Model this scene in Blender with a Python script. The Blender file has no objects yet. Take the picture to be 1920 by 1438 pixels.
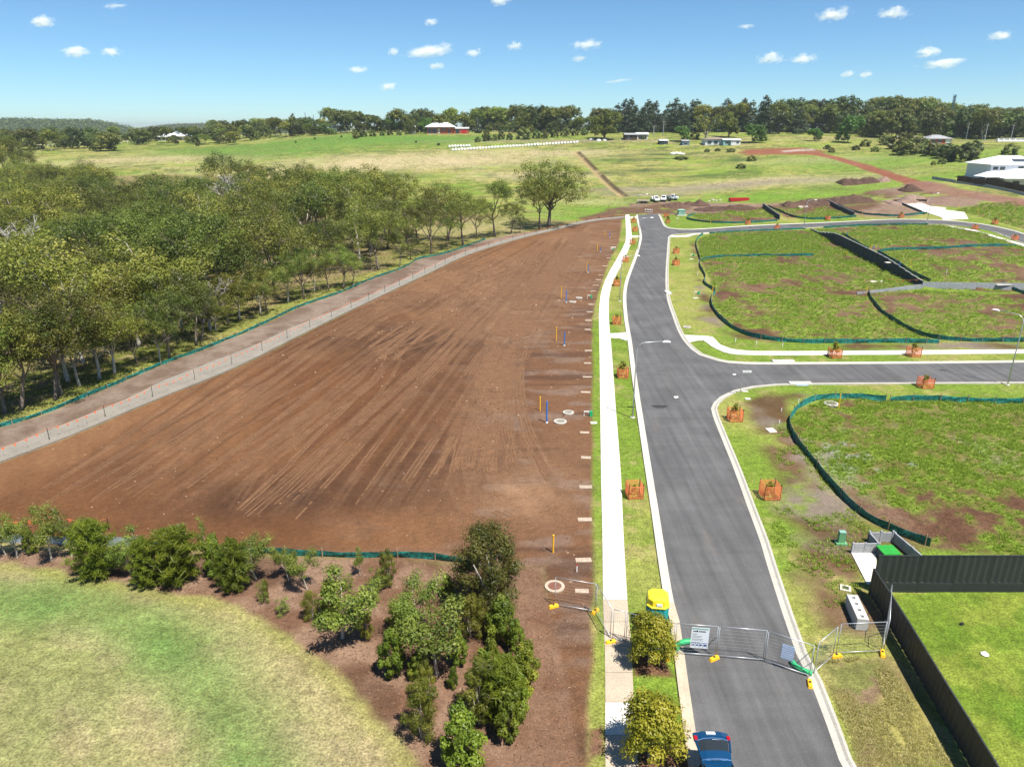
import bpy, math, random
import numpy as np
from mathutils import Vector
from mathutils.geometry import tessellate_polygon
random.seed(7); rng = np.random.default_rng(7)
S = bpy.context.scene
C = S.collection
R = math.radians
# ------------------------------------------------------------------ camera, sky, sun, exposure
CAM_H, PITCH, FOC = 26.0, R(20.0), 1331.0          # FOC: focal length in pixels of a 1920 wide frame
cd = bpy.data.cameras.new('camera'); cam = bpy.data.objects.new('camera', cd); C.objects.link(cam)
cam.location = (0, 0, CAM_H); cam.rotation_euler = (R(90)-PITCH, 0, 0)
cd.sensor_width = 36; cd.lens = FOC/1920*36; cd.clip_start = .5; cd.clip_end = 30000
S.camera = cam
SUN_AZ, SUN_EL = R(139.0), R(64.0)                  # sun high behind the camera's right shoulder
W = bpy.data.worlds.new('World'); S.world = W; W.use_nodes = True
wn, wl = W.node_tree.nodes, W.node_tree.links; wn.clear()
sk = wn.new('ShaderNodeTexSky'); sk.sky_type = 'NISHITA'; sk.sun_disc = False
sk.sun_elevation = SUN_EL; sk.sun_rotation = SUN_AZ
sk.altitude = 300; sk.air_density = 0.8; sk.dust_density = 0; sk.ozone_density = 4.0
bg = wn.new('ShaderNodeBackground'); bg.inputs[1].default_value = .069
wo = wn.new('ShaderNodeOutputWorld'); mt_ = wn.new('ShaderNodeMix'); mt_.data_type = 'RGBA'; mt_.blend_type = 'MULTIPLY'; mt_.inputs['Factor'].default_value = 1; mt_.inputs['B'].default_value = (.645, .88, 1.0, 1)   # clear, deep blue summer air
wl.new(sk.outputs[0], mt_.inputs['A']); wl.new(mt_.outputs['Result'], bg.inputs[0]); wl.new(bg.outputs[0], wo.inputs[0])
sd_ = bpy.data.lights.new('sun', 'SUN'); sd_.energy = 4.8; sd_.angle = R(.53); sd_.color = (1, .95, .86)
sun = bpy.data.objects.new('sun', sd_); C.objects.link(sun)
sv = Vector((math.sin(SUN_AZ)*math.cos(SUN_EL), math.cos(SUN_AZ)*math.cos(SUN_EL), math.sin(SUN_EL)))
sun.rotation_euler = sv.to_track_quat('Z', 'Y').to_euler(); sun.location = (60, -60, 120)
S.view_settings.view_transform = 'Standard'; S.view_settings.look = 'None'
S.view_settings.exposure = .95; S.view_settings.gamma = 1; S.view_settings.use_curve_mapping = False
S.cycles.max_bounces = 8; S.cycles.transparent_max_bounces = 8; S.cycles.volume_bounces = 4
S.cycles.diffuse_bounces = 3; S.cycles.glossy_bounces = 2

# ------------------------------------------------------------------ noise
def _h(ix, iy, s):
    n = (ix.astype(np.int64)*374761393 + iy.astype(np.int64)*668265263 + s*974634721) & 0x7fffffff
    n = ((n ^ (n >> 13))*1274126177) & 0x7fffffff
    return ((n ^ (n >> 16)) & 0xffff)/65535.0
def vn(x, y, s=0):
    fx, fy = np.floor(x), np.floor(y); ix, iy = fx.astype(np.int64), fy.astype(np.int64)
    tx, ty = x-fx, y-fy; tx = tx*tx*(3-2*tx); ty = ty*ty*(3-2*ty)
    a, b, c, d = _h(ix, iy, s), _h(ix+1, iy, s), _h(ix, iy+1, s), _h(ix+1, iy+1, s)
    return (a*(1-tx)+b*tx)*(1-ty)+(c*(1-tx)+d*tx)*ty
def fbm(x, y, sc, o=4, s=0, rough=.5):               # about 0..1, mean .5
    v = 0; a = 1; t = 0
    for i in range(o):
        ca, sa = math.cos(.6*i+s), math.sin(.6*i+s); k = 2.03**i/sc
        v = v + a*vn((x*ca-y*sa)*k+17.3*i, (x*sa+y*ca)*k-9.1*i, s*31+i); t += a; a *= rough
    return v/t
def sst(a, b, x):
    t = np.clip((x-a)/(b-a), 0, 1); return t*t*(3-2*t)

# ------------------------------------------------------------------ terrain
T_ = [
 (-1.6, [(0,0),(70,0),(110,-1),(170,-3),(250,-2),(330,4),(420,13),(560,16),(660,17),(900,14),(1600,4),(9000,-5)]),
 (-.72, [(0,0),(70,0),(110,-1),(170,-3),(250,-2),(330,4),(420,13),(560,16),(660,17),(900,14),(1600,4),(9000,-5)]),
 (-.45, [(0,0),(90,0),(130,-1),(200,-3),(250,-1),(300,4),(375,11),(520,16),(660,17),(900,15),(1600,4),(9000,-5)]),
 (-.2,  [(0,0),(130,0),(170,-1),(220,-1),(264,1),(340,9),(400,15.5),(450,20.5),(520,22),(800,18),(1600,4),(9000,-5)]),
 (.05,  [(0,0),(215,0),(250,1),(300,5),(350,10),(400,15.6),(450,20.5),(520,22),(800,18),(1600,4),(9000,-5)]),
 (.2,   [(0,0),(232,0),(264,1.8),(330,8.5),(400,16),(450,20.5),(520,22),(800,18),(1600,4),(9000,-5)]),
 (.42,  [(0,0),(210,0),(250,3.5),(300,9),(350,14.5),(400,18.4),(450,20.5),(520,22),(800,18),(1600,4),(9000,-5)]),
 (.7,   [(0,0),(186,0),(212,4),(240,9),(290,13.5),(330,16),(400,18.6),(450,20),(520,22),(800,18),(1600,4),(9000,-5)]),
 (1.6,  [(0,0),(186,0),(212,4),(240,9),(290,13.5),(330,16),(400,18.6),(450,20),(520,22),(800,18),(1600,4),(9000,-5)])]
_ys = np.concatenate([np.arange(-40, 1000, 2.0), np.geomspace(1000, 20000, 120)])
_tab = []
for u, k in T_:
    z = np.interp(_ys, [p[0] for p in k], [p[1] for p in k])
    zs = z.copy(); n1 = 520
    for _ in range(3):
        pad = np.pad(zs[:n1], 5, mode='edge'); zs[:n1] = np.convolve(pad, np.ones(11)/11, 'valid')
    zs[(_ys < [q for q in k if q[1] != 0][0][0]-40)] = 0
    _tab.append(zs)
_tab = np.array(_tab); _us = np.array([t[0] for t in T_])
def inpoly(poly, X, Y):
    ins = np.zeros(X.shape, bool); n = len(poly)
    for i in range(n):
        x1, y1 = poly[i]; x2, y2 = poly[(i+1) % n]
        if y1 == y2: continue
        c = ((y1 > Y) != (y2 > Y)) & (X < (x2-x1)*(Y-y1)/(y2-y1)+x1); ins ^= c
    return ins
def dist_line(pts, X, Y):
    d = np.full(X.shape, 1e9)
    for (x1, y1), (x2, y2) in zip(pts[:-1], pts[1:]):
        dx, dy = x2-x1, y2-y1; L = dx*dx+dy*dy+1e-9
        t = np.clip(((X-x1)*dx+(Y-y1)*dy)/L, 0, 1)
        d = np.minimum(d, np.hypot(X-x1-t*dx, Y-y1-t*dy))
    return d
WALL_A, WALL_B = (78.6, 189.0), (69.6, 118.6)        # the long dark retaining wall, far end and near end
_rais = [WALL_A, WALL_B, (100, 116.5), (122, 120), (122, 189)]
def ZT(X, Y):
    X = np.asarray(X, float); Y = np.asarray(Y, float); shp = X.shape
    X = X.ravel(); Y = Y.ravel()
    u = X/np.maximum(.94*Y+8.9, 8.9); u = np.clip(u, -1.59, 1.59)
    iu = np.clip(np.searchsorted(_us, u)-1, 0, len(_us)-2); tu = (u-_us[iu])/(_us[iu+1]-_us[iu]); tu = tu*tu*(3-2*tu)
    jy = np.clip(np.searchsorted(_ys, Y)-1, 0, len(_ys)-2); ty = np.clip((Y-_ys[jy])/(_ys[jy+1]-_ys[jy]), 0, 1)
    f = lambda a: _tab[a, jy]*(1-ty)+_tab[a, jy+1]*ty
    z = f(iu)*(1-tu)+f(iu+1)*tu
    # lots held up behind the retaining walls
    m = (X > 66) & (X < 130) & (Y > 110) & (Y < 195)
    if m.any():
        x, y = X[m], Y[m]; ins = inpoly(_rais, x, y)
        wx = WALL_B[0]+(y-WALL_B[1])*(WALL_A[0]-WALL_B[0])/(WALL_A[1]-WALL_B[1])
        hgt = 1.9*(1-sst(20, 52, x-wx))*(1-sst(165, 187, y))*(.45+.55*sst(116, 140, y))
        z[m] += np.where(ins, hgt, 0)
    # mown mound in the near left corner
    z += 1.5*np.exp(-(((X+27)/15)**2+((Y-24)/13)**2))
    return z.reshape(shp)
def Z1(x, y): return float(ZT(np.array([x]), np.array([y]))[0])
_t = np.geomspace(18, 9000, 1500)
def ray(px, py):
    a, b = (px-960)/FOC, (719-py)/FOC; cp, sp = math.cos(PITCH), math.sin(PITCH)
    return np.array([a, cp+b*sp, -sp+b*cp])
def G(px, py):                                        # the ground point seen at a pixel of the photograph
    d = ray(px, py); P = np.array([0, 0, CAM_H])+_t[:, None]*d
    below = P[:, 2] < ZT(P[:, 0], P[:, 1])
    i = int(np.argmax(below)) if below.any() else len(_t)-1
    lo, hi = _t[max(i-1, 0)], _t[i]
    for _ in range(18):
        m = (lo+hi)/2; p = np.array([0, 0, CAM_H])+m*d
        if p[2] < Z1(p[0], p[1]): hi = m
        else: lo = m
    p = np.array([0, 0, CAM_H])+hi*d
    return Vector((p[0], p[1], Z1(p[0], p[1])))
def G2(px, py): p = G(px, py); return (p.x, p.y)
def GL(l): return [G2(*p) for p in l]
def zat(p, py):                                       # height above p of the point of its vertical seen at row py
    d = ray(960, py); return CAM_H + p.y*d[2]/d[1] - p.z
def pxm(p): return FOC/(p.y*math.cos(PITCH)+(CAM_H-p.z)*math.sin(PITCH))   # photograph pixels per metre at p
# ------------------------------------------------------------------ mesh helpers
class MB:
    def __init__(s): s.v = []; s.f = []
    def add(s, v, f):
        o = len(s.v); s.v += [tuple(p) for p in v]; s.f += [tuple(i+o for i in q) for q in f]; return s
    def box(s, c, d, rz=0, top=1.0, bev=0):            # centre of base, full sizes, optional taper
        cx, cy, cz = c; a, b, h = d[0]/2, d[1]/2, d[2]; cs, sn = math.cos(rz), math.sin(rz)
        if bev:
            def ring(a, b, z): return [(x, y, z) for x, y in ((-a+bev, -b), (a-bev, -b), (a, -b+bev), (a, b-bev), (a-bev, b), (-a+bev, b), (-a, b-bev), (-a, -b+bev))]
            vs = ring(a, b, 0)+ring(a*top, b*top, h-bev*.6)+ring((a-bev*.6)*top, (b-bev*.6)*top, h)
            f = [(i, (i+1) % 8, (i+1) % 8+8, i+8) for i in range(8)]+[(i+8, (i+1) % 8+8, (i+1) % 8+16, i+16) for i in range(8)]+[tuple(range(16, 24)), tuple(range(7, -1, -1))]
        else:
            vs = [(x*t, y*t, z) for z, t in ((0, 1), (h, top)) for x, y in ((-a, -b), (a, -b), (a, b), (-a, b))]
            f = [(3, 2, 1, 0), (4, 5, 6, 7), (0, 1, 5, 4), (1, 2, 6, 5), (2, 3, 7, 6), (3, 0, 4, 7)]
        return s.add([(cx+x*cs-y*sn, cy+x*sn+y*cs, cz+z) for x, y, z in vs], f)
    def tube(s, pts, rad, n=6, cap=True):
        P = [Vector(p) for p in pts]; rad = rad if hasattr(rad, '__len__') else [rad]*len(P); vs = []
        for i, p in enumerate(P):
            d = (P[min(i+1, len(P)-1)]-P[max(i-1, 0)]); d = d.normalized() if d.length > 1e-9 else Vector((0, 0, 1))
            a = d.cross(Vector((0, 0, 1)) if abs(d.z) < .9 else Vector((1, 0, 0))).normalized(); b = d.cross(a)
            vs += [p+(a*math.cos(2*math.pi*k/n)+b*math.sin(2*math.pi*k/n))*rad[i] for k in range(n)]
        f = [(i*n+k, i*n+(k+1) % n, (i+1)*n+(k+1) % n, (i+1)*n+k) for i in range(len(P)-1) for k in range(n)]
        if cap: f += [tuple(range(n-1, -1, -1)), tuple((len(P)-1)*n+k for k in range(n))]
        return s.add(vs, f)
    def lathe(s, c, prof, n=16):                       # prof: [(r, z)], capped
        vs = [(c[0]+r*math.cos(2*math.pi*k/n), c[1]+r*math.sin(2*math.pi*k/n), c[2]+z) for r, z in prof for k in range(n)]
        m = len(prof); f = [(i*n+k, i*n+(k+1) % n, (i+1)*n+(k+1) % n, (i+1)*n+k) for i in range(m-1) for k in range(n)]
        f += [tuple(range(n-1, -1, -1)), tuple((m-1)*n+k for k in range(n))]
        return s.add(vs, f)
    def sweep(s, pts, prof, closed=True, side=1, cap=True):  # prof [(out, up)]; out is to the left (side=1) or right of travel
        P = [Vector(p) for p in pts]; m = len(prof); vs = []
        for i, p in enumerate(P):
            a = (P[i]-P[i-1]).normalized() if i else None; b = (P[i+1]-P[i]).normalized() if i < len(P)-1 else None
            d = (a+b) if a and b else (a or b); d = Vector((d.x, d.y, 0)).normalized(); nn = Vector((-d.y, d.x, 0))*side
            k = 1.0
            if a and b:
                q = Vector((a.x, a.y, 0)).normalized(); k = 1/max(.5, abs(d.dot(q)))
            vs += [p+nn*o*k+Vector((0, 0, u)) for o, u in prof]
        mm = m if closed else m-1
        f = [(i*m+k, i*m+(k+1) % m, (i+1)*m+(k+1) % m, (i+1)*m+k) for i in range(len(P)-1) for k in range(mm)]
        if closed and cap: f += [tuple(range(m-1, -1, -1)), tuple((len(P)-1)*m+k for k in range(m))]
        if side < 0: f = [q[::-1] for q in f]
        return s.add(vs, f)
    def build(s, name, m, parent=None, smooth=False, loc=None):
        me = bpy.data.meshes.new(name); me.from_pydata(s.v, [], s.f); me.update()
        if m: me.materials.append(m)
        if smooth: me.polygons.foreach_set('use_smooth', [True]*len(me.polygons))
        return link(name, me, parent, loc)
def link(name, me, parent=None, loc=None):
    o = bpy.data.objects.new(name, me); C.objects.link(o)
    if parent: o.parent = parent
    if loc is not None: o.location = loc
    return o
def mesh_np(name, V, F, m, lv=None):                   # V (n,3), F (k,3 or 4)
    me = bpy.data.meshes.new(name); V = np.ascontiguousarray(V, np.float32); F = np.ascontiguousarray(F, np.int32); k, q = F.shape
    me.vertices.add(len(V)); me.vertices.foreach_set('co', V.ravel())
    me.loops.add(k*q); me.loops.foreach_set('vertex_index', F.ravel())
    me.polygons.add(k); me.polygons.foreach_set('loop_start', np.arange(0, k*q, q, dtype=np.int32))
    try: me.polygons.foreach_set('loop_total', np.full(k, q, np.int32))
    except Exception: pass
    if lv is not None:
        a = me.attributes.new('lv', 'FLOAT', 'FACE'); a.data.foreach_set('value', np.ascontiguousarray(lv, np.float32))
    me.update(calc_edges=True); me.materials.append(m); return me
def tag(o, label=None, cat=None, group=None, kind=None):
    for k, v in (('label', label), ('category', cat), ('group', group), ('kind', kind)):
        if v: o[k] = v
    return o
def thing(name, label, cat, loc=(0, 0, 0), rz=0, group=None, sc=None):
    o = bpy.data.objects.new(name, None); C.objects.link(o); o.location = loc; o.rotation_euler = (0, 0, rz)
    o.empty_display_size = .3
    if sc: o.scale = sc if hasattr(sc, '__len__') else (sc, sc, sc)
    return tag(o, label, cat, group)
def dup(root, loc, rz=0, label=None, group=None, sc=None, cat=None):
    r = root.copy(); C.objects.link(r); r.location = loc; r.rotation_euler = (0, 0, rz)
    if sc: r.scale = sc if hasattr(sc, '__len__') else (sc, sc, sc)
    tag(r, label, cat, group)
    for ch in root.children:
        c = ch.copy(); C.objects.link(c); c.parent = r
        for g in ch.children:
            d = g.copy(); C.objects.link(d); d.parent = c
    return r
def catmull(pts, step):
    P = [Vector(p) for p in pts]; P = [P[0]*2-P[1]]+P+[P[-1]*2-P[-2]]; out = []
    for i in range(1, len(P)-2):
        n = max(1, int((P[i+1]-P[i]).length/step)); a, b, c, d = P[i-1], P[i], P[i+1], P[i+2]
        for k in range(n):
            t = k/n; out.append(.5*((2*b)+(c-a)*t+(2*a-5*b+4*c-d)*t*t+(3*b-a-3*c+d)*t**3))
    out.append(P[-2]); return out
def resample(pts, step):
    P = [Vector(p) for p in pts]; out = [P[0].copy()]; acc = 0
    for a, b in zip(P[:-1], P[1:]):
        L = (b-a).length; t = step-acc
        while t <= L: out.append(a.lerp(b, t/L)); t += step
        acc = (acc+L) % step
    if (out[-1]-P[-1]).length > step*.3: out.append(P[-1].copy())
    return out
def drape(pts, dz=0): return [Vector((p[0], p[1], Z1(p[0], p[1])+dz)) for p in pts]
def sheet(name, poly, m, dz, kind='structure', thick=0):  # flat polygon draped on the ground
    P = drape(poly, dz); n = len(P); tri = tessellate_polygon([[Vector((p.x, p.y, 0)) for p in P]])
    b = MB(); f = []
    for t in tri:
        a, q, c = (P[i] for i in t)
        f.append(tuple(t) if (q-a).cross(c-a).z > 0 else tuple(t)[::-1])
    b.add(P, f)
    if thick:
        area = sum(P[i].x*P[(i+1) % n].y-P[(i+1) % n].x*P[i].y for i in range(n))
        b.v += [(p.x, p.y, p.z-thick) for p in P]
        for i in range(n):
            j = (i+1) % n; q = (i, i+n, j+n, j); b.f.append(q if area > 0 else q[::-1])
    o = b.build(name, m)
    if kind: o['kind'] = kind
    return o
# ------------------------------------------------------------------ materials
def mat(name, col, rough=.8, var=.18, sc=3.0, bump=0, metal=0, spec=.3, fine=0, coat=0, obj=True, world=False):
    m = bpy.data.materials.new(name); m.use_nodes = True; n, l = m.node_tree.nodes, m.node_tree.links
    p = n['Principled BSDF']; p.inputs['Roughness'].default_value = rough; p.inputs['Metallic'].default_value = metal
    p.inputs['Specular IOR Level'].default_value = spec
    if coat: p.inputs['Coat Weight'].default_value = coat; p.inputs['Coat Roughness'].default_value = .05
    tc = n.new('ShaderNodeTexCoord')
    if world: g = n.new('ShaderNodeNewGeometry'); vec = g.outputs['Position']
    else: vec = tc.outputs['Object']
    no = n.new('ShaderNodeTexNoise'); no.inputs['Scale'].default_value = sc; no.inputs['Detail'].default_value = 5; no.inputs['Roughness'].default_value = .62
    l.new(vec, no.inputs['Vector'])
    mr = n.new('ShaderNodeMapRange'); mr.inputs['From Min'].default_value = .25; mr.inputs['From Max'].default_value = .75
    mr.inputs['To Min'].default_value = 1-var; mr.inputs['To Max'].default_value = 1+var; l.new(no.outputs['Fac'], mr.inputs['Value'])
    v = mr.outputs[0]
    if obj:
        oi = n.new('ShaderNodeObjectInfo'); m2 = n.new('ShaderNodeMapRange'); m2.inputs['To Min'].default_value = 1-var*.5; m2.inputs['To Max'].default_value = 1+var*.5
        l.new(oi.outputs['Random'], m2.inputs['Value']); mm = n.new('ShaderNodeMath'); mm.operation = 'MULTIPLY'; l.new(v, mm.inputs[0]); l.new(m2.outputs[0], mm.inputs[1]); v = mm.outputs[0]
    if fine:
        nf = n.new('ShaderNodeTexNoise'); nf.inputs['Scale'].default_value = sc*fine; nf.inputs['Detail'].default_value = 2; l.new(vec, nf.inputs['Vector'])
        m3 = n.new('ShaderNodeMapRange'); m3.inputs['From Min'].default_value = .3; m3.inputs['From Max'].default_value = .7; m3.inputs['To Min'].default_value = 1-var*1.2; m3.inputs['To Max'].default_value = 1+var*1.2
        l.new(nf.outputs['Fac'], m3.inputs['Value']); mm = n.new('ShaderNodeMath'); mm.operation = 'MULTIPLY'; l.new(v, mm.inputs[0]); l.new(m3.outputs[0], mm.inputs[1]); v = mm.outputs[0]
    vm = n.new('ShaderNodeVectorMath'); vm.operation = 'SCALE'; vm.inputs[0].default_value = col[:3]; l.new(v, vm.inputs['Scale'])
    l.new(vm.outputs[0], p.inputs['Base Color'])
    if bump:
        b = n.new('ShaderNodeBump'); b.inputs['Strength'].default_value = bump; b.inputs['Distance'].default_value = .03
        l.new((nf if fine else no).outputs['Fac'], b.inputs['Height']); l.new(b.outputs[0], p.inputs['Normal'])
    return m
def leafmat(name, dark, mid, light, trans=.3, hue=.25, rough=.5, spec=.35):
    m = bpy.data.materials.new(name); m.use_nodes = True; n, l = m.node_tree.nodes, m.node_tree.links
    p = n['Principled BSDF']; p.inputs['Roughness'].default_value = rough; p.inputs['Specular IOR Level'].default_value = spec
    a = n.new('ShaderNodeAttribute'); a.attribute_name = 'lv'
    r = n.new('ShaderNodeValToRGB'); e = r.color_ramp.elements; e[0].color = (*dark, 1); e[1].color = (*light, 1); k = e.new(.5); k.color = (*mid, 1)
    l.new(a.outputs['Fac'], r.inputs[0])
    oi = n.new('ShaderNodeObjectInfo'); mr = n.new('ShaderNodeMapRange'); mr.inputs['To Min'].default_value = .5-.035*hue; mr.inputs['To Max'].default_value = .5+.03*hue; l.new(oi.outputs['Random'], mr.inputs['Value'])
    wn_ = n.new('ShaderNodeTexWhiteNoise'); wn_.noise_dimensions = '1D'; l.new(oi.outputs['Random'], wn_.inputs['W'])
    mv = n.new('ShaderNodeMapRange'); mv.inputs['To Min'].default_value = 1-hue*.55; mv.inputs['To Max'].default_value = 1+hue*.55; l.new(wn_.outputs['Value'], mv.inputs['Value'])
    hs = n.new('ShaderNodeHueSaturation'); l.new(mr.outputs[0], hs.inputs['Hue']); l.new(mv.outputs[0], hs.inputs['Value']); l.new(r.outputs[0], hs.inputs['Color'])
    l.new(hs.outputs[0], p.inputs['Base Color'])
    t = n.new('ShaderNodeBsdfTranslucent'); l.new(hs.outputs[0], t.inputs[0]); mx = n.new('ShaderNodeMixShader'); mx.inputs[0].default_value = trans
    l.new(p.outputs[0], mx.inputs[1]); l.new(t.outputs[0], mx.inputs[2]); l.new(mx.outputs[0], n['Material Output'].inputs['Surface'])
    return m
M = {}
M['asphalt'] = mat('asphalt', (.082, .082, .086), .85, .16, .22, .15, fine=60, world=True, obj=False)
def road_mat():
    m = mat('asphalt', (.088, .087, .088), .85, .10, .22, .15, fine=60, world=True, obj=False); n, l = m.node_tree.nodes, m.node_tree.links; p = n['Principled BSDF']; src = p.inputs['Base Color'].links[0].from_socket
    g = n.new('ShaderNodeNewGeometry')
    def lay(scale, lo, hi, a, b, det=3):
        mp = n.new('ShaderNodeVectorMath'); mp.operation = 'MULTIPLY'; mp.inputs[1].default_value = scale; l.new(g.outputs['Position'], mp.inputs[0]); q = n.new('ShaderNodeTexNoise'); q.inputs['Scale'].default_value = 1; q.inputs['Detail'].default_value = det; q.inputs['Roughness'].default_value = .6; l.new(mp.outputs[0], q.inputs['Vector'])
        r = n.new('ShaderNodeMapRange'); r.inputs['From Min'].default_value = a; r.inputs['From Max'].default_value = b; r.inputs['To Min'].default_value = lo; r.inputs['To Max'].default_value = hi; l.new(q.outputs['Fac'], r.inputs['Value']); return r.outputs[0]
    v = None
    for f in (lay((1.5, .05, 1), .80, 1.22, .3, .7), lay((.28, .28, 1), .86, 1.16, .35, .68, 4), lay((.05, 1.3, 1), .94, 1.06, .3, .7)):
        if v is None: v = f
        else: k = n.new('ShaderNodeMath'); k.operation = 'MULTIPLY'; l.new(v, k.inputs[0]); l.new(f, k.inputs[1]); v = k.outputs[0]
    sc = n.new('ShaderNodeVectorMath'); sc.operation = 'SCALE'; l.new(src, sc.inputs[0]); l.new(v, sc.inputs['Scale'])
    mx = n.new('ShaderNodeMix'); mx.data_type = 'RGBA'; l.new(lay((.55, .16, 1), 0, .42, .60, .78, 5), mx.inputs['Factor']); l.new(sc.outputs[0], mx.inputs['A']); mx.inputs['B'].default_value = (.17, .135, .105, 1); l.new(mx.outputs['Result'], p.inputs['Base Color']); return m
M['asphalt'] = road_mat()
M['concrete'] = mat('concrete', (.53, .505, .45), .9, .13, .5, .1, fine=12, world=True)
M['kerb'] = mat('kerb_concrete', (.41, .39, .34), .9, .10, .6, .1, fine=20, world=True)
M['old_concrete'] = mat('old_concrete', (.40, .33, .25), .9, .13, .7, .12, fine=20, world=True)
M['grey_concrete'] = mat('grey_concrete', (.215, .195, .165), .9, .16, .5, .2, fine=14, world=True)
M['block'] = mat('precast_concrete', (.43, .43, .42), .85, .1, 2.5, .1, fine=9)
M['slab'] = mat('gravel_slab', (.36, .29, .22), .95, .2, 2, .3, fine=9)
M['wall_dark'] = mat('dark_sleeper', (.030, .042, .055), .7, .25, 1.5, .1)
M['wall_grey'] = mat('grey_sleeper', (.30, .31, .33), .85, .18, 1.5, .15, fine=8)
M['black_fence'] = mat('black_steel', (.028, .031, .034), .5, .2, 1.2, .05, spec=.35)
M['fence_brown'] = mat('dark_timber', (.07, .045, .035), .85, .4, 1.0, .1)
M['geo'] = mat('green_geotextile', (.014, .14, .118), .6, .5, 1.6, .5, fine=4)
M['geo_light'] = mat('pale_geotextile', (.30, .36, .42), .6, .35, 1.6, .4)
M['wood'] = mat('weathered_timber', (.27, .20, .13), .85, .25, 6, .2)
M['black_metal'] = mat('black_metal', (.02, .02, .022), .5, .1)
M['galv'] = mat('galvanised_steel', (.48, .50, .52), .42, .12, 4, metal=.55, spec=.5)
M['wire'] = mat('dull_wire', (.22, .225, .23), .6, .1, 4)
M['yellow'] = mat('yellow_plastic', (.78, .42, .02), .5, .12, 4)
M['yellow_roof'] = mat('bright_yellow_plastic', (.85, .68, .03), .45, .05, 2)
M['blue'] = mat('blue_paint', (.02, .16, .50), .5, .1, 4)
M['white'] = mat('white_paint', (.78, .78, .76), .5, .05, 3)
M['red'] = mat('red_paint', (.42, .015, .02), .5, .15, 2)
M['orange'] = mat('orange_mesh', (.85, .25, .10), .6, .15, 6)
M['flag'] = mat('orange_flag', (.85, .17, .06), .6, .1, 6)
M['green_plastic'] = mat('green_plastic', (.02, .33, .12), .4, .12, 3)
M['green_lid'] = mat('green_lid', (.025, .26, .035), .5, .15, 2)
M['pale_green'] = mat('pale_green_paint', (.20, .36, .30), .6, .1, 2)
M['pillar_green'] = mat('pillar_green_paint', (.13, .33, .16), .6, .1, 2)
M['teal'] = mat('teal_plastic', (.012, .36, .34), .4, .35, 4)
M['navy'] = mat('blue_print', (.03, .06, .2), .6, .1)
M['lightblue'] = mat('pale_blue_mesh', (.36, .48, .68), .6, .2, 8)
M['carblue'] = mat('blue_car_paint', (.004, .055, .14), .25, .04, 1, metal=.35, spec=.5, coat=.9)
M['glass'] = mat('dark_glass', (.02, .026, .03), .06, .1, 2, spec=.6)
M['black'] = mat('black_rubber', (.014, .014, .015), .8, .1)
M['taillight'] = mat('red_lens', (.35, .005, .012), .2, .05, spec=.6)
M['chrome'] = mat('chrome', (.8, .8, .82), .15, .03, metal=1)
M['roof_white'] = mat('white_roof', (.74, .76, .78), .45, .06, .6)
M['roof_grey'] = mat('grey_roof', (.30, .30, .31), .6, .15, .6)
M['roof_brown'] = mat('brown_roof', (.22, .17, .14), .7, .2, .6)
M['rust_lid'] = mat('red_brown_lid', (.17, .075, .05), .85, .2, 3)
M['brick'] = mat('red_brick', (.36, .085, .05), .85, .15, 1.2)
M['cream'] = mat('cream_wall', (.55, .50, .40), .8, .1, .8)
M['whitewall'] = mat('white_wall', (.62, .64, .66), .75, .06, .8)
M['tealwall'] = mat('teal_wall', (.22, .42, .42), .75, .1, .8)
M['bluegrey'] = mat('blue_grey_steel', (.10, .17, .24), .6, .2, .5)
M['soil'] = mat('loose_soil', (.085, .048, .032), .95, .45, .8, .8, fine=7, world=True)
M['soil_grey'] = mat('pale_spoil', (.20, .135, .105), .95, .35, .8, .8, fine=7, world=True)
M['rock'] = mat('pale_rock', (.4, .34, .28), .9, .25, 3)
M['bark'] = mat('gum_bark', (.17, .135, .105), .9, .4, 2.5, .4)
M['bark_pale'] = mat('pale_gum_bark', (.42, .37, .31), .85, .3, 2.0, .3)
M['dead'] = mat('dead_wood', (.36, .335, .31), .85, .2, 2, .2)
M['leaf_gum'] = leafmat('gum_leaves', (.060, .084, .013), (.148, .178, .024), (.28, .285, .058), .40, .85)
M['leaf_far'] = leafmat('far_leaves', (.042, .062, .016), (.085, .115, .025), (.155, .185, .042), .34, .9)
M['leaf_pine'] = leafmat('pine_needles', (.020, .034, .016), (.040, .062, .026), (.075, .105, .04), .22, .6)
M['leaf_euc'] = leafmat('sapling_leaves', (.08, .115, .018), (.155, .205, .028), (.27, .31, .055), .38, .4)
M['leaf_oak'] = leafmat('sheoak_needles', (.08, .115, .010), (.17, .205, .016), (.29, .31, .036), .46, .45)
M['leaf_bush'] = leafmat('broad_leaves', (.07, .10, .010), (.155, .205, .018), (.28, .31, .035), .36, .5)
M['leaf_wat'] = leafmat('wattle_leaves', (.08, .10, .011), (.165, .175, .020), (.26, .25, .036), .38, .45)
M['leaf_street'] = leafmat('street_tree_leaves', (.12, .14, .010), (.26, .265, .018), (.44, .39, .045), .42, .12)
M['leaf_bright'] = leafmat('bright_leaves', (.035, .085, .012), (.07, .155, .02), (.14, .24, .035), .3, .3)
M['leaf_fig'] = leafmat('yellow_green_leaves', (.05, .075, .01), (.12, .14, .015), (.2, .21, .03), .28, .2)
M['grass_blade'] = leafmat('weed_blades', (.13, .20, .018), (.23, .33, .034), (.34, .44, .065), .42, 0)
M['dry_blade'] = leafmat('dry_blades', (.20, .20, .05), (.33, .30, .095), (.50, .43, .18), .42, 0)
M['sign_grey'] = mat('sign_white', (.66, .70, .74), .5, .03)
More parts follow.
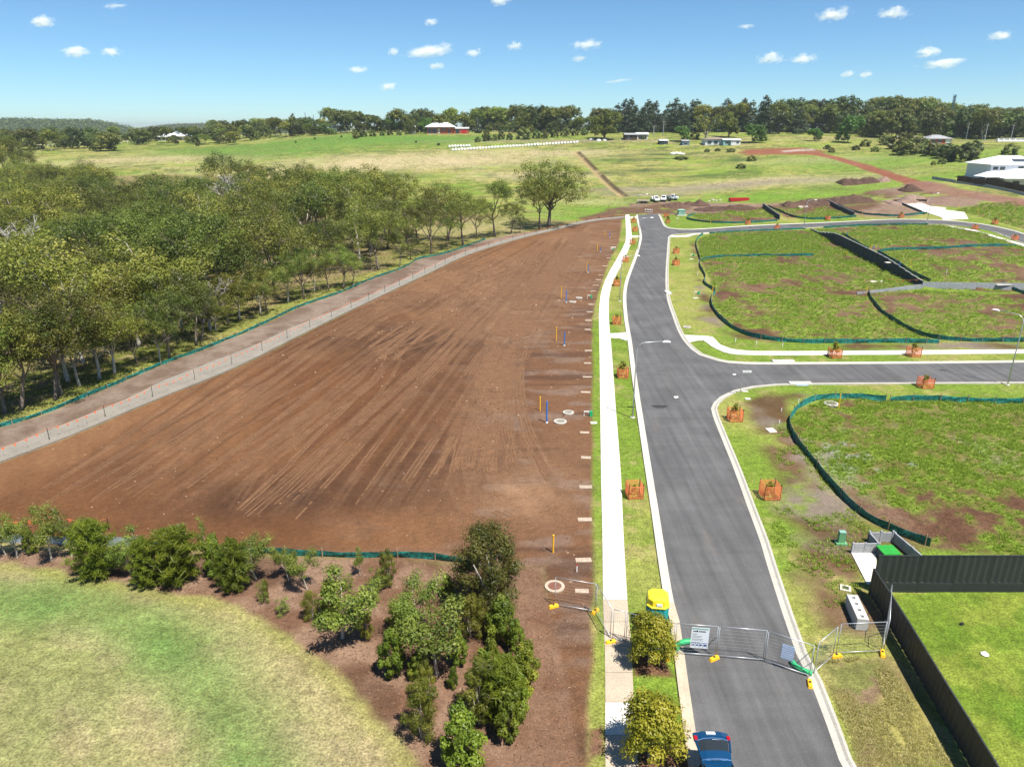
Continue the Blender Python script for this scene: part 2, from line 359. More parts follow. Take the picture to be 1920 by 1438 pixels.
# ------------------------------------------------------------------ outlines read from the photograph, laid on the ground
def V2(l): return [Vector((x, y, 0)) for x, y in l]
def sm(pxl, step=1.5): return [(v.x, v.y) for v in catmull(V2(GL(pxl)), step)]
L_main = sm([(1311,1414),(1292,1289),(1274,1164),(1264,1130),(1253,1070),(1234.5,955),(1217,850),(1199.4,742),(1190.6,684),(1184.7,640),(1178,602),(1174.7,570),(1174.7,549),(1178,529),(1184.7,509),(1195.8,478),(1203,451),(1203,438),(1198,415.6),(1195.8,403.4)])
d0 = Vector((L_main[0][0]-L_main[6][0], L_main[0][1]-L_main[6][1])).normalized()
L_main = [(L_main[0][0]+d0.x*k, L_main[0][1]+d0.y*k) for k in (26, 13)]+L_main
R_near = sm([(1573,1425),(1550,1359),(1520,1279),(1493,1226),(1470,1159),(1439,1062),(1426,1017.5),(1401,949),(1376,880),(1351,817.5),(1337,782),(1333,766),(1338,755),(1350,744),(1374.6,732),(1410,724),(1452.5,720),(1559,718),(1736,717),(1920,716)])
R_near = [(R_near[0][0]+.9, R_near[0][1]-26), (R_near[0][0]+.45, R_near[0][1]-13)]+R_near+[(R_near[-1][0]+40, R_near[-1][1]+.6), (R_near[-1][0]+90, R_near[-1][1]+1.4)]
R_mid = sm([(1920,680),(1736,682),(1559,683),(1399,683),(1346,677),(1311,666),(1296,655),(1280,637),(1269,616),(1260,591),(1251.4,564.7),(1248,540),(1248,508),(1250,478),(1252,452),(1253.5,444),(1260,440),(1272,438.5),(1298.7,437.4),(1358,434.6),(1437,431),(1516,427),(1561.7,424.8),(1624,421.5),(1687,420),(1749,420.5),(1791,422.5),(1832,427.5),(1874,438),(1920,456)])
R_mid = [(R_mid[0][0]+90, R_mid[0][1]+1.4), (R_mid[0][0]+40, R_mid[0][1]+.6)]+R_mid
e = Vector((R_mid[-1][0]-R_mid[-5][0], R_mid[-1][1]-R_mid[-5][1])).normalized(); R_mid = R_mid+[(R_mid[-1][0]+e.x*k, R_mid[-1][1]+e.y*k) for k in (8, 16)]
R_far = sm([(1233.6,402),(1236,406),(1241.4,418),(1246,425),(1256,428.7),(1270,430.3),(1298.7,431),(1338,428.8),(1378,426),(1437,422.7),(1497,420.2),(1560,417.5),(1612,415),(1660,412.6),(1707,412),(1770,414),(1811,417.5),(1853,423),(1895,432),(1920,439.6)])
R_far = R_far+[(R_far[-1][0]+e.x*k, R_far[-1][1]+e.y*k) for k in (8, 20)]
road_poly = L_main+[(R_far[0][0]-1.2, R_far[0][1]+1.0)]+R_far+R_mid[::-1]+R_near[::-1]
def dedupe(p):
    o = []
    for q in p:
        if not o or math.hypot(q[0]-o[-1][0], q[1]-o[-1][1]) > .05: o.append(q)
    return o
road_poly = dedupe(road_poly)
path_L = sm([(1134,1438),(1135,1341),(1134,1213),(1131,1146),(1129.5,1000),(1127.5,920),(1126.4,844),(1125,727.6),(1123.8,640),(1123,590),(1125.7,558),(1131,536),(1142,511),(1155.8,487),(1169,462),(1173.6,444.5),(1172.5,403)], 1.0)
path_R = sm([(1195,1438),(1192.5,1408),(1186,1268),(1184,1207),(1177.6,1146),(1169,1000),(1166,930),(1163,873.6),(1154,757),(1147,660),(1142,602.5),(1141.7,564.7),(1144.6,544.7),(1151,524.6),(1167,493.5),(1180,464.6),(1184.7,444.5),(1180,403)], 1.0)
pathr_N = sm([(1275,628),(1300,629),(1335,631),(1349,646),(1374.6,655.5),(1410,658.5),(1559,658.5),(1736,657),(1920,655.6)])
pathr_S = sm([(1292,642),(1316,637),(1335.6,651),(1360,662),(1410,666),(1559,666),(1736,664.5),(1920,663)])
for p in (pathr_N, pathr_S): p += [(p[-1][0]+60, p[-1][1]+.8)]
conc_U = sm([(0,845),(64,820),(242.5,747.6),(307,715.5),(480,648),(540,619),(655,572),(764.6,520.6),(855.7,478.7),(947,450.5),(1020,432.5),(1100,414),(1172,406.5)])
conc_D = sm([(0,868),(128.5,820),(234,775),(321,739),(409,704),(480,672),(578.6,622),(677,573.5),(786,521.5),(874,480),(958,453),(1028,435),(1103,417),(1172,408.5)])
for p in (conc_U, conc_D):
    k = Vector((p[0][0]-p[3][0], p[0][1]-p[3][1])).normalized(); p.insert(0, (p[0][0]+k.x*25, p[0][1]+k.y*25))
silt_W = sm([(0,801.7),(73,780),(146,750.6),(234,714),(321,677.5),(394,651),(480,614.7),(564,575),(637,550),(691.6,526),(761,500.6),(786,486),(837.5,475),(910,449.5)])
k = Vector((silt_W[0][0]-silt_W[3][0], silt_W[0][1]-silt_W[3][1])).normalized(); silt_W.insert(0, (silt_W[0][0]+k.x*25, silt_W[0][1]+k.y*25))
verge_L = sm([(1094,1438),(1100.5,1344),(1111,1231),(1104,1158),(1111,1122),(1112,1060),(1110.5,844),(1111,728),(1110.5,640),(1112,589),(1124.6,542),(1142,491),(1160,455),(1166,413)])
silt_S = sm([(262,1027),(300,1028.5),(390.6,1032),(414,1033.5),(518,1040),(594,1044),(642,1045.6),(729,1045.6),(788,1047),(836,1052.5),(892,1059.5)], .8)
lawn_edge = sm([(0,1057.5),(65,1061.5),(112,1069),(151,1081),(234,1092.7),(325.5,1112),(417,1126.6),(504,1161.6),(573,1213.5),(660,1286),(729,1366),(791,1438)], .8)
k = Vector((lawn_edge[-1][0]-lawn_edge[-4][0], lawn_edge[-1][1]-lawn_edge[-4][1])).normalized(); lawn_edge.append((lawn_edge[-1][0]+k.x*30, lawn_edge[-1][1]+k.y*30))
lawn_poly = [(-90, lawn_edge[0][1]+2)]+lawn_edge+[(-90, -24)]
mulch_poly = [(-90, 46)]+GL([(0,1035),(156,1035),(270,1030),(520,1043),(729,1047),(892,1062),(1020,1062),(1035,1140),(1105,1160),(1100,1300),(1094,1438)])+[(2, 0), (-60, 0)]
pad_poly = conc_D+verge_L[::-1]+GL([(1035,1150),(1020,1062),(892,1059),(729,1045.6),(518,1040),(281,1027.6),(156,1022),(0,1017)])+[(-90, 44)]
strip_poly = silt_W+conc_U[::-1]
lawnR_poly = [(21.3, 35.2), (60, 35.2), (60, 0), (18.2, 0)]
LOT = dict(
 A=GL([(1480,790),(1490,820),(1540,900),(1640,985),(1745,1028),(1920,1045)])+[(60, 40), (75, 64)]+GL([(1920,757),(1680,750),(1560,747),(1500,765)]),
 B=GL([(1310,450),(1312,485),(1320,500),(1340,548),(1336,570),(1375,615),(1440,635),(1540,642),(1760,643),(1655,590),(1630,553),(1728,541),(1525,432),(1440,433),(1340,438)]),
 E=GL([(1630,550),(1660,590),(1740,627),(1920,640)])+[(110, 84), (112, 117)]+GL([(1850,552),(1728,545)]),
 C=GL([(1525,430),(1728,540),(1850,548)])+[(112, 118)]+GL([(1920,462),(1830,430),(1749,422),(1624,423)]),
 D=GL([(1290,403),(1300,398),(1420,391),(1435,391),(1462,412),(1400,417),(1320,416)]),
 F=GL([(1440,392),(1550,384),(1605,406),(1530,411),(1475,408)]),
 H=GL([(1790,395),(1850,382),(1960,376),(1960,442),(1900,424)]))
# weed density inside the lots: px centre, radius m, amount
WEED = [(1450,500,55,.50),(1560,520,45,.45),(1700,440,45,.45),(1740,490,30,.4),(1780,600,40,.42),(1700,840,24,.50),(1880,860,24,.55),(1480,590,30,.45),(1335,470,16,.9),(1420,465,26,.85),(1520,462,18,.8),(1400,505,14,.3),(1345,505,9,.6),(1470,515,24,.55),(1570,500,24,.75),(1640,520,16,.75),(1600,440,16,.8),(1650,455,15,.5),
 (1700,490,16,.7),(1780,520,20,.6),(1690,435,14,.5),(1760,435,18,.6),(1850,450,18,.6),(1380,575,8,.7),(1520,585,18,.75),(1620,595,15,.6),(1450,600,10,.5),(1450,560,12,.15),(1560,540,16,.55),(1750,565,14,.65),(1850,575,16,.6),(1800,605,18,.55),
 (1560,755,4,1),(1590,775,7,.75),(1560,860,5,.85),(1545,800,4,.7),(1650,820,10,.6),(1740,780,16,.85),(1860,790,20,.95),(1640,870,8,.55),(1800,850,16,.9),(1900,880,14,.8),(1700,910,8,.7),(1790,930,10,.6),(1880,960,10,.55),(1900,1025,3,1),(1780,1020,3,.5),(1650,920,5,.5),
 (1330,408,8,.8),(1400,400,10,.7),(1360,412,10,.4),(1500,398,12,.4),(1520,405,10,.8),(1860,400,18,1),(1920,410,20,1),(1820,395,10,.6)]
WEED = [(G2(a, b), c, d) for a, b, c, d in WEED]
def weed_density(X, Y):
    w = np.full(X.shape, .06)
    for (cx, cy), r, a in WEED:
        w = np.maximum(w, a*1.12*np.exp(-(((X-cx)**2+(Y-cy)**2)/(r*r))*.95))
    n = fbm(X, Y, 6, 4, 5); n2 = fbm(X, Y, 1.3, 3, 6)
    return np.clip(w*1.02+(n-.5)*1.7+(n2-.5)*1.2, 0, 1)
# tyre tracks on the bare pad: (pixel polyline, gauge, width, strength, light=1 or dark=-1)
TR = []
def trk(px, gauge=1.9, w=.38, a=.6, lum=1): TR.append((sm(px, 3.0), gauge, w, a, lum))
main = [(1122,416),(1085,450),(1040,503),(1008,540),(975,582),(952,635),(931,687),(915,755),(902,814),(888,860),(877,900)]
for dx, a in ((0, 1.0), (9, .95), (-10, .8), (20, .75), (-22, .6), (32, .55), (-34, .4), (14, .7), (-5, .8)):
    trk([(x+dx*(y-380)/400, y) for x, y in main], a=a)
trk([(1130,414),(1070,480),(1030,530),(990,600),(970,660),(962,705),(966,778),(985,830),(1010,880),(1040,935)], a=.6)
trk([(1065,490),(1010,560),(975,630),(955,700),(957,780),(975,850),(1005,915),(1030,955),(1000,985),(960,975)], a=.55)
trk([(960,640),(938,720),(935,800),(945,880),(965,930),(1010,950),(1045,930)], a=.5)
trk([(930,690),(915,780),(905,860),(903,920),(935,960),(1000,965)], a=.6)
trk([(1000,560),(960,620),(925,700),(890,760),(850,870),(830,905)], a=.6)
for q_, a_ in (([(715,653),(702,697),(665,735),(545,817),(400,900)], .7),([(731,646),(734,678),(696,735),(620,810),(557,880),(470,960)], .7),([(879,835),(866,911),(885,949),(960,985),(1010,975)], .7),([(898,810),(892,873),(904,930),(967,961),(1030,936)], .8),([(948,785),(930,873),(955,930),(1005,955),(1050,925)], .7),
 ([(1040,500),(980,545),(900,575),(800,640),(720,660),(640,700)], .6),([(950,500),(900,560),(850,590),(840,560),(900,500)], .4),([(600,640),(520,700),(400,760),(250,830)], .6),([(1000,480),(860,520),(700,590),(560,660),(420,730)], .55)): trk(q_, a=a_, w=.32)
rr = random.Random(5)
for i in range(34):                                   # the fan that runs down to the lower left
    t = i/33; ex, ey = 20+820*t+rr.uniform(-20, 20), 965+70*t+rr.uniform(-45, 20)
    sx, sy = 1120-rr.uniform(0, 60)-(1-t)*rr.uniform(0, 260), 425+rr.uniform(0, 40)+(1-t)*rr.uniform(0, 60)
    mx, my = sx*.55+ex*.45+rr.uniform(-20, 20)+50*(1-abs(2*t-1)), sy*.55+ey*.45-30+rr.uniform(-15, 15)
    trk([(sx, sy), ((sx+mx)/2+6, (sy+my)/2-4), (mx, my), ((mx+ex)/2-8, (my+ey)/2+10), (ex, ey)], a=rr.uniform(.3, .8), lum=1 if rr.random() < .72 else -1, w=rr.uniform(.2, .45))
for i in range(10):                                   # shorter marks near the concrete strip
    sx, sy = rr.uniform(560, 980), 0; sy = 660-.42*(sx-480)+rr.uniform(0, 60); L = rr.uniform(80, 220)
    trk([(sx, sy), (sx-L*.5, sy+L*.33+rr.uniform(-6, 6)), (sx-L, sy+L*.7)], a=rr.uniform(.25, .5), lum=rr.choice((1, 1, -1)))
for a, b in (((700,640),(860,580)),((760,560),(830,600)),((600,640),(720,620))):
    trk([a, ((a[0]+b[0])/2, (a[1]+b[1])/2-10), b], a=.4)
for x in (425, 455, 515, 545, 615, 690, 735):
    trk([(x+95, 835), (x+40, 910), (x-25, 1010)], a=.5, w=.2, gauge=.5)
DARK = [(770,640,12,6,.9),(730,615,8,4,.6),(840,570,14,5,.6),(690,655,12,4,.35),(530,930,7,3,.6),(450,945,6,2.5,.5),(860,860,2.5,1.2,.8),(905,680,5,1.5,.5),(640,930,6,2.5,.45),(760,880,8,4,.25),(880,640,9,4,.25),(300,890,9,3,.2)]
DARK = [(G2(a, b), c, d, e_) for a, b, c, d, e_ in DARK]
LITE = [(985,930,3.2,.7),(1000,880,6,.3),(940,620,7,.6),(975,582,6,.5),(1010,540,9,.5),(1050,490,9,.5),(1085,452,9,.5),(905,760,4,.3),(930,560,10,.2),(700,560,16,.25),(860,520,16,.25),(230,800,12,.15)]
LITE = [(G2(a, b), c, d) for a, b, c, d in LITE]
earth2 = [GL([(1040,427),(1110,404),(1185,382),(1250,379),(1330,380),(1420,385),(1470,382),(1480,388),(1430,391),(1290,402),(1240,402),(1196,402),(1180,409),(1100,416)]),
          GL([(1440,385),(1560,370),(1640,358),(1700,350),(1770,362),(1800,378),(1740,386),(1680,379),(1560,384)]),
          GL([(1600,408),(1552,384),(1680,379),(1740,402),(1700,407)]),
          GL([(1720,362),(1800,362),(1930,376),(1930,384),(1800,390),(1740,384)])]
red_line = sm([(1395,286),(1460,284),(1540,291),(1600,306),(1660,326),(1720,345),(1745,352)], 4)
red_line2 = sm([(1720,345),(1800,363),(1920,380),(1960,385)], 4)
gully = sm([(1080,285),(1095,300),(1110,315),(1140,345),(1168,368)], 3)
# ------------------------------------------------------------------ ground: one sheet, colours by place, fine grain by nodes
us = np.concatenate([-np.geomspace(3.2, .80, 26)[:-1], np.linspace(-.80, .80, 880), np.geomspace(.80, 3.2, 26)[1:]])
yr = [-26.0]
while yr[-1] < 18: yr.append(yr[-1]+1.2)
while yr[-1] < 470: yr.append(yr[-1]+.15+.0047*(yr[-1]-18))
while yr[-1] < 14000: yr.append(yr[-1]*1.045)
yr = np.array(yr); YY = np.repeat(yr, len(us)); XX = np.tile(us, len(yr))*(YY+30)
ZZ = ZT(XX, YY); N = len(XX)
RGB = lambda *c: np.array(c)[None, :]
def mixc(a, b, t): return a*(1-t[:, None])+b*t[:, None]
def soft(poly, w, X=XX, Y=YY, wob=0, wsc=3.0):         # 1 inside, fading over w metres, edge displaced by noise
    xs, ys = [p[0] for p in poly], [p[1] for p in poly]; out = np.zeros(X.shape); e = w+wob+1
    m = (X > min(xs)-e) & (X < max(xs)+e) & (Y > min(ys)-e) & (Y < max(ys)+e)
    if not m.any(): return out
    x, y = X[m], Y[m]; ins = inpoly(poly, x, y); d = dist_line(poly+[poly[0]], x, y); d = np.where(ins, d, -d)
    if wob: d = d+(fbm(x, y, wsc, 3, 44)-.5)*2.4*wob
    out[m] = sst(-w, w, d); return out
n1, n2, n3, n4 = fbm(XX, YY, 60, 4, 1), fbm(XX, YY, 18, 4, 2), fbm(XX, YY*.55, 5, 4, 3), fbm(XX, YY, 1.4, 3, 4)
col = mixc(RGB(.118, .150, .026), RGB(.205, .200, .058), sst(.38, .62, n2*.6+n1*.4))
col = mixc(col, RGB(.30, .255, .125), sst(.53, .68, n1*.45+n3*.55)*.8)
col = mixc(col, RGB(.10, .145, .020), sst(.55, .68, fbm(XX, YY, 34, 3, 9))*.7)
col = mixc(col, RGB(.070, .088, .026), sst(.56, .70, fbm(XX, YY*1.3, 16, 5, 8))*.55)
wd1 = fbm(XX, YY*2.2, 9, 5, 71, .62); wd2 = fbm(XX, YY*1.6, 3.2, 4, 72, .6)
col = mixc(col, RGB(.062, .080, .024), sst(.505, .60, wd1*.55+wd2*.45)*.7*sst(180, 230, YY)); col = mixc(col, RGB(.30, .27, .085), sst(.505, .60, fbm(XX, YY*2.0, 6, 5, 73, .62))*.6*sst(180, 230, YY))
col = mixc(col, RGB(.165, .24, .03), sst(.55, .66, fbm(XX, YY*1.8, 11, 4, 74))*.55*sst(180, 230, YY))
def blob(px, r, c, a, ry=None):
    global col
    p = G2(*px); d = ((XX-p[0])/r)**2+((YY-p[1])/(ry or r))**2
    w = np.exp(-d)*a; col = mixc(col, RGB(*c), np.clip(w*(.4+1.2*n3), 0, 1))
for px, r, ry in (((620,262),60,30),((760,262),50,22),((500,285),50,25),((420,280),35,22),((840,262),40,14)): blob(px, r, (.085, .165, .025), .95, ry)
for px, r, ry in (((850,300),50,16),((1010,287),45,12),((760,300),45,16),((700,310),45,14),((1000,330),24,10),((1130,380),14,6),((250,300),45,16),((480,330),40,16),((1440,340),40,10),((1560,300),30,8)): blob(px, r, (.34, .28, .16), .75, ry)
for px, r, ry in (((1280,355),45,5),((1230,365),25,4),((1400,345),50,5),((1050,265),60,6),((1640,300),30,8),((1880,265),40,6)): blob(px, r, (.20, .165, .12), .75, ry)
for px, r, ry in (((1165,300),14,5),((1260,290),20,4),((1250,298),14,3),((1140,325),14,4),((1390,300),12,5),((1220,320),20,4),((1320,330),16,3),((720,330),22,8)): blob(px, r, (.045, .07, .022), .85, ry)
for px, r, ry in (((1130,395),22,14),((1080,410),16,10),((1400,372),40,7),((1460,368),40,7),((1700,300),60,25),((1780,330),40,12)): blob(px, r, (.115, .20, .022), .8, ry)
near = 1-sst(190, 240, YY)
# verges and building plots (everything near the roads starts as thin turf over soil)
site = soft(GL([(1165,412),(1200,400),(1500,382),(1700,376),(1930,372)])+[(190, 190), (150, 20), (60, -26), (-4, -26)]+verge_L, .3, wob=.3, wsc=1.2)
turf = mixc(RGB(.120, .180, .022), RGB(.195, .210, .048), sst(.42, .62, n3*.5+n2*.5)); turf = mixc(turf, RGB(.26, .215, .09), sst(.55, .7, n4*.6+n3*.4)*.6)
col = mixc(col, turf, site)
soil = mixc(RGB(.085, .043, .025), RGB(.135, .078, .050), sst(.35, .65, n3*.6+n4*.4)); soil = mixc(soil, RGB(.062, .034, .022), sst(.58, .7, n2)*.5)
greyp = mixc(soil, RGB(.19, .155, .14), sst(.52, .66, fbm(XX, YY, 9, 3, 12))*.7)
# worn earth between verge turf and plots on the right
worn = np.zeros(N)
for poly in (GL([(1400,752),(1440,741),(1490,741),(1480,790),(1545,900),(1640,990),(1760,1035),(1640,1045),(1640,1200),(1560,1175),(1525,1100),(1500,1030),(1476,960),(1442,880),(1425,825),(1410,790)]), GL([(1440,745),(1480,780),(1480,800),(1425,820),(1410,790)]),
             GL([(1300,455),(1312,520),(1330,560),(1365,620),(1440,640),(1370,632),(1320,600),(1310,540)]), GL([(1530,645),(1760,646),(1920,643),(1920,652),(1600,652)]),
             GL([(1640,1200),(1690,1230),(1790,1430),(1720,1400),(1600,1240)])):
    worn = np.maximum(worn, soft(poly, 1.2, wob=1.6))
worn *= sst(.32, .52, fbm(XX, YY, 2.6, 4, 91, .6)*.7+n2*.3+.05)
col = mixc(col, greyp, worn*.92)
weed_all = np.zeros(N); wd = None
msk = (XX > 15) & (YY > 30) & (YY < 260) & (XX < 150)
wdm = weed_density(XX[msk], YY[msk]); wd = np.zeros(N); wd[msk] = wdm
for k, poly in LOT.items():
    s = soft(poly, .5, wob=.3); g = sst(.18, .66, wd)*(.35+.65*sst(.38, .6, fbm(XX, YY, .9, 3, 92, .65)))
    c = mixc(soil, mixc(RGB(.115, .185, .019), RGB(.175, .245, .030), n4), g*.9)
    col = mixc(col, c, s); weed_all = np.maximum(weed_all, s*wd)
pud = G2(1640, 860); col = mixc(col, RGB(.24, .25, .28), np.exp(-(((XX-pud[0]-2)/6)**2+((YY-pud[1])/5)**2))*sst(.54, .60, n4*.5+n3*.5)*.8)
for poly in earth2:
    s = soft(poly, 1.5, wob=2.5, wsc=9)*sst(.28, .42, fbm(XX, YY, 8, 4, 21)); col = mixc(col, mixc(RGB(.105, .055, .036), RGB(.19, .125, .095), sst(.4, .62, n2)), s*.95)
# embankment strip, forest floor
front = silt_W+[(G2(1005, 436))]
ff = soft([(-300, 60)]+silt_W+GL([(1005,437)])+[(30, 205), (-40, 235), (-140, 320), (-330, 330)], 3, wob=3, wsc=10)
floor_ = mixc(RGB(.17, .135, .060), RGB(.10, .115, .022), sst(.42, .6, n3*.5+n2*.5)); floor_ = mixc(floor_, RGB(.25, .185, .105), sst(.52, .66, n4*.5+n3*.5)*.7)
col = mixc(col, floor_, ff*(1-sst(.6, .75, n1)*.6))
sd = dist_line(silt_W, XX, YY); col = mixc(col, mixc(RGB(.14, .185, .026), RGB(.24, .22, .06), n3), (1-sst(2.0, 5.0, sd+(n3-.5)*3))*ff*.85)
st = soft(strip_poly, .35, wob=.25); col = mixc(col, mixc(RGB(.125, .085, .063), RGB(.19, .145, .115), sst(.35, .65, n3*.6+n4*.4)), st)
# mulched planting bed, mown mound, back garden lawn
mu = soft(mulch_poly, .5, wob=.35)
mulch = mixc(RGB(.125, .066, .040), RGB(.205, .130, .088), sst(.38, .62, n4*.5+n3*.5)); mulch = mixc(mulch, RGB(.085, .046, .028), sst(.52, .64, fbm(XX, YY, 4, 4, 31))*.75)
tt = sst(-10, 8, XX)*.85; mulch = mixc(mulch, RGB(.115, .058, .032), tt*sst(.2, .5, fbm(XX, YY, 3.0, 3, 33)))
col = mixc(col, mulch, mu)
la = soft(lawn_poly, .35, wob=.35, wsc=1.5)
for pl_ in (GL([(1187,1225),(1240,1228),(1267,1270),(1186,1268)]), GL([(1196,1408),(1290,1375),(1300,1470),(1196,1470)]), GL([(1106,1370),(1130,1360),(1133,1410),(1108,1415)])): col = mixc(col, mulch, soft(pl_, .15, wob=.15))
led = dist_line(lawn_edge, XX, YY)
lawn = mixc(RGB(.255, .212, .105), RGB(.195, .190, .072), sst(.36, .60, n3*.45+n2*.55))
lp = G2(60, 1330); core = np.exp(-(((XX-lp[0])/9)**2+((YY-lp[1])/6.5)**2)); 
band_ = [G2(-200, 1120), G2(60, 1128), G2(230, 1170), G2(345, 1245), G2(430, 1350), G2(480, 1450)]; core = np.maximum(core*.5, .92*np.exp(-(dist_line(band_, XX, YY)/2.6)**2))
lawn = mixc(lawn, RGB(.108, .170, .045), np.clip(core*(.35+1.3*n3), 0, 1)); lawn = mixc(lawn, RGB(.27, .215, .125), sst(.53, .7, fbm(XX, YY, 2.2, 4, 35))*.6*(1-core))
lawn = mixc(lawn, RGB(.185, .190, .040), (1-sst(.3, 1.4, led))*.5)
col = mixc(col, lawn, la)
lr = soft(lawnR_poly, .1); lc = mixc(RGB(.105, .160, .018), RGB(.145, .180, .026), sst(.36, .62, fbm(XX, YY, 3.5, 4, 37))); lc = mixc(lc, RGB(.075, .14, .012), sst(.56, .68, fbm(XX, YY, 2.0, 3, 38))*.6)
col = mixc(col, lc, lr)
# scrubby strip between the road and the black fence
sc = soft(GL([(1530,1240),(1655,1225),(1800,1438),(1585,1438)])+[(19, 15), (15, 15)], .6, wob=.6); scc = mixc(RGB(.24, .215, .065), RGB(.16, .11, .066), sst(.44, .60, n3*.6+n4*.4)); scc = mixc(scc, RGB(.10, .14, .022), sst(.57, .68, n4)*.6)
col = mixc(col, scc, sc)
# the bare pad
pm = soft(pad_poly, .25, wob=.15); m = pm > 0; x, y = XX[m], YY[m]
pc = mixc(RGB(.112, .050, .0215), RGB(.152, .074, .034), sst(.36, .62, fbm(x, y, 14, 4, 51))); pc = mixc(pc, RGB(.066, .031, .017), sst(.52, .68, fbm(x, y, 22, 4, 52))*.5)
rs = sst(1085, 1100, 0*x); rightband = 1-sst(6, 22, dist_line(verge_L, x, y)+(fbm(x, y, 10, 3, 53)-.5)*10)
pc = mixc(pc, RGB(.115, .060, .034), rightband*.65); pc = mixc(pc, RGB(.17, .125, .10), rightband*sst(.56, .7, fbm(x, y*2.2, 4, 3, 54))*.5)
pc = mixc(pc, RGB(.060, .031, .020), rightband*sst(.55, .68, fbm(x*.25, y*2.5, 2.5, 3, 55))*.6)
ea = soft(GL([(870,455),(960,450),(1150,412),(1160,440),(1100,470),(980,520),(800,540)]), 8, x, y, 3); pc = mixc(pc, RGB(.175, .092, .045), ea*.55)
for (cx, cy), rx, ry, a in DARK:
    dd = np.exp(-(((x-cx)/rx)**2+((y-cy)/ry)**2))*a; pc = mixc(pc, RGB(.042, .021, .013), np.clip(dd*(.2+1.6*fbm(x*1.0+y*.6, y, 2.2, 4, 56)), 0, .9))
for (cx, cy), r, a in LITE:
    dd = np.exp(-(((x-cx)**2+(y-cy)**2)/r**2))*a; pc = mixc(pc, RGB(.23, .135, .078), np.clip(dd*(.2+1.4*fbm(x, y, 1.6, 4, 57)), 0, .9))
lt = np.zeros(len(x)); dk = np.zeros(len(x)); rel = np.zeros(len(x))
for pts, gauge, w, a, lum in TR:
    xs, ys = [p[0] for p in pts], [p[1] for p in pts]
    q = (x > min(xs)-2) & (x < max(xs)+2) & (y > min(ys)-2) & (y < max(ys)+2)
    if not q.any(): continue
    xx, yy = x[q], y[q]; d = dist_line(pts, xx, yy); wv = .55+.9*(fbm(xx, yy, 5, 3, 58)-.2)
    ww = np.maximum(w, .0028*yy); band = 1-sst(ww*.4, ww*1.0, np.abs(d-gauge/2)); ends = sst(1.5, 9, np.minimum(np.hypot(xx-pts[0][0], yy-pts[0][1]), np.hypot(xx-pts[-1][0], yy-pts[-1][1]))); band = band*ends; v = band*a*np.clip(wv, .15, 1.2)
    if lum > 0: lt[q] = np.maximum(lt[q], v)
    else: dk[q] = np.maximum(dk[q], v)
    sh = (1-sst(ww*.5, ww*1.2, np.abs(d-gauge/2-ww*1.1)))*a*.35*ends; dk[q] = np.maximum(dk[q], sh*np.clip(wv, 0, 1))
    rel[q] = np.minimum(rel[q], -.035*band*a)
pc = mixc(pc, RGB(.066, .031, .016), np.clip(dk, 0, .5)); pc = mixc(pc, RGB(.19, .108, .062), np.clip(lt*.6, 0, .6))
# graded furrows, streaked along the haul direction
fu = fbm(x*.9+y*.42, (y-x*.45)*.07, 1.1, 3, 59); pc = pc*(1+(fu[:, None]-.5)*.26)
base = col[m]; col[m] = mixc(base, pc, pm[m]); ZZ[m] += rel+(fbm(x, y, 3, 3, 60)-.5)*.07*pm[m]
# farm tracks
rd = dist_line(red_line, XX, YY); rw = 2.4+(n3-.5)*2
col = mixc(col, mixc(RGB(.165, .058, .032), RGB(.205, .085, .05), n3), (1-sst(rw, rw+1.2, rd))*(YY > 170)); rd2 = dist_line(red_line2, XX, YY)
col = mixc(col, mixc(RGB(.16, .075, .052), RGB(.20, .115, .085), n3), (1-sst(3.4+(n3-.5)*4, 6+(n3-.5)*4, rd2))*(YY > 170)*.9)
rp = soft(GL([(1395,281),(1500,277),(1545,283),(1550,292),(1460,291),(1400,291)]), 2, wob=2, wsc=8); col = mixc(col, RGB(.19, .066, .040), rp*.9)
col = mixc(col, RGB(.34, .27, .24), soft(GL([(1465,283),(1525,279),(1528,283),(1470,286)]), 1.5)*.8)
gd = dist_line(gully, XX, YY); col = mixc(col, RGB(.27, .20, .10), (1-sst(1.0, 2.6, gd))*.85); ZZ -= .5*(1-sst(.5, 1.6, gd)); gd2 = dist_line([(a+1.3, b+.3) for a, b in gully], XX, YY); col = mixc(col, RGB(.045, .030, .018), (1-sst(.5, 1.3, gd2))*.85*sst(.3, .5, n3))
# keep the ground just under the paved sheets
pv = soft(road_poly, .3); ZZ -= pv*.05
TREAD = []
for pts_, gauge, w, a, lum in TR:
    if lum > 0: TREAD.append((pts_, gauge, w, a))
lowg = (1-pm)*(YY < 260)*(1-pv)*(1-st); ZZ += lowg*(fbm(XX, YY, 2.5, 3, 61)-.62)*.08*sst(0, .5, dist_line(path_L, XX, YY)-.8)
grass_amt = np.clip(1-np.maximum.reduce([pm, mu*(1-la), st, worn]), 0, 1)
nx, ny = len(us), len(yr); jj, ii = np.meshgrid(np.arange(ny-1), np.arange(nx-1), indexing='ij'); a0 = (jj*nx+ii).ravel()
gm = bpy.data.materials.new('ground'); gm.use_nodes = True; n, l = gm.node_tree.nodes, gm.node_tree.links; p = n['Principled BSDF']
p.inputs['Roughness'].default_value = .95; p.inputs['Specular IOR Level'].default_value = .12
at = n.new('ShaderNodeAttribute'); at.attribute_name = 'ground_colour'; ag = n.new('ShaderNodeAttribute'); ag.attribute_name = 'turf'
geo = n.new('ShaderNodeNewGeometry')
def noi(sc, det, rough=.6):
    q = n.new('ShaderNodeTexNoise'); q.inputs['Scale'].default_value = sc; q.inputs['Detail'].default_value = det; q.inputs['Roughness'].default_value = rough; l.new(geo.outputs['Position'], q.inputs['Vector']); return q.outputs['Fac']
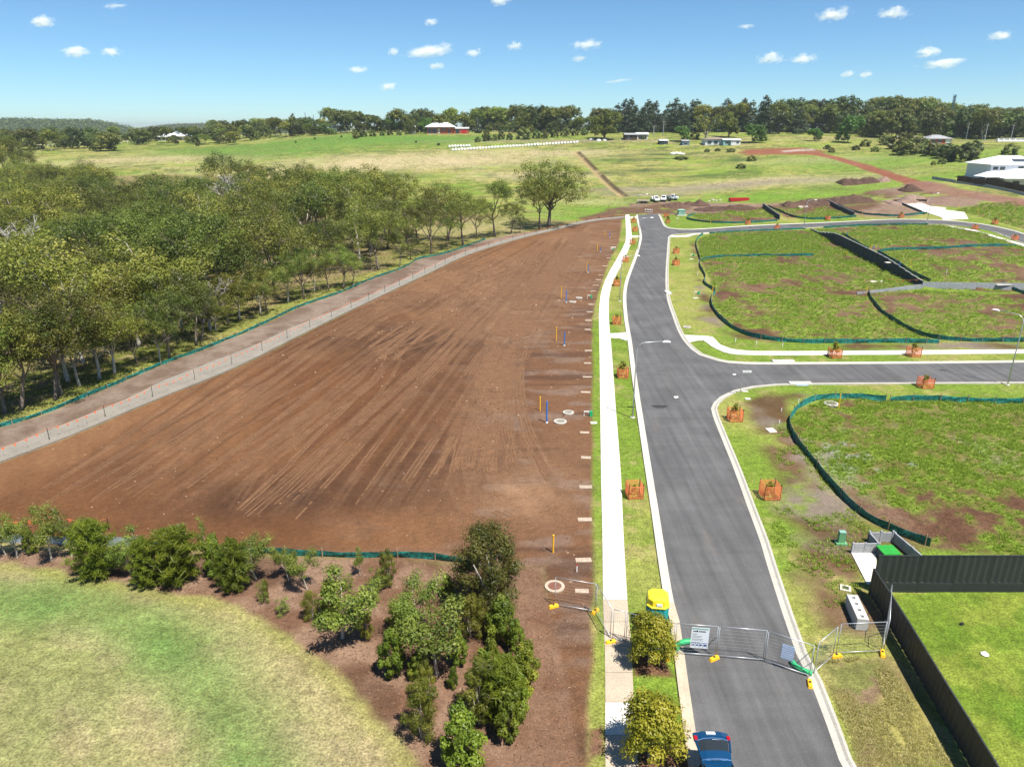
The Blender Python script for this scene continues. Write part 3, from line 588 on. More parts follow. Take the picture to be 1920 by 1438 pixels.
def rng_(v, lo, hi, a=.3, b=.7):
    q = n.new('ShaderNodeMapRange'); q.inputs['From Min'].default_value = a; q.inputs['From Max'].default_value = b; q.inputs['To Min'].default_value = lo; q.inputs['To Max'].default_value = hi; l.new(v, q.inputs['Value']); return q.outputs[0]
def mth(op, a, b):
    q = n.new('ShaderNodeMath'); q.operation = op
    for k, v in enumerate((a, b)):
        if isinstance(v, (int, float)): q.inputs[k].default_value = v
        else: l.new(v, q.inputs[k])
    return q.outputs[0]
fa, fb, fc = noi(9, 3), noi(2.2, 4), noi(.45, 4)
ge = mth('MULTIPLY', mth('MULTIPLY', rng_(fa, .55, 1.45), rng_(fb, .72, 1.28)), rng_(fc, .82, 1.18))
de = mth('MULTIPLY', mth('MULTIPLY', rng_(fa, .78, 1.22), rng_(fb, .86, 1.14)), rng_(fc, .92, 1.08))
mxn = n.new('ShaderNodeMix'); mxn.data_type = 'FLOAT'; l.new(ag.outputs['Fac'], mxn.inputs['Factor']); l.new(de, mxn.inputs['A']); l.new(ge, mxn.inputs['B'])
vs = n.new('ShaderNodeVectorMath'); vs.operation = 'SCALE'; l.new(at.outputs['Color'], vs.inputs[0]); l.new(mxn.outputs['Result'], vs.inputs['Scale'])
# pale stones and chips scattered over the bare soil
vo = n.new('ShaderNodeTexVoronoi'); vo.inputs['Scale'].default_value = 1.6; vo.inputs['Randomness'].default_value = 1; l.new(geo.outputs['Position'], vo.inputs['Vector'])
stn = mth('LESS_THAN', vo.outputs['Distance'], mth('MULTIPLY', rng_(noi(.9, 2), 0, .20, .52, .75), mth('SUBTRACT', 1.0, ag.outputs['Fac'])))
mc = n.new('ShaderNodeMix'); mc.data_type = 'RGBA'; l.new(mth('MULTIPLY', stn, .75), mc.inputs['Factor']); l.new(vs.outputs[0], mc.inputs['A']); mc.inputs['B'].default_value = (.33, .24, .17, 1)
l.new(mc.outputs['Result'], p.inputs['Base Color'])
bp = n.new('ShaderNodeBump'); bp.inputs['Strength'].default_value = .55; bp.inputs['Distance'].default_value = .12; l.new(mth('ADD', fa, mth('MULTIPLY', fb, 2.0)), bp.inputs['Height']); l.new(bp.outputs[0], p.inputs['Normal'])
me = mesh_np('ground', np.stack([XX, YY, ZZ], 1), np.stack([a0, a0+1, a0+nx+1, a0+nx], 1), gm)
ca = me.attributes.new('ground_colour', 'FLOAT_COLOR', 'POINT'); ca.data.foreach_set('color', np.concatenate([np.clip(col, 0, 1), np.ones((N, 1))], 1).astype(np.float32).ravel())
ta = me.attributes.new('turf', 'FLOAT', 'POINT'); ta.data.foreach_set('value', grass_amt.astype(np.float32))
me.polygons.foreach_set('use_smooth', np.ones(len(me.polygons), bool)); ground = link('ground', me); tag(ground, 'open ground of pasture, graded brown earth, building plots and lawn', kind='structure')
# ------------------------------------------------------------------ roads, kerbs, paths
rd_o = sheet('road', road_poly, M['asphalt'], .012); tag(rd_o, 'new dark asphalt street with two side streets')
KP = [(0, -.12), (0, .022), (.30, .03), (.42, .115), (.55, .12), (.58, -.12)]
def kerb(pts, side, m, label): 
    b = MB(); b.sweep(drape(dedupe(pts)), KP, True, side); o = b.build('kerb', m); o['kind'] = 'structure'; o['label'] = label
ysplit = G2(1262, 1150)[1]
kerb([p for p in L_main if p[1] < ysplit]+[p for p in L_main if p[1] >= ysplit][:1], 1, M['old_concrete'], 'older tan concrete kerb beside the parked blue car')
kerb([p for p in L_main if p[1] >= ysplit], 1, M['kerb'], 'pale concrete kerb along the left edge of the street')
kerb(R_near, -1, M['kerb'], 'pale concrete kerb curving from the street into the near side street')
kerb(R_mid[::-1], 1, M['kerb'], 'pale concrete kerb around the large grassy plot')
kerb(R_far, 1, M['kerb'], 'pale concrete kerb on the far side of the back side street')
def strip_slabs(Lp, Rp, n_seg, name, m, label, dz=.04, th=.12, y_tan=None, ymax=75):
    a, b = resample(V2(Lp), .25), resample(V2(Rp), .25); root = None; far = []
    P = lambda arr, t: arr[min(len(arr)-2, int(t*(len(arr)-1)))].lerp(arr[min(len(arr)-2, int(t*(len(arr)-1)))+1], t*(len(arr)-1)-min(len(arr)-2, int(t*(len(arr)-1))))
    root = thing(name, label, None, (0, 0, 0)); root['kind'] = 'structure'; i = 0
    while i < n_seg:
        g = .035/(len(a)*.25); t0, t1 = i/n_seg, (i+1)/n_seg-g
        c0 = P(a, t0)
        if c0.y > ymax: break
        q = [P(b, t0), P(b, t1), P(a, t1), P(a, t0)]
        # exact ends so that the joint stays thin
        mb = MB(); z = [Z1(v.x, v.y)+dz for v in q]
        q = [Vector((v.x, v.y, zz)) for v, zz in zip(q, z)]; mb.add(q+[v-Vector((0, 0, th)) for v in q], [(0, 1, 2, 3), (0, 4, 5, 1), (1, 5, 6, 2), (2, 6, 7, 3), (3, 7, 4, 0)])
        mm = m
        if y_tan: mm = y_tan(c0.y)
        mb.build('slab', mm, root); i += 1
    k0 = i/n_seg; rest = [P(a, k0+(1-k0)*s/120) for s in range(121)]; restb = [P(b, k0+(1-k0)*s/120) for s in range(121)]
    mb = MB(); 
    pts = drape(rest, dz)+drape(restb, dz); mb.add(pts, [(j, 121+j, 122+j, j+1) for j in range(120)]+[(j, j+1, j+1, j) for j in []])
    mb.v += [(v[0], v[1], v[2]-th) for v in mb.v[:242]]; mb.f += [(j+242, j, j+1, j+243) for j in range(120)]+[(121+j, 121+j+242, 122+j+242, 122+j) for j in range(120)]
    mb.build('far_paving', m, root); return root
def tan(y):
    yw, yt = G2(1160, 1341)[1], G2(1160, 1400)[1]
    return M['concrete'] if y > G2(1150, 1150)[1] or yt < y < yw else M['old_concrete']
path_L = [(path_L[0][0]-.25, path_L[0][1]-14)]+path_L; path_R = [(path_R[0][0]+.2, path_R[0][1]-14)]+path_R
strip_slabs(path_L, path_R, 110, 'footpath', M['concrete'], 'long white concrete footpath beside the main street', y_tan=tan)
strip_slabs(pathr_N[::-1], pathr_S[::-1], 60, 'footpath', M['concrete'], 'white concrete footpath along the near side street', ymax=-1)
for px, lab in (([(1144,625.5),(1160,625),(1172,623.5),(1179,621),(1181,640),(1172,638.5),(1160,634.5),(1145.5,634)], 'flared white path link between footpath and street'),
           ([(1185,442.2),(1200,442.2),(1201,445),(1185,445.6)], 'short white path link at the back of the street'), ([(1181,407),(1196,406.5),(1196,409.5),(1181,410)], 'far white path link at the end of the street'),
           ([(1682,380.5),(1728,381),(1745,387),(1774,390),(1772,394),(1808,398),(1816,411),(1768,413),(1766,408),(1728,396)], 'broad white concrete driveway off the back side street'),
           ([(1778,423.5),(1830,432),(1920,458.5),(1920,463),(1830,434.5),(1780,425.5)], 'white footpath on the bend of the back side street'),
           ([(1258,442),(1284,441.5),(1300,438.5),(1330,437),(1330,438),(1302,440.5),(1290,444.5),(1257,445)], 'curved white path at the corner of the back side street'),
           ([(1596,1037),(1643,1037),(1643,1064),(1637,1095),(1626,1096)], 'pale concrete pad beside the black fence')):
    o = sheet('path', GL(px), M['concrete'], .045, thick=.15); o['label'] = lab
# raised grey strip along the bare pad
mb = MB(); U, D = resample(V2(conc_U), 2.0), V2(conc_D)
def nearest(p, L): return min(L, key=lambda q: (q-p).length)
Dr = resample(D, .5); prs = [(p, nearest(p, Dr)) for p in U]
top = [(Vector((a.x, a.y, Z1(a.x, a.y)+.14)), Vector((b.x, b.y, Z1(b.x, b.y)+.14))) for a, b in prs]
for a, b in top: mb.v += [tuple(a), tuple(b), tuple(a-Vector((0, 0, .7))), tuple(b-Vector((0, 0, .7)))]
for i in range(len(top)-1):
    k = i*4; mb.f += [(k, k+1, k+5, k+4), (k+1, k+3, k+7, k+5), (k+2, k, k+4, k+6)]
cs = mb.build('concrete_strip', M['grey_concrete']); tag(cs, 'long grey concrete strip between the brown earth and the woodland', kind='structure')

# tyre treads pressed into the pad: short bars of compacted pale soil, broken up along their length
tv = []; 
for pts_, gauge, w, a in TREAD:
    P = resample(V2(pts_), .42); n_ = len(P)
    if n_ < 12 or gauge < 1: continue
    arr = np.array([(q.x, q.y) for q in P]); d = np.gradient(arr, axis=0); d /= np.linalg.norm(d, axis=1)[:, None]+1e-9; nn = np.stack([-d[:, 1], d[:, 0]], 1)
    for off in ((-gauge/2-.16, -gauge/2+.16, gauge/2-.16, gauge/2+.16) if gauge > 1 else (-.3, .3)):
        c = arr+nn*off; hw = .05+.05*rng.random(); L = .235
        keep = fbm(c[:, 0], c[:, 1], 6, 3, 83) + .22*a + rng.normal(0, .012, n_) > .61
        k = np.arange(n_); e_ = rng.random(2)*.14; keep &= (k > n_*(.03+e_[0])) & (k < n_*(1-e_[1])); c, dd, n2_ = c[keep], d[keep], nn[keep]
        tv.append(np.stack([c-dd*L-n2_*hw, c-dd*L+n2_*hw, c+dd*L+n2_*hw, c+dd*L-n2_*hw], 1).reshape(-1, 2))
tv = np.concatenate(tv); q4 = inpoly(pad_poly, tv[:, 0], tv[:, 1]).reshape(-1, 4).all(1); tv = tv.reshape(-1, 4, 2)[q4].reshape(-1, 2)
jx, jy = tv[:, 0], tv[:, 1]; relz = ZT(jx, jy)+(fbm(jx, jy, 3, 3, 60)-.5)*.07+.012
from mathutils import noise as _n
M['tread'] = mat('compacted_soil', (.143, .073, .0355), .95, .25, 1.2, .2, fine=8, world=True)
o = link('tyre_treads', mesh_np('tyre_treads', np.stack([jx, jy, relz], 1), np.arange(len(tv)).reshape(-1, 4)[:, ::-1], M['tread'])); tag(o, 'broken pale tyre tread marks across the graded brown earth', kind='stuff')

for px, lab in (([(1263,744),(1266,743),(1269,746),(1266,747)], 'small white paint mark on the street by the junction'), ([(1267,743.5),(1271,743),(1272,746),(1269,746)], 'second small white paint mark on the street by the junction'), ([(1374,701),(1380,701),(1380,703),(1374,703)], 'small white paint mark beside the street name sign')):
    o = sheet('road_marking', GL(px), M['white'], .018); o['label'] = lab
c_ = G2(1237, 762.5); o = sheet('oil_stain', [(c_[0]+.75*math.cos(a)*(1+.25*math.sin(3*a)), c_[1]+.5*math.sin(a)*(1+.2*math.cos(2*a))) for a in [k*.45 for k in range(14)]], mat('dark_stain', (.032, .031, .031), .7, .3, 3), .017); o['label'] = 'dark oily stain on the main street'
# ------------------------------------------------------------------ retaining walls and fences
def panel_wall(name, label, cat, A, B, n, h, m, post_m=None, board='panel', rows=1, th=.08, postw=.12, posth=.08, hs=None, cap=None, zt=None, seam=.012, group=None):
    A, B = Vector((*A, 0)), Vector((*B, 0)); t = thing(name, label, cat, (A.x, A.y, 0), 0, group); d = (B-A); L = d.length; d.normalize(); rz = math.atan2(d.y, d.x); s = L/n
    for i in range(n+1):
        p = A+d*s*i; hh = hs(i/n) if hs else h; z = (zt(p) if zt else Z1(p.x, p.y))
        if post_m: MB().box((0, 0, -.2), (postw, postw, hh+posth+.2), rz).build('post', post_m, t, loc=(p.x-A.x, p.y-A.y, z))
        if i < n:
            q = A+d*s*(i+.5); z2 = (zt(q) if zt else Z1(q.x, q.y)); h2 = hs((i+.5)/n) if hs else h; rh = (h2+(.0 if rows > 1 else .15))/rows
            for r in range(rows):
                mb = MB().box((0, 0, 0), (s-(postw if post_m else 0)-.01, th, rh-seam), rz)
                mb.build(board, m, t, loc=(q.x-A.x, q.y-A.y, z2+r*rh-(.15 if rows == 1 else 0)))
            if cap: MB().box((0, 0, 0), (s, th+.10, .06), rz).build('capping', cap, t, loc=(q.x-A.x, q.y-A.y, z2+h2+.003))
    return t
lowz = lambda off: (lambda p: Z1(p.x-off, p.y))
panel_wall('retaining_wall', 'long dark retaining wall with pale capping between the grassy plots', 'retaining wall', (WALL_A[0]-.12, WALL_A[1]), (WALL_B[0]-.12, WALL_B[1]), 26, 2.2, M['wall_dark'], M['wall_dark'], zt=lambda p: Z1(p.x-.9, p.y), hs=lambda t: max(.5, Z1(WALL_A[0]+(WALL_B[0]-WALL_A[0])*t+1.2, WALL_A[1]+(WALL_B[1]-WALL_A[1])*t)+.28), cap=M['wall_grey'], postw=.16)
a, b = G2(1607, 552), (WALL_B[0]-.3, WALL_B[1]-.3)
panel_wall('retaining_wall', 'low grey stepped sleeper wall left of the long dark wall', 'retaining wall', a, b, 7, .6, M['wall_grey'], M['wall_grey'], 'sleeper', 2, hs=lambda t: .35+.45*t, zt=lambda p: Z1(p.x, p.y-.8))
panel_wall('retaining_wall', 'grey sleeper wall at the near end of the long dark wall', 'retaining wall', (WALL_B[0]-.3, WALL_B[1]-.3), (100, 116.2), 14, .9, M['wall_grey'], M['wall_grey'], 'sleeper', 3, hs=lambda t: max(.35, Z1(WALL_B[0]+1+29*t, 118.8)+.25), zt=lambda p: Z1(p.x, p.y-1.2))
for (p, q, nn, hh, lab) in (((1430,389),(1461,412.5),8,1.3,'dark retaining wall beside the first plot behind the back side street'), ((1551,382),(1601,406),9,1.2,'dark retaining wall beside the second plot behind the back side street'), ((1680,379),(1733,402),10,.5,'low dark retaining wall along the white driveway')):
    panel_wall('retaining_wall', lab, 'retaining wall', G2(*p), G2(*q), nn, hh, M['wall_dark'], M['wall_dark'], cap=M['wall_grey'])
# black steel fences round the back garden
def ribbed(L, h, rz, n):
    b = MB(); th = .035; k = max(2, int(L/.19)); pts = []
    for i in range(k+1):
        x = -L/2+L*i/k; o = .022*(1 if i % 2 else -1); pts.append((x, o))
    cs, sn = math.cos(rz), math.sin(rz); vs = []
    for x, o in pts:
        for z in (0, h):
            for y in (o+th/2, o-th/2): vs.append((x*cs-y*sn, x*sn+y*cs, z))
    f = []
    for i in range(k):
        q = i*4; r = q+4; f += [(q, r, r+2, q+2), (q+3, r+3, r+1, q+1), (q+2, r+2, r+3, q+3), (q+1, r+1, r, q)]
    f += [(0, 2, 3, 1), (k*4+1, k*4+3, k*4+2, k*4)]
    return b.add(vs, f)
def steel_fence(label, P, h, sleepers=0):
    t = thing('steel_fence', label, 'fence', (P[0][0], P[0][1], 0)); ox, oy = P[0]
    for i, (x, y) in enumerate(P):
        rz = math.atan2(P[min(i+1, len(P)-1)][1]-P[max(i-1, 0)][1], P[min(i+1, len(P)-1)][0]-P[max(i-1, 0)][0])
        MB().box((0, 0, -.2), (.075, .10, h+.06+.2+sleepers*.22), rz).build('post', M['black_fence'], t, loc=(x-ox, y-oy, Z1(x, y)))
        if i < len(P)-1:
            x2, y2 = P[i+1]; cx, cy = (x+x2)/2, (y+y2)/2; L = math.hypot(x2-x, y2-y); r = math.atan2(y2-y, x2-x); z0 = Z1(cx, cy)+sleepers*.22+.03
            for s in range(sleepers): MB().box((0, 0, 0), (L-.09, .09, .205), r).build('sleeper', M['black_fence'], t, loc=(cx-ox, cy-oy, Z1(cx, cy)+s*.22))
            ribbed(L-.08, h-.03, r, 0).build('panel', M['black_fence'], t, loc=(cx-ox, cy-oy, z0))
            MB().box((0, 0, 0), (L-.08, .07, .05), r).build('rail', M['black_fence'], t, loc=(cx-ox, cy-oy, z0+h-.03+.002))
    return t
def topat(px, py, h):                                   # ground point whose vertical reaches pixel at height h
    d = ray(px, py); t = (h-CAM_H)/d[2]; return (d[0]*t, d[1]*t)
P1 = [(21.35, 35.35)]+[topat(px, 1044, 2.45) for px in (1668, 1734, 1801, 1869)]
y1 = 35.35; st_ = P1[2][0]-P1[1][0]; P1 = [(p[0], y1) for p in P1]; P1 += [(P1[-1][0]+st_*k, y1) for k in range(1, 9)]
steel_fence('black steel fence on black sleepers across the back of the green lawn', P1, 1.8, 3)
P2 = [topat(*q, 1.8) for q in ((1639.5,1066),(1673,1116),(1703,1163),(1732.6,1211),(1772.4,1276),(1815.6,1344),(1865.5,1425))]
dv = (P2[-1][0]-P2[-2][0], P2[-1][1]-P2[-2][1]); P2 += [(P2[-1][0]+dv[0]*k, P2[-1][1]+dv[1]*k) for k in (1, 2, 3, 4)]
steel_fence('black steel fence running along the left side of the green lawn', P2, 1.75)
# silt fences: a sagging strip of green geotextile on timber stakes
def silt(label, px, h=.55, step=2.3, m=None, world=None, m2=None):
    pts = resample(V2(world) if world else catmull(V2(GL(px)), 1.0), .55); pts = drape(pts); o = pts[0].copy(); t = thing('silt_fence', label, 'silt fence', o); b = MB(); q = rr.random()*9; vs = []
    for i, p in enumerate(pts):
        a = pts[min(i+1, len(pts)-1)]-pts[max(i-1, 0)]; nn = Vector((-a.y, a.x, 0)).normalized(); p = p-o
        s = .045*math.sin(i*1.13+q)+.035*math.sin(i*2.7+q*2); hh = h*(1-.12*abs(math.sin(i*.55*math.pi/step)))*(1+.10*math.sin(i*.37+q))
        for k, (w, z) in enumerate(((.05+.05*math.sin(i*.9), -.02), (s*.5+.02, hh*.35), (s*.8, hh*.7), (s*.3, hh))):
            vs.append(p+nn*w+Vector((0, 0, z))); 
        for w, z in ((s*.3+.012, hh), (s*.8+.012, hh*.7), (s*.5+.032, hh*.35), (.062+.05*math.sin(i*.9), -.02)): vs.append(p+nn*w+Vector((0, 0, z)))
    f = [(i*8+k, i*8+(k+1) % 8, i*8+8+(k+1) % 8, i*8+8+k) for i in range(len(pts)-1) for k in range(8)]
    b.add(vs, f).build('fabric', m or M['geo'], t)
    for p in resample(pts, step):
        MB().box((0, 0, -.1), (.06, .06, h+.30), rr.random()).build('stake', M['wood'], t, loc=p-o+Vector((0, 0, 0)))
    return t
silt('long green silt fence along the foot of the woodland', None, .42, 2.6, world=silt_W)
silt('torn green silt fence behind the young planted trees', None, .5, 2.4, world=silt_S)
silt('pale grey silt fence at the left end of the planted bed', [(-60,1013),(0,1017),(80,1020),(156,1022),(262,1027)], .75, 2.4, m=M['geo_light'])
silt('green silt fence sweeping round the near right plot to the bin enclosure', [(1660,753),(1620,748),(1560,746.5),(1515,755),(1487,776),(1479,795),(1487,820),(1505,845),(1528,872),(1550,902),(1585,940),(1625,973),(1680,1000),(1745,1026)], .62, 2.4)
silt('green silt fence along the top right side of the near plot', [(1668,754),(1690,751),(1740,752),(1800,754),(1920,757.5),(2000,760)], .62, 2.6)
silt('green silt fence round the left and front of the big grassy plot', [(1318,440),(1308,448),(1305,462),(1312,487),(1312,500),(1322,520),(1320,532),(1340,547),(1335,556),(1333,572),(1345,592),(1362,608),(1380,620),(1410,632),(1450,639),(1500,643),(1560,644),(1640,643),(1760,643.5)], .62, 2.6)
silt('green silt fence across the middle of the big grassy plot', [(1313,490),(1325,486),(1355,482.5),(1400,481),(1460,480.5),(1525,480)], .55, 2.8)
silt('green silt fence between the big plot and the front right plot', [(1628,548),(1632,560),(1650,583),(1680,605),(1712,622),(1745,634),(1800,640),(1870,641),(1960,641)], .6, 2.6)
silt('short green silt fence right of the grey sleeper wall', [(1879,534),(1895,543),(1930,555)], .6, 2.4)
silt('green silt fence round the first plot behind the back side street', [(1304,402),(1292,406),(1288,411),(1305,415),(1340,418.5),(1380,419),(1420,417.5),(1458,414.5)], .6, 2.8)
silt('green silt fence curving beside the second plot behind the back side street', [(1440,388),(1460,396),(1490,408),(1520,411.5),(1560,410.5),(1605,407)], .6, 2.8)
silt('green silt fence in front of the brown plot next to the white driveway', [(1569,384),(1590,394),(1620,402),(1660,405.5),(1700,404.5),(1738,401)], .6, 2.8)
silt('green silt fence behind the long dark wall on the upper plot', [(1645,474),(1660,471),(1700,468.5),(1780,466),(1905,462.5)], .6, 2.8)
silt('dark silt fence running beside the long dark wall', [(1578,440),(1600,452),(1628,471)], .55, 2.6)
silt('green silt fence beside the near half of the long dark wall', [(1645,475),(1680,493),(1715,516),(1744,529)], .6, 2.6)
silt('green silt fence along the back side street above the long dark wall', [(1544,428),(1600,424.5),(1680,422.5),(1740,422)], .55, 2.8)
silt('faint green silt fence at the foot of the back side street kerb', [(1330,438.5),(1400,434.5),(1470,431.5),(1510,430)], .45, 2.8)
# steel pickets with orange flag bunting along the grey strip
b0 = [Vector((x, y, Z1(x, y)+.12)) for x, y in [((a.x*.25+b.x*.75), (a.y*.25+b.y*.75)) for a, b in top]]
def bunting(label, pts, step, h, flag_step=.9, strip=True):
    t = thing('bunting', label, 'bunting', pts[0]); o = pts[0]; P = resample(pts, step); rope = MB(); fl = MB()
    for p in P: MB().box((0, 0, -.3), (.045, .045, h+.3), .4).build('picket', M['black_metal'], t, loc=p-o)
    for a, c in zip(P[:-1], P[1:]):
        n = max(3, int((c-a).length/flag_step)); d = (c-a).normalized(); pr = None
        for i in range(n+1):
            u = i/n; q = a.lerp(c, u)-o+Vector((0, 0, h*.93-.28*4*u*(1-u)))
            if pr is not None: rope.tube([pr, q], .008, 4)
            pr = q
            if 0 < i < n: fl.add([q-d*.10, q+d*.10, q+Vector((0, 0, -.26))+d*.02, q-d*.10+Vector((.01, .01, 0)), q+d*.10+Vector((.01, .01, 0)), q+Vector((.01, .01, -.26))+d*.02], [(0, 1, 2), (5, 4, 3), (0, 3, 4, 1), (1, 4, 5, 2), (2, 5, 3, 0)])
    rope.build('rope', M['orange'], t); o2 = fl.build('flags', M['flag'], t); o2['kind'] = 'stuff'
bunting('orange flag bunting on black pickets along the grey concrete strip', b0, 5.6, 1.15)
bunting('orange flag bunting over the low grey stepped wall', [G(1655, 536)+Vector((0, 0, .5)), G(1690, 540)+Vector((0, 0, .5)), Vector((WALL_B[0]-.3, WALL_B[1]-.6, .9))], 6, .9)
bunting('orange bunting behind the planted bed at the left edge', [G(-20, 995), G(75, 985), G(205, 993)], 4.5, .9, .8)
# timber fences on block walls beside the white houses on the right
def paling(label, A, B, h, base, n):
    A3, B3 = Vector((*A, Z1(*A))), Vector((*B, Z1(*B))); t = thing('timber_fence', label, 'fence', A3); d = B3-A3; rz = math.atan2(d.y, d.x); s = d.length/n
    for i in range(n):
        p = d*((i+.5)/n); MB().box((0, 0, base+.02), (s-.03, .07, h+.12*rr.random()), rz).build('panel', M['fence_brown'], t, loc=p)
        MB().box((0, 0, -.6), (s-.01, .2, base+.58), rz).build('wall_block', M['wall_grey'], t, loc=p)
paling('dark timber fence on grey wall nearest the white houses', G2(1846,351), G2(1990,383), 1.9, 1.0, 22)
paling('dark timber fence on grey wall behind the open patio', G2(1793,343), G2(1846,351), 1.8, .5, 12)
panel_wall('retaining_wall', 'low grey block wall at the left end of the timber fence', 'retaining wall', G2(1747,336), G2(1792,343), 8, .9, M['wall_grey'])
panel_wall('timber_fence', 'low brown timber barrier behind the white driveway', 'fence', G2(1675,380), G2(1737,379), 9, .8, M['fence_brown'], M['fence_brown'])
# ------------------------------------------------------------------ trees and shrubs: tapered limbs, crowns of many small leaves
def unit(n): v = rng.normal(size=(n, 3)); return v/np.linalg.norm(v, axis=1)[:, None]
def leaves(Cn, size, asp=.5, up=.25, out=None, droop=0, ow=1.5):
    n = len(Cn); N_ = unit(n); N_[:, 2] = np.abs(N_[:, 2])+up
    if out is not None: N_ = N_+out*ow
    N_ /= np.linalg.norm(N_, axis=1)[:, None]; A = unit(n)
    if droop: A[:, 2] -= droop
    A -= (A*N_).sum(1)[:, None]*N_; A /= np.linalg.norm(A, axis=1)[:, None]; B = np.cross(N_, A)
    s = (size*(.6+.8*rng.random(n)))[:, None]; V = np.stack([Cn-A*s*.5, Cn+B*s*asp*.5, Cn+A*s*.5, Cn-B*s*asp*.5], 1).reshape(-1, 3)
    return V, np.arange(4*n).reshape(-1, 4)
def clump_pts(cs, rs, per, flat=.7, shell=2.6):
    P, O, L = [], [], []
    for c, r in zip(cs, rs):
        n = max(4, int(per*(r/np.mean(rs))**2)); d = unit(n); rad = r*rng.random(n)**(1/shell); w = 1+.35*np.sin(d[:, 0]*4+c[0]*3)*np.cos(d[:, 1]*5+c[1])
        p = np.array(c)+d*(rad*w)[:, None]*np.array([1, 1, flat]); P.append(p); O.append(d); L.append(np.full(n, rng.normal(0, .17)))
    return np.concatenate(P), np.concatenate(O), np.concatenate(L)
def crown(cs, rs, per, size, m, flat=.7, asp=.5, up=.25, droop=0, shell=2.6, name='crown'):
    p, o, l = clump_pts(cs, rs, per, flat, shell); V, F = leaves(p, size, asp, up, o, droop)
    return mesh_np(name, V, F, m, np.clip(.5+l*1.1+rng.normal(0, .10, len(p)), 0, 1))
def curve(a, d, L, n, bend, wob):
    p = Vector(a); d = Vector(d).normalized(); out = [p.copy()]
    for i in range(n):
        d = (d+Vector((rng.normal()*wob, rng.normal()*wob, bend+rng.normal()*wob*.5))).normalized(); p = p+d*(L/n); out.append(p.copy())
    return out
def gum(H, spread, bare, nl, per, size, m, r0=None, clump=.105, flat=.68, dense=1.0, lean=.05, twig=True):
    """a eucalypt: leaning trunk, forking limbs, rounded clumps of foliage at the limb ends; returns (trunk builder, crown mesh)"""
    r0 = r0 or H*.017; tb = MB(); T = curve((0, 0, -.3), (rng.normal()*lean, rng.normal()*lean, 1), H*bare+.3, 5, .02, .06); tb.tube(T, [r0*(1.25-.6*i/5) for i in range(6)], 7)
    cs, rs = [], []; a0 = rng.random()*6.3
    for k in range(nl):
        az = a0+k*6.283/nl+rng.normal()*.35; el = .55+.55*rng.random() if k else 1.35
        st_ = T[-1-(k % 2)]; L = H*(1-bare)*(.62+.3*rng.random())*(1.0 if k else 1.05)
        hv = spread*H/(max(.2, math.cos(el))); L = min(L, hv*1.15) if k else L
        B = curve(st_, (math.cos(az)*math.cos(el), math.sin(az)*math.cos(el), math.sin(el)), L, 6, .07, .13); tb.tube(B, [r0*(.52-.42*i/6) for i in range(7)], 5)
        for j in (2, 3, 4, 5, 6):
            for q in range(2 if j < 6 else 1):
                a2 = az+rng.normal()*1.0; e2 = .2+rng.random()*.8; L2 = H*(.08+.10*rng.random())*(1.15-.08*j)
                if j == 2 and rng.random() < .4: continue
                D = curve(B[j], (math.cos(a2)*math.cos(e2), math.sin(a2)*math.cos(e2), math.sin(e2)), L2, 3, .05, .15)
                if twig: tb.tube(D, [r0*.18, r0*.13, r0*.09, r0*.03], 4)
                c = D[-1]; cs.append((c.x, c.y, c.z)); rs.append(H*clump*(.7+.6*rng.random())*dense)
    return tb, crown(cs, rs, per, size, m, flat)
def dome(H, spread, bare, nl, ncl, per, size, m, r0=None, skirt=-.35, flat=.8, cl=.40):
    """a crown of several billowing domes, one on each limb; clumps sit on the outside of every dome"""
    r0 = r0 or H*.016; tb = MB(); T = curve((0, 0, -.3), (rng.normal()*.06, rng.normal()*.06, 1), H*bare+.3, 5, .02, .06); tb.tube(T, [r0*(1.25-.6*i/5) for i in range(6)], 7); cs, rs = [], []; a0 = rng.random()*6.3
    for k in range(nl):
        az = a0+k*6.283/max(1, nl-1)+rng.normal()*.3; rad = H*(.15+.07*rng.random())*(1.15 if k == 0 else 1)
        if k == 0: e = Vector((rng.normal()*.05*H, rng.normal()*.05*H, H*.96-rad*flat))
        else: q = H*spread*(.55+.45*rng.random()); e = Vector((q*math.cos(az), q*math.sin(az), H*(bare+.12+(.80-bare)*rng.random()**.8)-rad*flat*.3)); e.z = min(e.z, H*.93-rad*flat)
        s_ = T[-1-(k % 2)]; mid = s_.lerp(e, .5)+Vector((0, 0, -.04*H+.08*H*rng.random())); tb.tube([s_, s_.lerp(mid, .5)+Vector((rng.normal(), rng.normal(), 0))*.02*H, mid, mid.lerp(e, .5)+Vector((rng.normal(), rng.normal(), 0))*.02*H, e], [r0*.55, r0*.46, r0*.36, r0*.26, r0*.12], 5)
        for c in range(ncl):
            z = skirt+(1-skirt)*((c+.5)/ncl); a = c*2.4+rng.random()*.9; h_ = math.sqrt(max(0, 1-z*z)); u = .78+.34*rng.random()
            p = e+Vector((h_*math.cos(a)*rad*u, h_*math.sin(a)*rad*u, z*rad*flat*u)); cs.append(tuple(p)); rs.append(rad*cl*(.75+.5*rng.random()))
            if c % 3 == 0: tb.tube([e-Vector((0, 0, rad*.3)), e.lerp(p, .55), p], [r0*.16, r0*.10, r0*.03], 4)
    return tb, crown(cs, rs, per, size, m, .8)
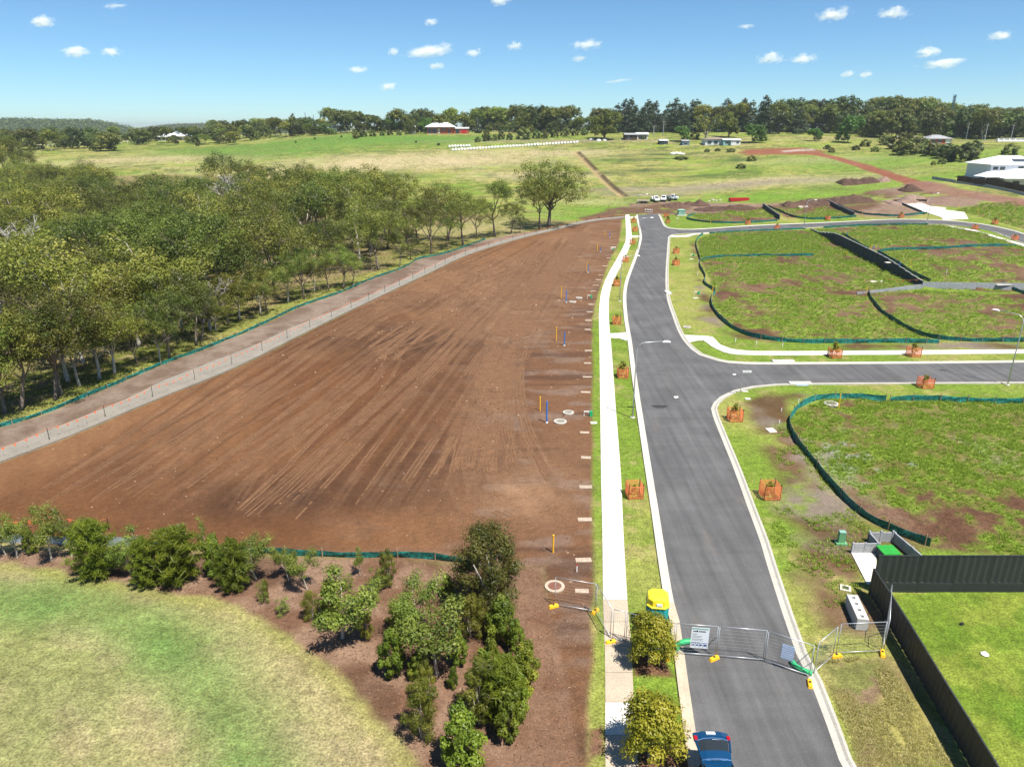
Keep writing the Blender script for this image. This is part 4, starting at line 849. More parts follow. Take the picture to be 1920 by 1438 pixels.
def bush(H, rad, ncl, per, size, m, base=.12, asp=.5, flat=.9, cone=.3, stems=3, droop=0, cl=.34, shell=2.4):
    tb = MB(); cs, rs = [], []
    for k in range(stems): 
        a = rng.random()*6.3; t = curve((0, 0, -.1), (.25*math.cos(a)*rad/H*2, .25*math.sin(a)*rad/H*2, 1), H*.8, 4, .03, .1); tb.tube(t, [H*.016*(1-.2*i) for i in range(5)], 5)
    for k in range(ncl):
        z = base+(1-base)*(k+.5)/ncl; prof = (1-cone)+cone*(1-abs(z-.4)/.6) if cone < .9 else 1-z*.9
        prof = math.sqrt(max(.03, 1-((z-.45)/.58)**2)) if cone < .9 else (1.05-z)
        a = k*2.4+rng.random()*.8; r = rad*prof*(.35+.55*rng.random())
        cs.append((r*math.cos(a), r*math.sin(a), H*z*.96)); rs.append(rad*cl*(.75+.5*rng.random()))
        if k % 3 == 0: tb.tube([(0, 0, H*z*.6), (r*.5*math.cos(a), r*.5*math.sin(a), H*z*.8), (r*math.cos(a), r*math.sin(a), H*z*.96)], [H*.007, H*.005, H*.002], 4)
    return tb, crown(cs, rs, per, size, m, flat, asp, .2, droop, shell)
def sheoak(H, rad, per, m):
    """feathery drooping foliage: thin needle tufts on upswept branches"""
    tb = MB(); tb.tube([(0, 0, -.1), (.03, 0, H*.5), (0, .03, H*.97)], [H*.022, H*.013, H*.003], 5); P, O, L = [], [], []
    for k in range(46):
        z = .06+.92*(k/46); a = k*2.4; r = rad*math.sin(math.pi*min(1, z*.82+.16))**.7*(.7+.55*rng.random()); el = .35+.5*z
        for s in range(5):
            u = (s+1)/5; c = np.array([math.cos(a)*r*u, math.sin(a)*r*u, H*z+r*u*math.tan(el)*.55]); n = int(per*(.5+u)); P.append(c+rng.normal(size=(n, 3))*np.array([.16, .16, .18])*rad*.62); L.append(np.full(n, rng.normal(0, .12)))
    p = np.concatenate(P); p[:, 2] = np.clip(p[:, 2], .05, H*1.03); V, F = leaves(p, H*.10, .09, .1, None, .6)
    return tb, mesh_np('crown', V, F, m, np.clip(.45+np.concatenate(L)+rng.normal(0, .15, len(p)), 0, 1))
def pine(H, rad, per, size, m, tiers=11):
    tb = MB(); tb.tube([(0, 0, -.3), (0, 0, H*.5), (0, 0, H*.97)], [H*.02, H*.012, H*.003], 6); cs, rs = [], []
    for k in range(tiers):
        z = .04+.93*k/tiers; r = rad*(1-z)**.5
        for q in range(6 if k < tiers-3 else 4):
            a = q*1.05+k*.6+rng.normal()*.25; u = .45+.5*rng.random(); cs.append((r*u*math.cos(a), r*u*math.sin(a), H*z+rng.normal()*H*.02)); rs.append(H*.10*(1.15-.5*z)*(.7+.5*rng.random()))
    cs.append((0, 0, H*.96)); rs.append(H*.045); return tb, crown(cs, rs, per, size, m, .62, .35, .1)
def proto(name, tm, bark):                              # hidden nowhere: prototypes are the first instances placed
    tb, cm = tm; t = MB.build; me = bpy.data.meshes.new('trunk'); me.from_pydata(tb.v, [], tb.f); me.update(); me.materials.append(bark); me.polygons.foreach_set('use_smooth', [True]*len(me.polygons))
    return (name, me, cm)
def plant(pr, loc, rz, sc, label, cat='tree', group=None):
    r = thing(pr[0], label, cat, loc, rz, group, sc); link('trunk', pr[1], r); link('crown', pr[2], r); return r
GUM = [proto('gum_tree', dome(15, s*1.0, b*.92, nl, 12, int(pe*.9), .30, M['leaf_gum'], skirt=-.45, cl=.40, r0=.26) if k is M['bark'] else gum(15, s*1.0, b, nl, int(pe*1.35), .30, M['leaf_gum'], r0=.24, clump=c*.92, flat=.75), k) for s, b, nl, pe, c, k in
       ((.30,.34,6,120,.105,M['bark']), (.34,.30,7,115,.10,M['bark_pale']), (.26,.40,5,130,.11,M['bark']), (.36,.36,6,120,.115,M['bark']), (.30,.28,7,125,.095,M['bark_pale']), (.33,.42,6,110,.11,M['bark']), (.28,.32,5,130,.12,M['bark_pale']), (.38,.30,7,115,.105,M['bark']))]
BIG = proto('gum_tree', dome(18, .36, .30, 10, 13, 120, .36, M['leaf_gum'], r0=.42, skirt=-.6, cl=.40), M['bark'])
FAR = [proto('broad_tree', dome(12, s*.95, b*.35, 7, 11, 40, .8, M['leaf_far'], skirt=-.8, cl=.5), M['bark']) for s, b, c in ((.34,.2,.13), (.38,.16,.14), (.3,.26,.12), (.42,.2,.135))]
FARG = [proto('eucalypt', dome(15, s*.9, b*.5, 7, 11, 38, .8, M['leaf_gum'], skirt=-.5, cl=.46), M['bark_pale']) for s, b, c in ((.26,.4,.105), (.32,.36,.10), (.22,.45,.10))]
PINE = [proto('pine_tree', pine(15, r, 55, .85, M['leaf_pine']), M['bark']) for r in (4.2, 5.0, 3.6)]
def px_of(p): d = Vector((p[0], p[1], p[2]-CAM_H)); z = d.y*math.cos(PITCH)-d.z*math.sin(PITCH); return 960+FOC*d.x/z, 719-FOC*(d.y*math.sin(PITCH)+d.z*math.cos(PITCH))/z
FLM = [((70,470),'around the bleached white dead tree'),((440,350),'around the grey leafless dead tree'),((10,330),'at the left edge under the pasture'),((200,310),'along the back edge under the left pasture'),((620,360),'along the back edge under the bright pasture'),((20,620),'at the left edge near the silt fence'),((250,560),'behind the front row on the left'),((480,480),'behind the front row in the middle'),((700,420),'at the narrow right end of the woodland'),((250,420),'in the thick of the woodland')]
def forest_label(i, x, y, s, k):
    px, py = px_of((x, y, Z1(x, y)+12*s)); w = min(FLM, key=lambda a: (a[0][0]-px)**2+((a[0][1]-py)*1.6)**2)[1]
    return ('tall ' if s > .86 else 'low ' if s < .68 else 'mid sized ')+('pale barked' if k in (1, 4, 6) else 'dark barked')+' gum tree '+w
# front row, one by one
FRONT = [(104,750,560),(114,742,520),(128.5,715,500),(187,711,530),(215,701,560),(259,688,590),(318,672,535),(368,648,500),(377,640,520),(429,610,505),(450,599,480),(489,590,490),(540,568,470),(569.5,561,455),(617,542,470),(644,542,455),(710,506,375),(748,500.6,430),(808,477,365),(868,462,352),(894,448,365),(928.6,444,330),(958,438.6,375),(1010.6,431,330),(40,768,560),(10,775,600),(-30,790,520),(300,676,560),(590,548,480),(770,486,420),(840,468,400),(975,437,400),(500,585,500),(660,536,470),(405,622,540),(150,725,560)]
fr = []
for i, (px, py, ty) in enumerate(FRONT):
    p = G(px, py); h = zat(p, ty); h = max(4.0, min(19, h)); q = GUM[(i*5+2) % 8]; s = h/15*.95; fr.append((p.x, p.y, s))
    lab = {0:'tall gum tree with bare double trunk at the woodland edge', 6:'spreading gum tree with forked dark trunk at the woodland edge', 2:'stout gum tree left of the bare forked one at the left woodland edge', 3:'gum tree with straight trunk in the left front row', 4:'slim gum tree in the left front row', 5:'small gum tree close to the silt fence', 7:'gum tree with dark forked base and open pale limbs', 8:'rounded gum tree just behind the open limbed one', 12:'dense low gum tree before the grey strip bends', 16:'tall gum tree in the middle of the front row', 18:'gum tree with narrow crown in the right front row', 21:'tall gum tree with open crown left of the big lone tree', 23:'grey barked gum tree leaning beside the big lone tree', 15:'round domed gum tree at the woodland edge by the grey strip'}.get(i) or ('tall' if h > 14.5 else 'short' if h < 11 else 'mid sized')+(' pale barked' if (i*5+2) % 8 in (1, 4, 6) else ' dark barked')+' front row gum tree '+[z for q, z in ((25, 'at the far left edge'), (170, 'by the left end of the silt fence'), (240, 'left of the small gum by the fence'), (350, 'beside the forked gum'), (420, 'behind the open limbed gum'), (470, 'right of the bare grey tree'), (520, 'left of the dense low gum'), (600, 'near the dense low gum'), (640, 'left of the round domed gum'), (700, 'right of the round domed gum'), (760, 'above the bend of the grey strip'), (820, 'in the middle of the thinning end'), (880, 'towards the right end'), (940, 'left of the grey barked pair'), (2000, 'beside the big lone tree')) if px < q or q == 2000][0]
    q = GUM[(0, 2, 3, 5)[i % 4]] if px > 600 else q; plant(q, p, rng.random()*6.3, (s*(.9+.25*rng.random()), s*(.9+.25*rng.random()), s), lab, group='front row of woodland gum trees' if ' front row gum tree ' in lab else None)
p = G(1029, 426); plant(BIG, p, .6, (1.12, 1.12, zat(p, 292)/18*.97), 'big broad crowned lone gum tree at the far end of the woodland')
fr.append((p.x, p.y, 1.6))
DEADS = [(*G2(75, 545), 26), (*G2(440, 425), 40)]
# the wood behind, placed apart from one another
Wd = [(-150, 62)]+[(x-3, y+5) for x, y in silt_W[2:]]+[G2(905, 452)]+[(-16, 176), (-44, 200), (-75, 222), (-115, 245), (-175, 292), (-262, 305), (-200, 130)]
pts = list(fr); forest = []; tries = 0
while len(forest) < 230 and tries < 60000:
    tries += 1; x, y = rng.uniform(-215, 0), rng.uniform(66, 305)
    if abs(x) > .70*(.94*y+8.9)+7 or not inpoly(Wd, np.array([x]), np.array([y]))[0]: continue
    k = 5.8 if y < 150 else 7.2
    if vn(np.array([x/15]), np.array([y/15]), 3)[0] < (.46 if y > 235 else .30): continue
    if min((x-a)**2+(y-b)**2 for a, b, _ in pts) < (k*(.85+.4*rng.random()))**2: continue
    if min(math.hypot(x-a, y-b) for a, b in silt_W[::4]) < 6.5: continue
    s = .50+(.52 if y < 140 else .68)*rng.random()**1.25; clear = False
    for a, b, dd in DEADS:
        t_ = y/b; off = abs(x-a*t_)
        if b-dd < y < b+4 and off < 8: clear = True
    s = (.42 if clear else s)*(.86 if y > 230 else 1); pts.append((x, y, s)); forest.append((x, y, s))
for i, (x, y, s) in enumerate(forest):
    kk = int(rng.integers(8)); plant(GUM[kk], (x, y, Z1(x, y)), rng.random()*6.3, (s*(1.15+.35*rng.random()), s*(1.15+.35*rng.random()), s), forest_label(i, x, y, s, kk), group='gum trees crowded in the woodland')
# taller emergent trees along the back of the wood
for px, py, ty, w, lab in ((435,395,283,1.15,'tall gum tree rising above the woodland beside the grey dead tree'),(570,400,300,.9,'dark dense gum tree at the back edge of the woodland'),(745,452,318,1.0,'tall pale limbed gum tree above the back of the woodland'),(620,400,312,1.1,'broad gum tree at the back of the woodland left of the pale limbed one'),(480,400,304,1.1,'broad gum tree right of the grey dead tree'),(20,345,240,1.1,'tall leaning gum tree at the left edge by the pasture'),(-15,352,248,1.2,'dark bushy gum tree cut by the left edge of the picture'),(48,338,262,1.1,'shorter gum tree beside the leaning one at the left edge')):
    p = G(px, py); s = max(8, min(20, zat(p, ty)))/15; plant(GUM[int(rng.integers(8))], p, rng.random()*6, (s*w, s*w, s), lab)
# dead trees
def dead(H, nl, seed):
    t = MB(); T = curve((0, 0, -.3), (.05, .05, 1), H*.45, 4, .02, .08); t.tube(T, [H*.02*(1.2-.12*i) for i in range(5)], 6)
    for k in range(nl):
        az = k*2.4+seed; el = .5+.7*rng.random(); B = curve(T[2+k % 3], (math.cos(az)*math.cos(el), math.sin(az)*math.cos(el), math.sin(el)), H*(.35+.25*rng.random()), 6, .02, .22); t.tube(B, [H*.011*(1-.14*i) for i in range(7)], 5)
        for j in (2, 3, 4, 5):
            for q in range(2):
                a2 = az+rng.normal(); D = curve(B[j], (math.cos(a2), math.sin(a2), .5+rng.random()), H*(.10+.08*rng.random()), 3, 0, .25); t.tube(D, [H*.005, H*.004, H*.003, H*.0015], 4)
                for w in range(2): E = curve(D[2], (math.cos(a2+w*2-1), math.sin(a2+w*2-1), .4), H*.07, 2, 0, .3); t.tube(E, [H*.003, H*.002, H*.001], 3)
    return t
for px, py, ty, H, lab in ((78,535,405,16,'bleached white dead tree standing out of the woodland canopy'),(440,425,305,17,'grey leafless dead tree at the back of the woodland'),(395,620,500,11,'bare grey tree among the front woodland gums')):
    p = G(px, py); t = thing('dead_tree', lab, 'tree', p, rng.random()*6); h = min(19, max(9, zat(p, ty))); dead(h*1.15, 11, px).build('trunk', M['dead'], t, smooth=True)
# ------------------------------------------------------------------ young planting in front
def euc(H, w, bare, nl, per, size=.105, m=None): return gum(H, w, bare, nl, per, size, m or M['leaf_euc'], r0=H*.014, clump=.088, flat=.85, lean=.08)
NP = dict(e=[proto('gum_sapling', euc(4.5, .18, .30, 4, 160), M['bark_pale']), proto('gum_sapling', euc(4.5, .15, .36, 4, 160), M['bark_pale']), proto('gum_sapling', euc(4.5, .20, .26, 5, 160), M['bark_pale'])],
 E=[proto('gum_sapling', bush(5.5, 1.8, 64, 300, .14, M['leaf_gum'], base=.12, asp=.3, stems=3, cl=.28), M['bark_pale'])],
 s=[proto('sheoak', sheoak(4, .85, 30, M['leaf_oak']), M['bark']), proto('sheoak', sheoak(4, 1.15, 34, M['leaf_oak']), M['bark'])],
 b=[proto('broad_leaf_shrub', bush(2.6, 1.0, 24, 360, .125, M['leaf_bush'], asp=.6), M['bark']), proto('broad_leaf_shrub', bush(2.6, .85, 22, 360, .12, M['leaf_bush'], asp=.6), M['bark'])],
 w=[proto('wattle', bush(2.6, 1.0, 22, 380, .12, M['leaf_wat'], asp=.25, cone=.3), M['bark_pale']), proto('wattle', bush(2.6, .8, 20, 380, .12, M['leaf_wat'], asp=.25), M['bark_pale'])],
 g=[proto('grey_shrub', bush(1.8, .8, 12, 150, .11, M['leaf_euc'], asp=.3), M['bark'])])
PL = [('e',34,1046,944,1.2,'leafy gum sapling at the left edge in front of the pale silt fence'),('e',98,1051,929,1,'tall leaning gum sapling near the left edge of the bed'),('e',133,1044,939,1.1,'slender gum sapling right of the tall leaning one'),('e',12,1040,975,1.2,'dense gum sapling at the very left of the bed'),('b',60,1038,990,1,'low leafy shrub between the left saplings'),
 ('s',186,1082,978,1,'feathery dark she oak, leftmost of the she oaks'),('e',246,1074,969,1.15,'bright gum sapling between the two left she oaks'),('g',226,1067,1030,1,'small grey green shrub under the bright sapling'),('s',276,1100,1009,.95,'low feathery she oak at the lawn edge'),('s',336,1087,992,1.35,'widest feathery she oak with light green sprays'),('e',314,1093,990,.8,'thin gum sapling in front of the widest she oak'),('e',385,1046,969,.8,'thin gum sapling standing alone against the brown earth'),
 ('b',406,1080,1007,1.05,'leafy shrub left of the darkest she oak'),('s',443,1106,1014,.85,'darkest narrow she oak in the bed'),('e',482,1084,981,1.35,'dense dark gum sapling right of the darkest she oak'),('g',495,1129,1088,.8,'small yellow green shrub near the lawn'),('w',500,1120,1085,.7,'thin yellow wattle near the lawn'),('e',542,1089,1006,1,'slim bright gum sapling with a bare stem'),('e',577,1103,1006,1.1,'grey green gum sapling leaning over the torn silt fence'),
 ('g',533,1151,1120,1.3,'small round shrub alone beside the lawn'),('w',585,1161,1106,1.1,'dark wattle at the foot of the pale trunked sapling'),('e',641,1194,1044,1.5,'large gum sapling with a pale forked trunk'),('b',622,1172,1090,.9,'dark shrub behind the pale forked trunk'),('w',687,1199,1144,1.35,'round light green wattle in the middle of the bed'),('w',741,1179,1127,1.05,'pointed bright wattle behind the round one'),('e',675,1078,1016,.7,'spindly sapling with few leaves by the torn silt fence'),
 ('g',701,1130,1100,1.2,'pale grey shrub in the middle of the bed'),('w',728,1100,1030,1,'pale open wattle beside the torn silt fence'),('g',712,1108,1060,1.2,'straw coloured bushy shrub below the torn silt fence'),('e',788,1182,1044,1.15,'tall gum sapling with a straight white trunk'),('b',840,1120,1078,1.2,'small bright green shrub left of the largest sapling'),('e',821,1265,1103,1.5,'dense olive gum sapling in the centre of the planting'),('w',883,1196,1113,1.15,'upright olive wattle below the largest sapling'),
 ('b',736,1269,1179,1.1,'dark broad leaved shrub at the inner edge of the bed'),('b',784,1272,1224,1.3,'yellow green broad leaved shrub in the middle of the lower bed'),('b',861,1250,1182,1,'open shrub with yellow tips beside the olive sapling'),('E',919,1148,978,1.25,'largest and bushiest sapling at the corner of the brown earth'),('e',893,1075,1002,1.1,'gum sapling half hidden behind the largest one'),('b',940,1203,1118,1.2,'bright broad leaved shrub below the largest sapling'),('b',968,1224,1161,1,'thin broad leaved shrub at the right edge of the bed'),
 ('b',982,1290,1205,1.1,'reddish green shrub at the right edge above the bare soil'),('w',899,1355,1231,1.2,'tall olive wattle with a bare white stem'),('s',940,1348,1231,1.15,'dark feathery wattle beside the white stemmed one'),('b',954,1387,1290,1.1,'broad leaved shrub at the lower right of the bed'),('w',791,1383,1270,1.0,'upright dark wattle near the bottom of the lawn'),('w',800,1330,1240,.85,'thin wattle above the upright dark one'),('b',867,1446,1331,1.2,'bright dense broad leaved shrub at the bottom of the picture'),
 ('g',655,1105,1075,1.2,'small dry shrub left of the pale open wattle'),('b',850,1290,1250,.9,'small shrub between the wattles'),('b',920,1262,1195,.95,'leafy shrub behind the white stemmed wattle'),('b',972,1335,1260,.9,'scrappy shrub at the right fringe of the planting'),('b',905,1290,1215,1.0,'dark leafy shrub in the shade of the feathery wattle')]
for i, (k, px, py, ty, w, lab) in enumerate(PL):
    p = G(px, py); h = max(.6, zat(p, ty)); pr = NP[k][i % len(NP[k])]; nom = dict(e=4.5, E=5.5, s=4.0, b=2.6, w=2.6, g=1.8)[k]; s = h/nom*.97
    f = w*{'s': 1.1, 'E': .95, 'b': .64, 'w': .66, 'e': .86, 'g': .8}[k]; sx = s*f
    if k in 'bw': sx = max(s*.45, min(s*.9, sx))
    plant(pr, p, rng.random()*6.3, (sx, sx, s), lab, 'sapling' if k in 'eE' else 'shrub' if k in 'bg' else 'tree')
ST = proto('street_tree', bush(3.1, 1.28, 54, 240, .115, M['leaf_street'], base=.30, asp=.5, stems=1, cl=.31, shell=1.9), M['bark_pale'])
for px, py, ty, lab in ((1216,1243,1152,'round street tree beside the yellow roofed toilet'), (1216,1420,1305,'round street tree beside the blue car')):
    p = G(px, py); s = zat(p, ty)/3.1*.98; plant(ST, p, px, (s*1.05, s*1.05, s), lab)
    a = .85; mb = MB(); c = [(p.x-1.15, p.y-1.1), (p.x+1.6, p.y-1.2), (p.x+1.45, p.y+1.0), (p.x-1.1, p.y+1.0)]
def GF(px, py):                                       # a place on the ridge for far things seen against it
    p = G(px, py); lim = 640 if px < 430 else 470
    if p.y > lim+60: d = ray(px, py); y = lim+90*rng.random(); x = d[0]/d[1]*y; p = Vector((x, y, Z1(x, y)))
    return p
# ------------------------------------------------------------------ tree belts on the ridge, each tree on its own
def far(pr, px, py, ty, lab, w=1.0, group=None, nom=None):
    p = GF(px, py); h = max(4, min(24, zat(p, ty))); nom = nom or {'pine_tree': 15, 'gum_tree': 15, 'eucalypt': 15, 'broad_tree': 12}[pr[0]]; s = h/nom*.98; sx = s*w; plant(pr, p, rng.random()*6.3, (sx, sx, s), lab, 'tree', group)
def rowt(a, b, n, y0, y1, t0, t1, kinds, lab, group, w=1.1):
    for i in range(n):
        x = a+(b-a)*(i+.5)/n+rng.normal()*(b-a)/n*.25; kk = kinds[int(rng.integers(len(kinds)))]; tt = rng.random(); kk = BRT if (rng.random() < .13 and kk[0] != 'pine_tree') else kk; far(kk, x, y0+(y1-y0)*rng.random(), t0+(t1-t0)*tt, ('tall ' if tt < .35 else 'low ' if tt > .7 else 'middling ')+{'pine_tree': 'dark conifer', 'eucalypt': 'olive gum', 'broad_tree': 'rounded green tree'}[kk[0]]+lab+(', left part' if i < n/3 else ', right part' if i >= 2*n/3 else ', middle part'), w*(.85+.35*rng.random()), group)
Bb, Gg, Pp = FAR, FARG, PINE
BRT = proto('broad_tree', dome(12, .32, .10, 7, 11, 40, .75, M['leaf_fig'], skirt=-.8, cl=.5), M['bark'])
rowt(1150, 1300, 20, 243, 250, 180, 214, Pp+Pp+Gg[:1], ' in the tall belt behind the low shed', 'pines behind the low shed', 1.1)
rowt(1300, 1440, 18, 243, 250, 180, 214, Pp+Pp+Gg, ' in the tall belt behind the white cottage', 'dark trees behind the white cottage', 1.1)
rowt(1430, 1640, 25, 243, 252, 172, 212, Pp+Pp+Gg+Bb, ' in the belt above the red track', 'tall trees above the red dirt track', 1.15)
rowt(1630, 1760, 14, 244, 250, 174, 200, Gg+Bb[:1], ' on the skyline left of the tower', 'skyline gums left of the tower', 1.2)
rowt(1620, 1925, 40, 253, 262, 200, 234, Bb+Bb+Gg, ' in the trees around the brick house', 'dense trees around the brick house', 1.25)
rowt(1770, 1930, 14, 244, 250, 192, 208, Gg+Bb, ' on the skyline right of the tower', 'skyline trees right of the tower', 1.2)
rowt(900, 1160, 31, 240, 246, 192, 226, Gg+Bb, ' on the skyline behind the hay bales', 'skyline trees behind the bales', 1.15)
rowt(880, 1130, 22, 246, 252, 224, 236, Bb+Bb+Pp[:1], ' in the hedge row behind the bales', 'hedge row trees behind the bales', 1.3)
rowt(615, 900, 29, 239, 243, 200, 228, Bb+Gg, ' on the skyline behind the red house', 'skyline trees behind the red house', 1.2)
rowt(670, 790, 11, 246, 252, 226, 238, Bb, ' in the bushy trees beside the red house', 'bushy trees beside the red house', 1.3)
rowt(400, 620, 34, 247, 252, 218, 238, Bb+Gg, ' in the line left of the far cottages', 'trees left of the far cottages', 1.25)
rowt(0, 440, 44, 262, 272, 236, 256, Bb+Gg, ' in the belt beyond the left pasture', 'trees beyond the left pasture', 1.35)
rowt(0, 230, 18, 272, 284, 238, 262, Bb+Gg, ' at the left end of the pasture', 'trees at the left end of the pasture', 1.25)
FIG = proto('shade_tree', dome(13, .36, .14, 9, 16, 70, .6, M['leaf_fig'], r0=.5, skirt=-.6, cl=.46), M['bark']); BR = proto('shade_tree', dome(10, .34, .08, 8, 14, 60, .55, M['leaf_bright'], skirt=-.8, cl=.5), M['bark'])
OPEN = proto('shade_tree', gum(13, .46, .2, 9, 42, .6, M['leaf_fig'], clump=.085, r0=.42), M['bark_pale'])
far(FIG, 1133, 262, 202, 'big round yellow green shade tree left of the low shed', 1.0, nom=13)
far(OPEN, 1322, 262, 207, 'wide pale limbed shade tree behind the white cottage', 1.0, nom=13); far(FIG, 1366, 258, 210, 'yellow green tree right of the wide pale limbed one', .9, nom=13)
for px, py, ty, w, lab in ((1278,266,236,1.2,'bright green round tree beside the white cottage'),(1410,268,232,1.15,'bright round tree right of the white cottage'),(1425,268,233,.8,'narrow tree touching the bright round one'),(1527,265,240,1.3,'dark round bush in the dry grass by the red track'),(880,243,222,1.4,'bright green tree right of the red house'),(912,243,218,1.4,'larger bright tree right of the red house'),(800,246,220,1.2,'bright tree directly behind the red house roof'),(735,248,222,1.2,'dense round tree left of the red house'),(1590,268,215,1.0,'dark spreading tree right of the red track top')):
    far(BR, px, py, ty, lab, w, nom=10)
for px, py, ty, w, lab in ((793,246,201,.5,'slim tall tree poking above the red house'),(551,250,211,.9,'dark upright tree standing above the far cottages'),(138,275,236,1.0,'dark nearly leafless tree in the left belt')):
    far(PINE[2], px, py, ty, lab, w)
SH = proto('field_shrub', bush(2.2, 1.3, 12, 60, .42, M['leaf_far'], stems=2), M['bark'])
def shrub(px, py, ty, w, lab, group=None): p = G(px, py); s = max(.5, zat(p, ty))/2.2; plant(SH, p, px, (s*w, s*w, s), lab, 'shrub', group)
for px, py, ty, w in ((896,267,257,1),(912,265,248,.9),(928,264,252,.9),(940,262,248,.9),(955,263,250,.8),(980,262,239,1),(1005,260,244,.9),(1022,260,246,.9),(1040,258,243,.9),(1060,256,240,1),(1078,255,242,1),(1095,254,240,1)):
    shrub(px, py, ty, w, 'small shrub in the line below the hedge row', 'shrubs below the hedge row')
for px, py, ty, w in ((668,260,245,.9),(682,257,246,1.1),(700,256,244,1.1),(716,255,246,1),(732,254,245,1.1),(748,254,246,1.1),(762,253,247,1)):
    shrub(px, py, ty, w, 'clipped shrub in the hedge left of the red house', 'hedge shrubs left of the red house')
for px, py, ty, w in ((1605,282,273,1.4),(1640,285,275,1.4),(1700,290,262,1.5),(1720,288,270,1.4),(1745,292,268,1.4),(1770,296,270,1.5),(1800,302,272,1.4),(1815,298,276,1.3),(1780,300,282,1.2),(1765,308,297,1.1),(1750,310,302,1),(1830,285,264,1.4),(1890,290,270,1.3),(1720,278,258,1.6),(1690,280,250,1.5),(1660,272,255,1.4),(1550,280,272,1.5),(1560,286,277,1.5),(1620,275,262,1.4)):
    shrub(px, py, ty, w, ('tall ' if py-ty > 20 else 'low ' if py-ty < 13 else '')+'dark shrub in the paddock, '+[z for q, z in ((1580, 'left of the red track top'), (1650, 'just right of the red track'), (1710, 'left below the brick house'), (1760, 'right below the brick house'), (1795, 'in the thick clump before the brick house'), (1840, 'right of the thick clump'), (3000, 'near the right edge'))if px < q][0], 'paddock shrubs above the white houses')
for px, py, ty, w, lab in ((1325,285,279,1.6,'low shrub below the white cottage'),(1345,284,278,1.6,'second low shrub right below the white cottage'),(1370,286,278,1.8,'wide low shrub at the left end of the red track'),(1410,302,292,1.5,'low leafy shrub below the red track'),(1388,316,307,1.8,'dark blue green bush alone in the pasture'),(1275,299,293,4,'long green bramble with a dark hollow in the pasture'),(370,274,267,1.1,'lone round bush in the left pasture'),(590,262,258,1.1,'tiny dark bush in the green pasture'),(555,268,264,1,'dark dot of a bush in the pasture'),(640,258,254,1,'small bush in the bright paddock'),(822,273,268,1.1,'small bush in front of the red house'),(780,268,264,1.1,'small bush left in front of the red house'),(1300,262,248,1.3,'dark bush against the white cottage wall'),(1205,262,255,.9,'shrub in front of the low shed')):
    shrub(px, py, ty, w, lab)
# ------------------------------------------------------------------ street furniture and site props
def lamp(px, py, ang, label, H=7.4, arm=2.4):
    p = G(px, py); t = thing('street_lamp', label, 'street lamp', p, ang)
    MB().lathe((0, 0, -.1), [(.22, 0), (.22, .16)], 10).build('footing', M['concrete'], t)
    pts = [(0, 0, 0), (0, 0, H*.5), (0, 0, H-.75)]+[(.75*(1-math.cos(a)), 0, H-.75+.75*math.sin(a)) for a in (.4, .8, 1.2, 1.5)]+[(arm, 0, H+.12)]
    MB().tube(pts, [.07, .06, .05, .04, .04, .035, .035, .03], 8).build('pole', M['galv'], t, smooth=True)
    MB().box((arm+.28, 0, H+.05), (.75, .26, .12), 0, .7, .04).build('lantern', M['white'], t)
lamp(1186, 783, 0.0, 'tall grey street lamp on the verge between footpath and main street')
lamp(1889, 722, 2.25, 'grey street lamp beside the near side street at the right edge', 7.6)
lamp(1161.5, 565, 0.1, 'grey street lamp where the footpath bends', 7.0, 2.2)
lamp(1196, 470, .1, 'thin street lamp near the second path link', 7)
lamp(1195, 403, .2, 'thin street lamp at the far end of the main street', 6)
lamp(1507, 426, .3, 'thin street lamp across the back side street from the first plot', 7)
lamp(1738, 417, .3, 'street lamp beside the broad white driveway', 7.5, 1.6)
# street name post
p = G(1387, 742); t = thing('street_sign', 'white street name blade on a thin post at the corner', 'street sign', p)
MB().tube([(0, 0, -.1), (0, 0, 2.75)], .035, 8).build('post', M['galv'], t)
MB().box((.46, 0, 2.5), (.86, .03, .22)).build('blade', M['white'], t)
def text(s, size, loc, rot, m, parent, name='lettering'):
    cu = bpy.data.curves.new(name, 'FONT'); cu.body = s; cu.size = size; cu.extrude = .002; cu.align_x = 'LEFT'
    ob = bpy.data.objects.new(name, cu); C.objects.link(ob); ob.location = loc; ob.rotation_euler = rot; cu.materials.append(m); ob.parent = parent; return ob
mb = MB(); xx = .12
for w in (.05, .03, .07, .05, .06, .02, .05, .06, .04): mb.box((xx+w/2, -.0165, 2.575), (w, .004, .075)); xx += w+.022
mb.build('lettering', M['wall_grey'], t)
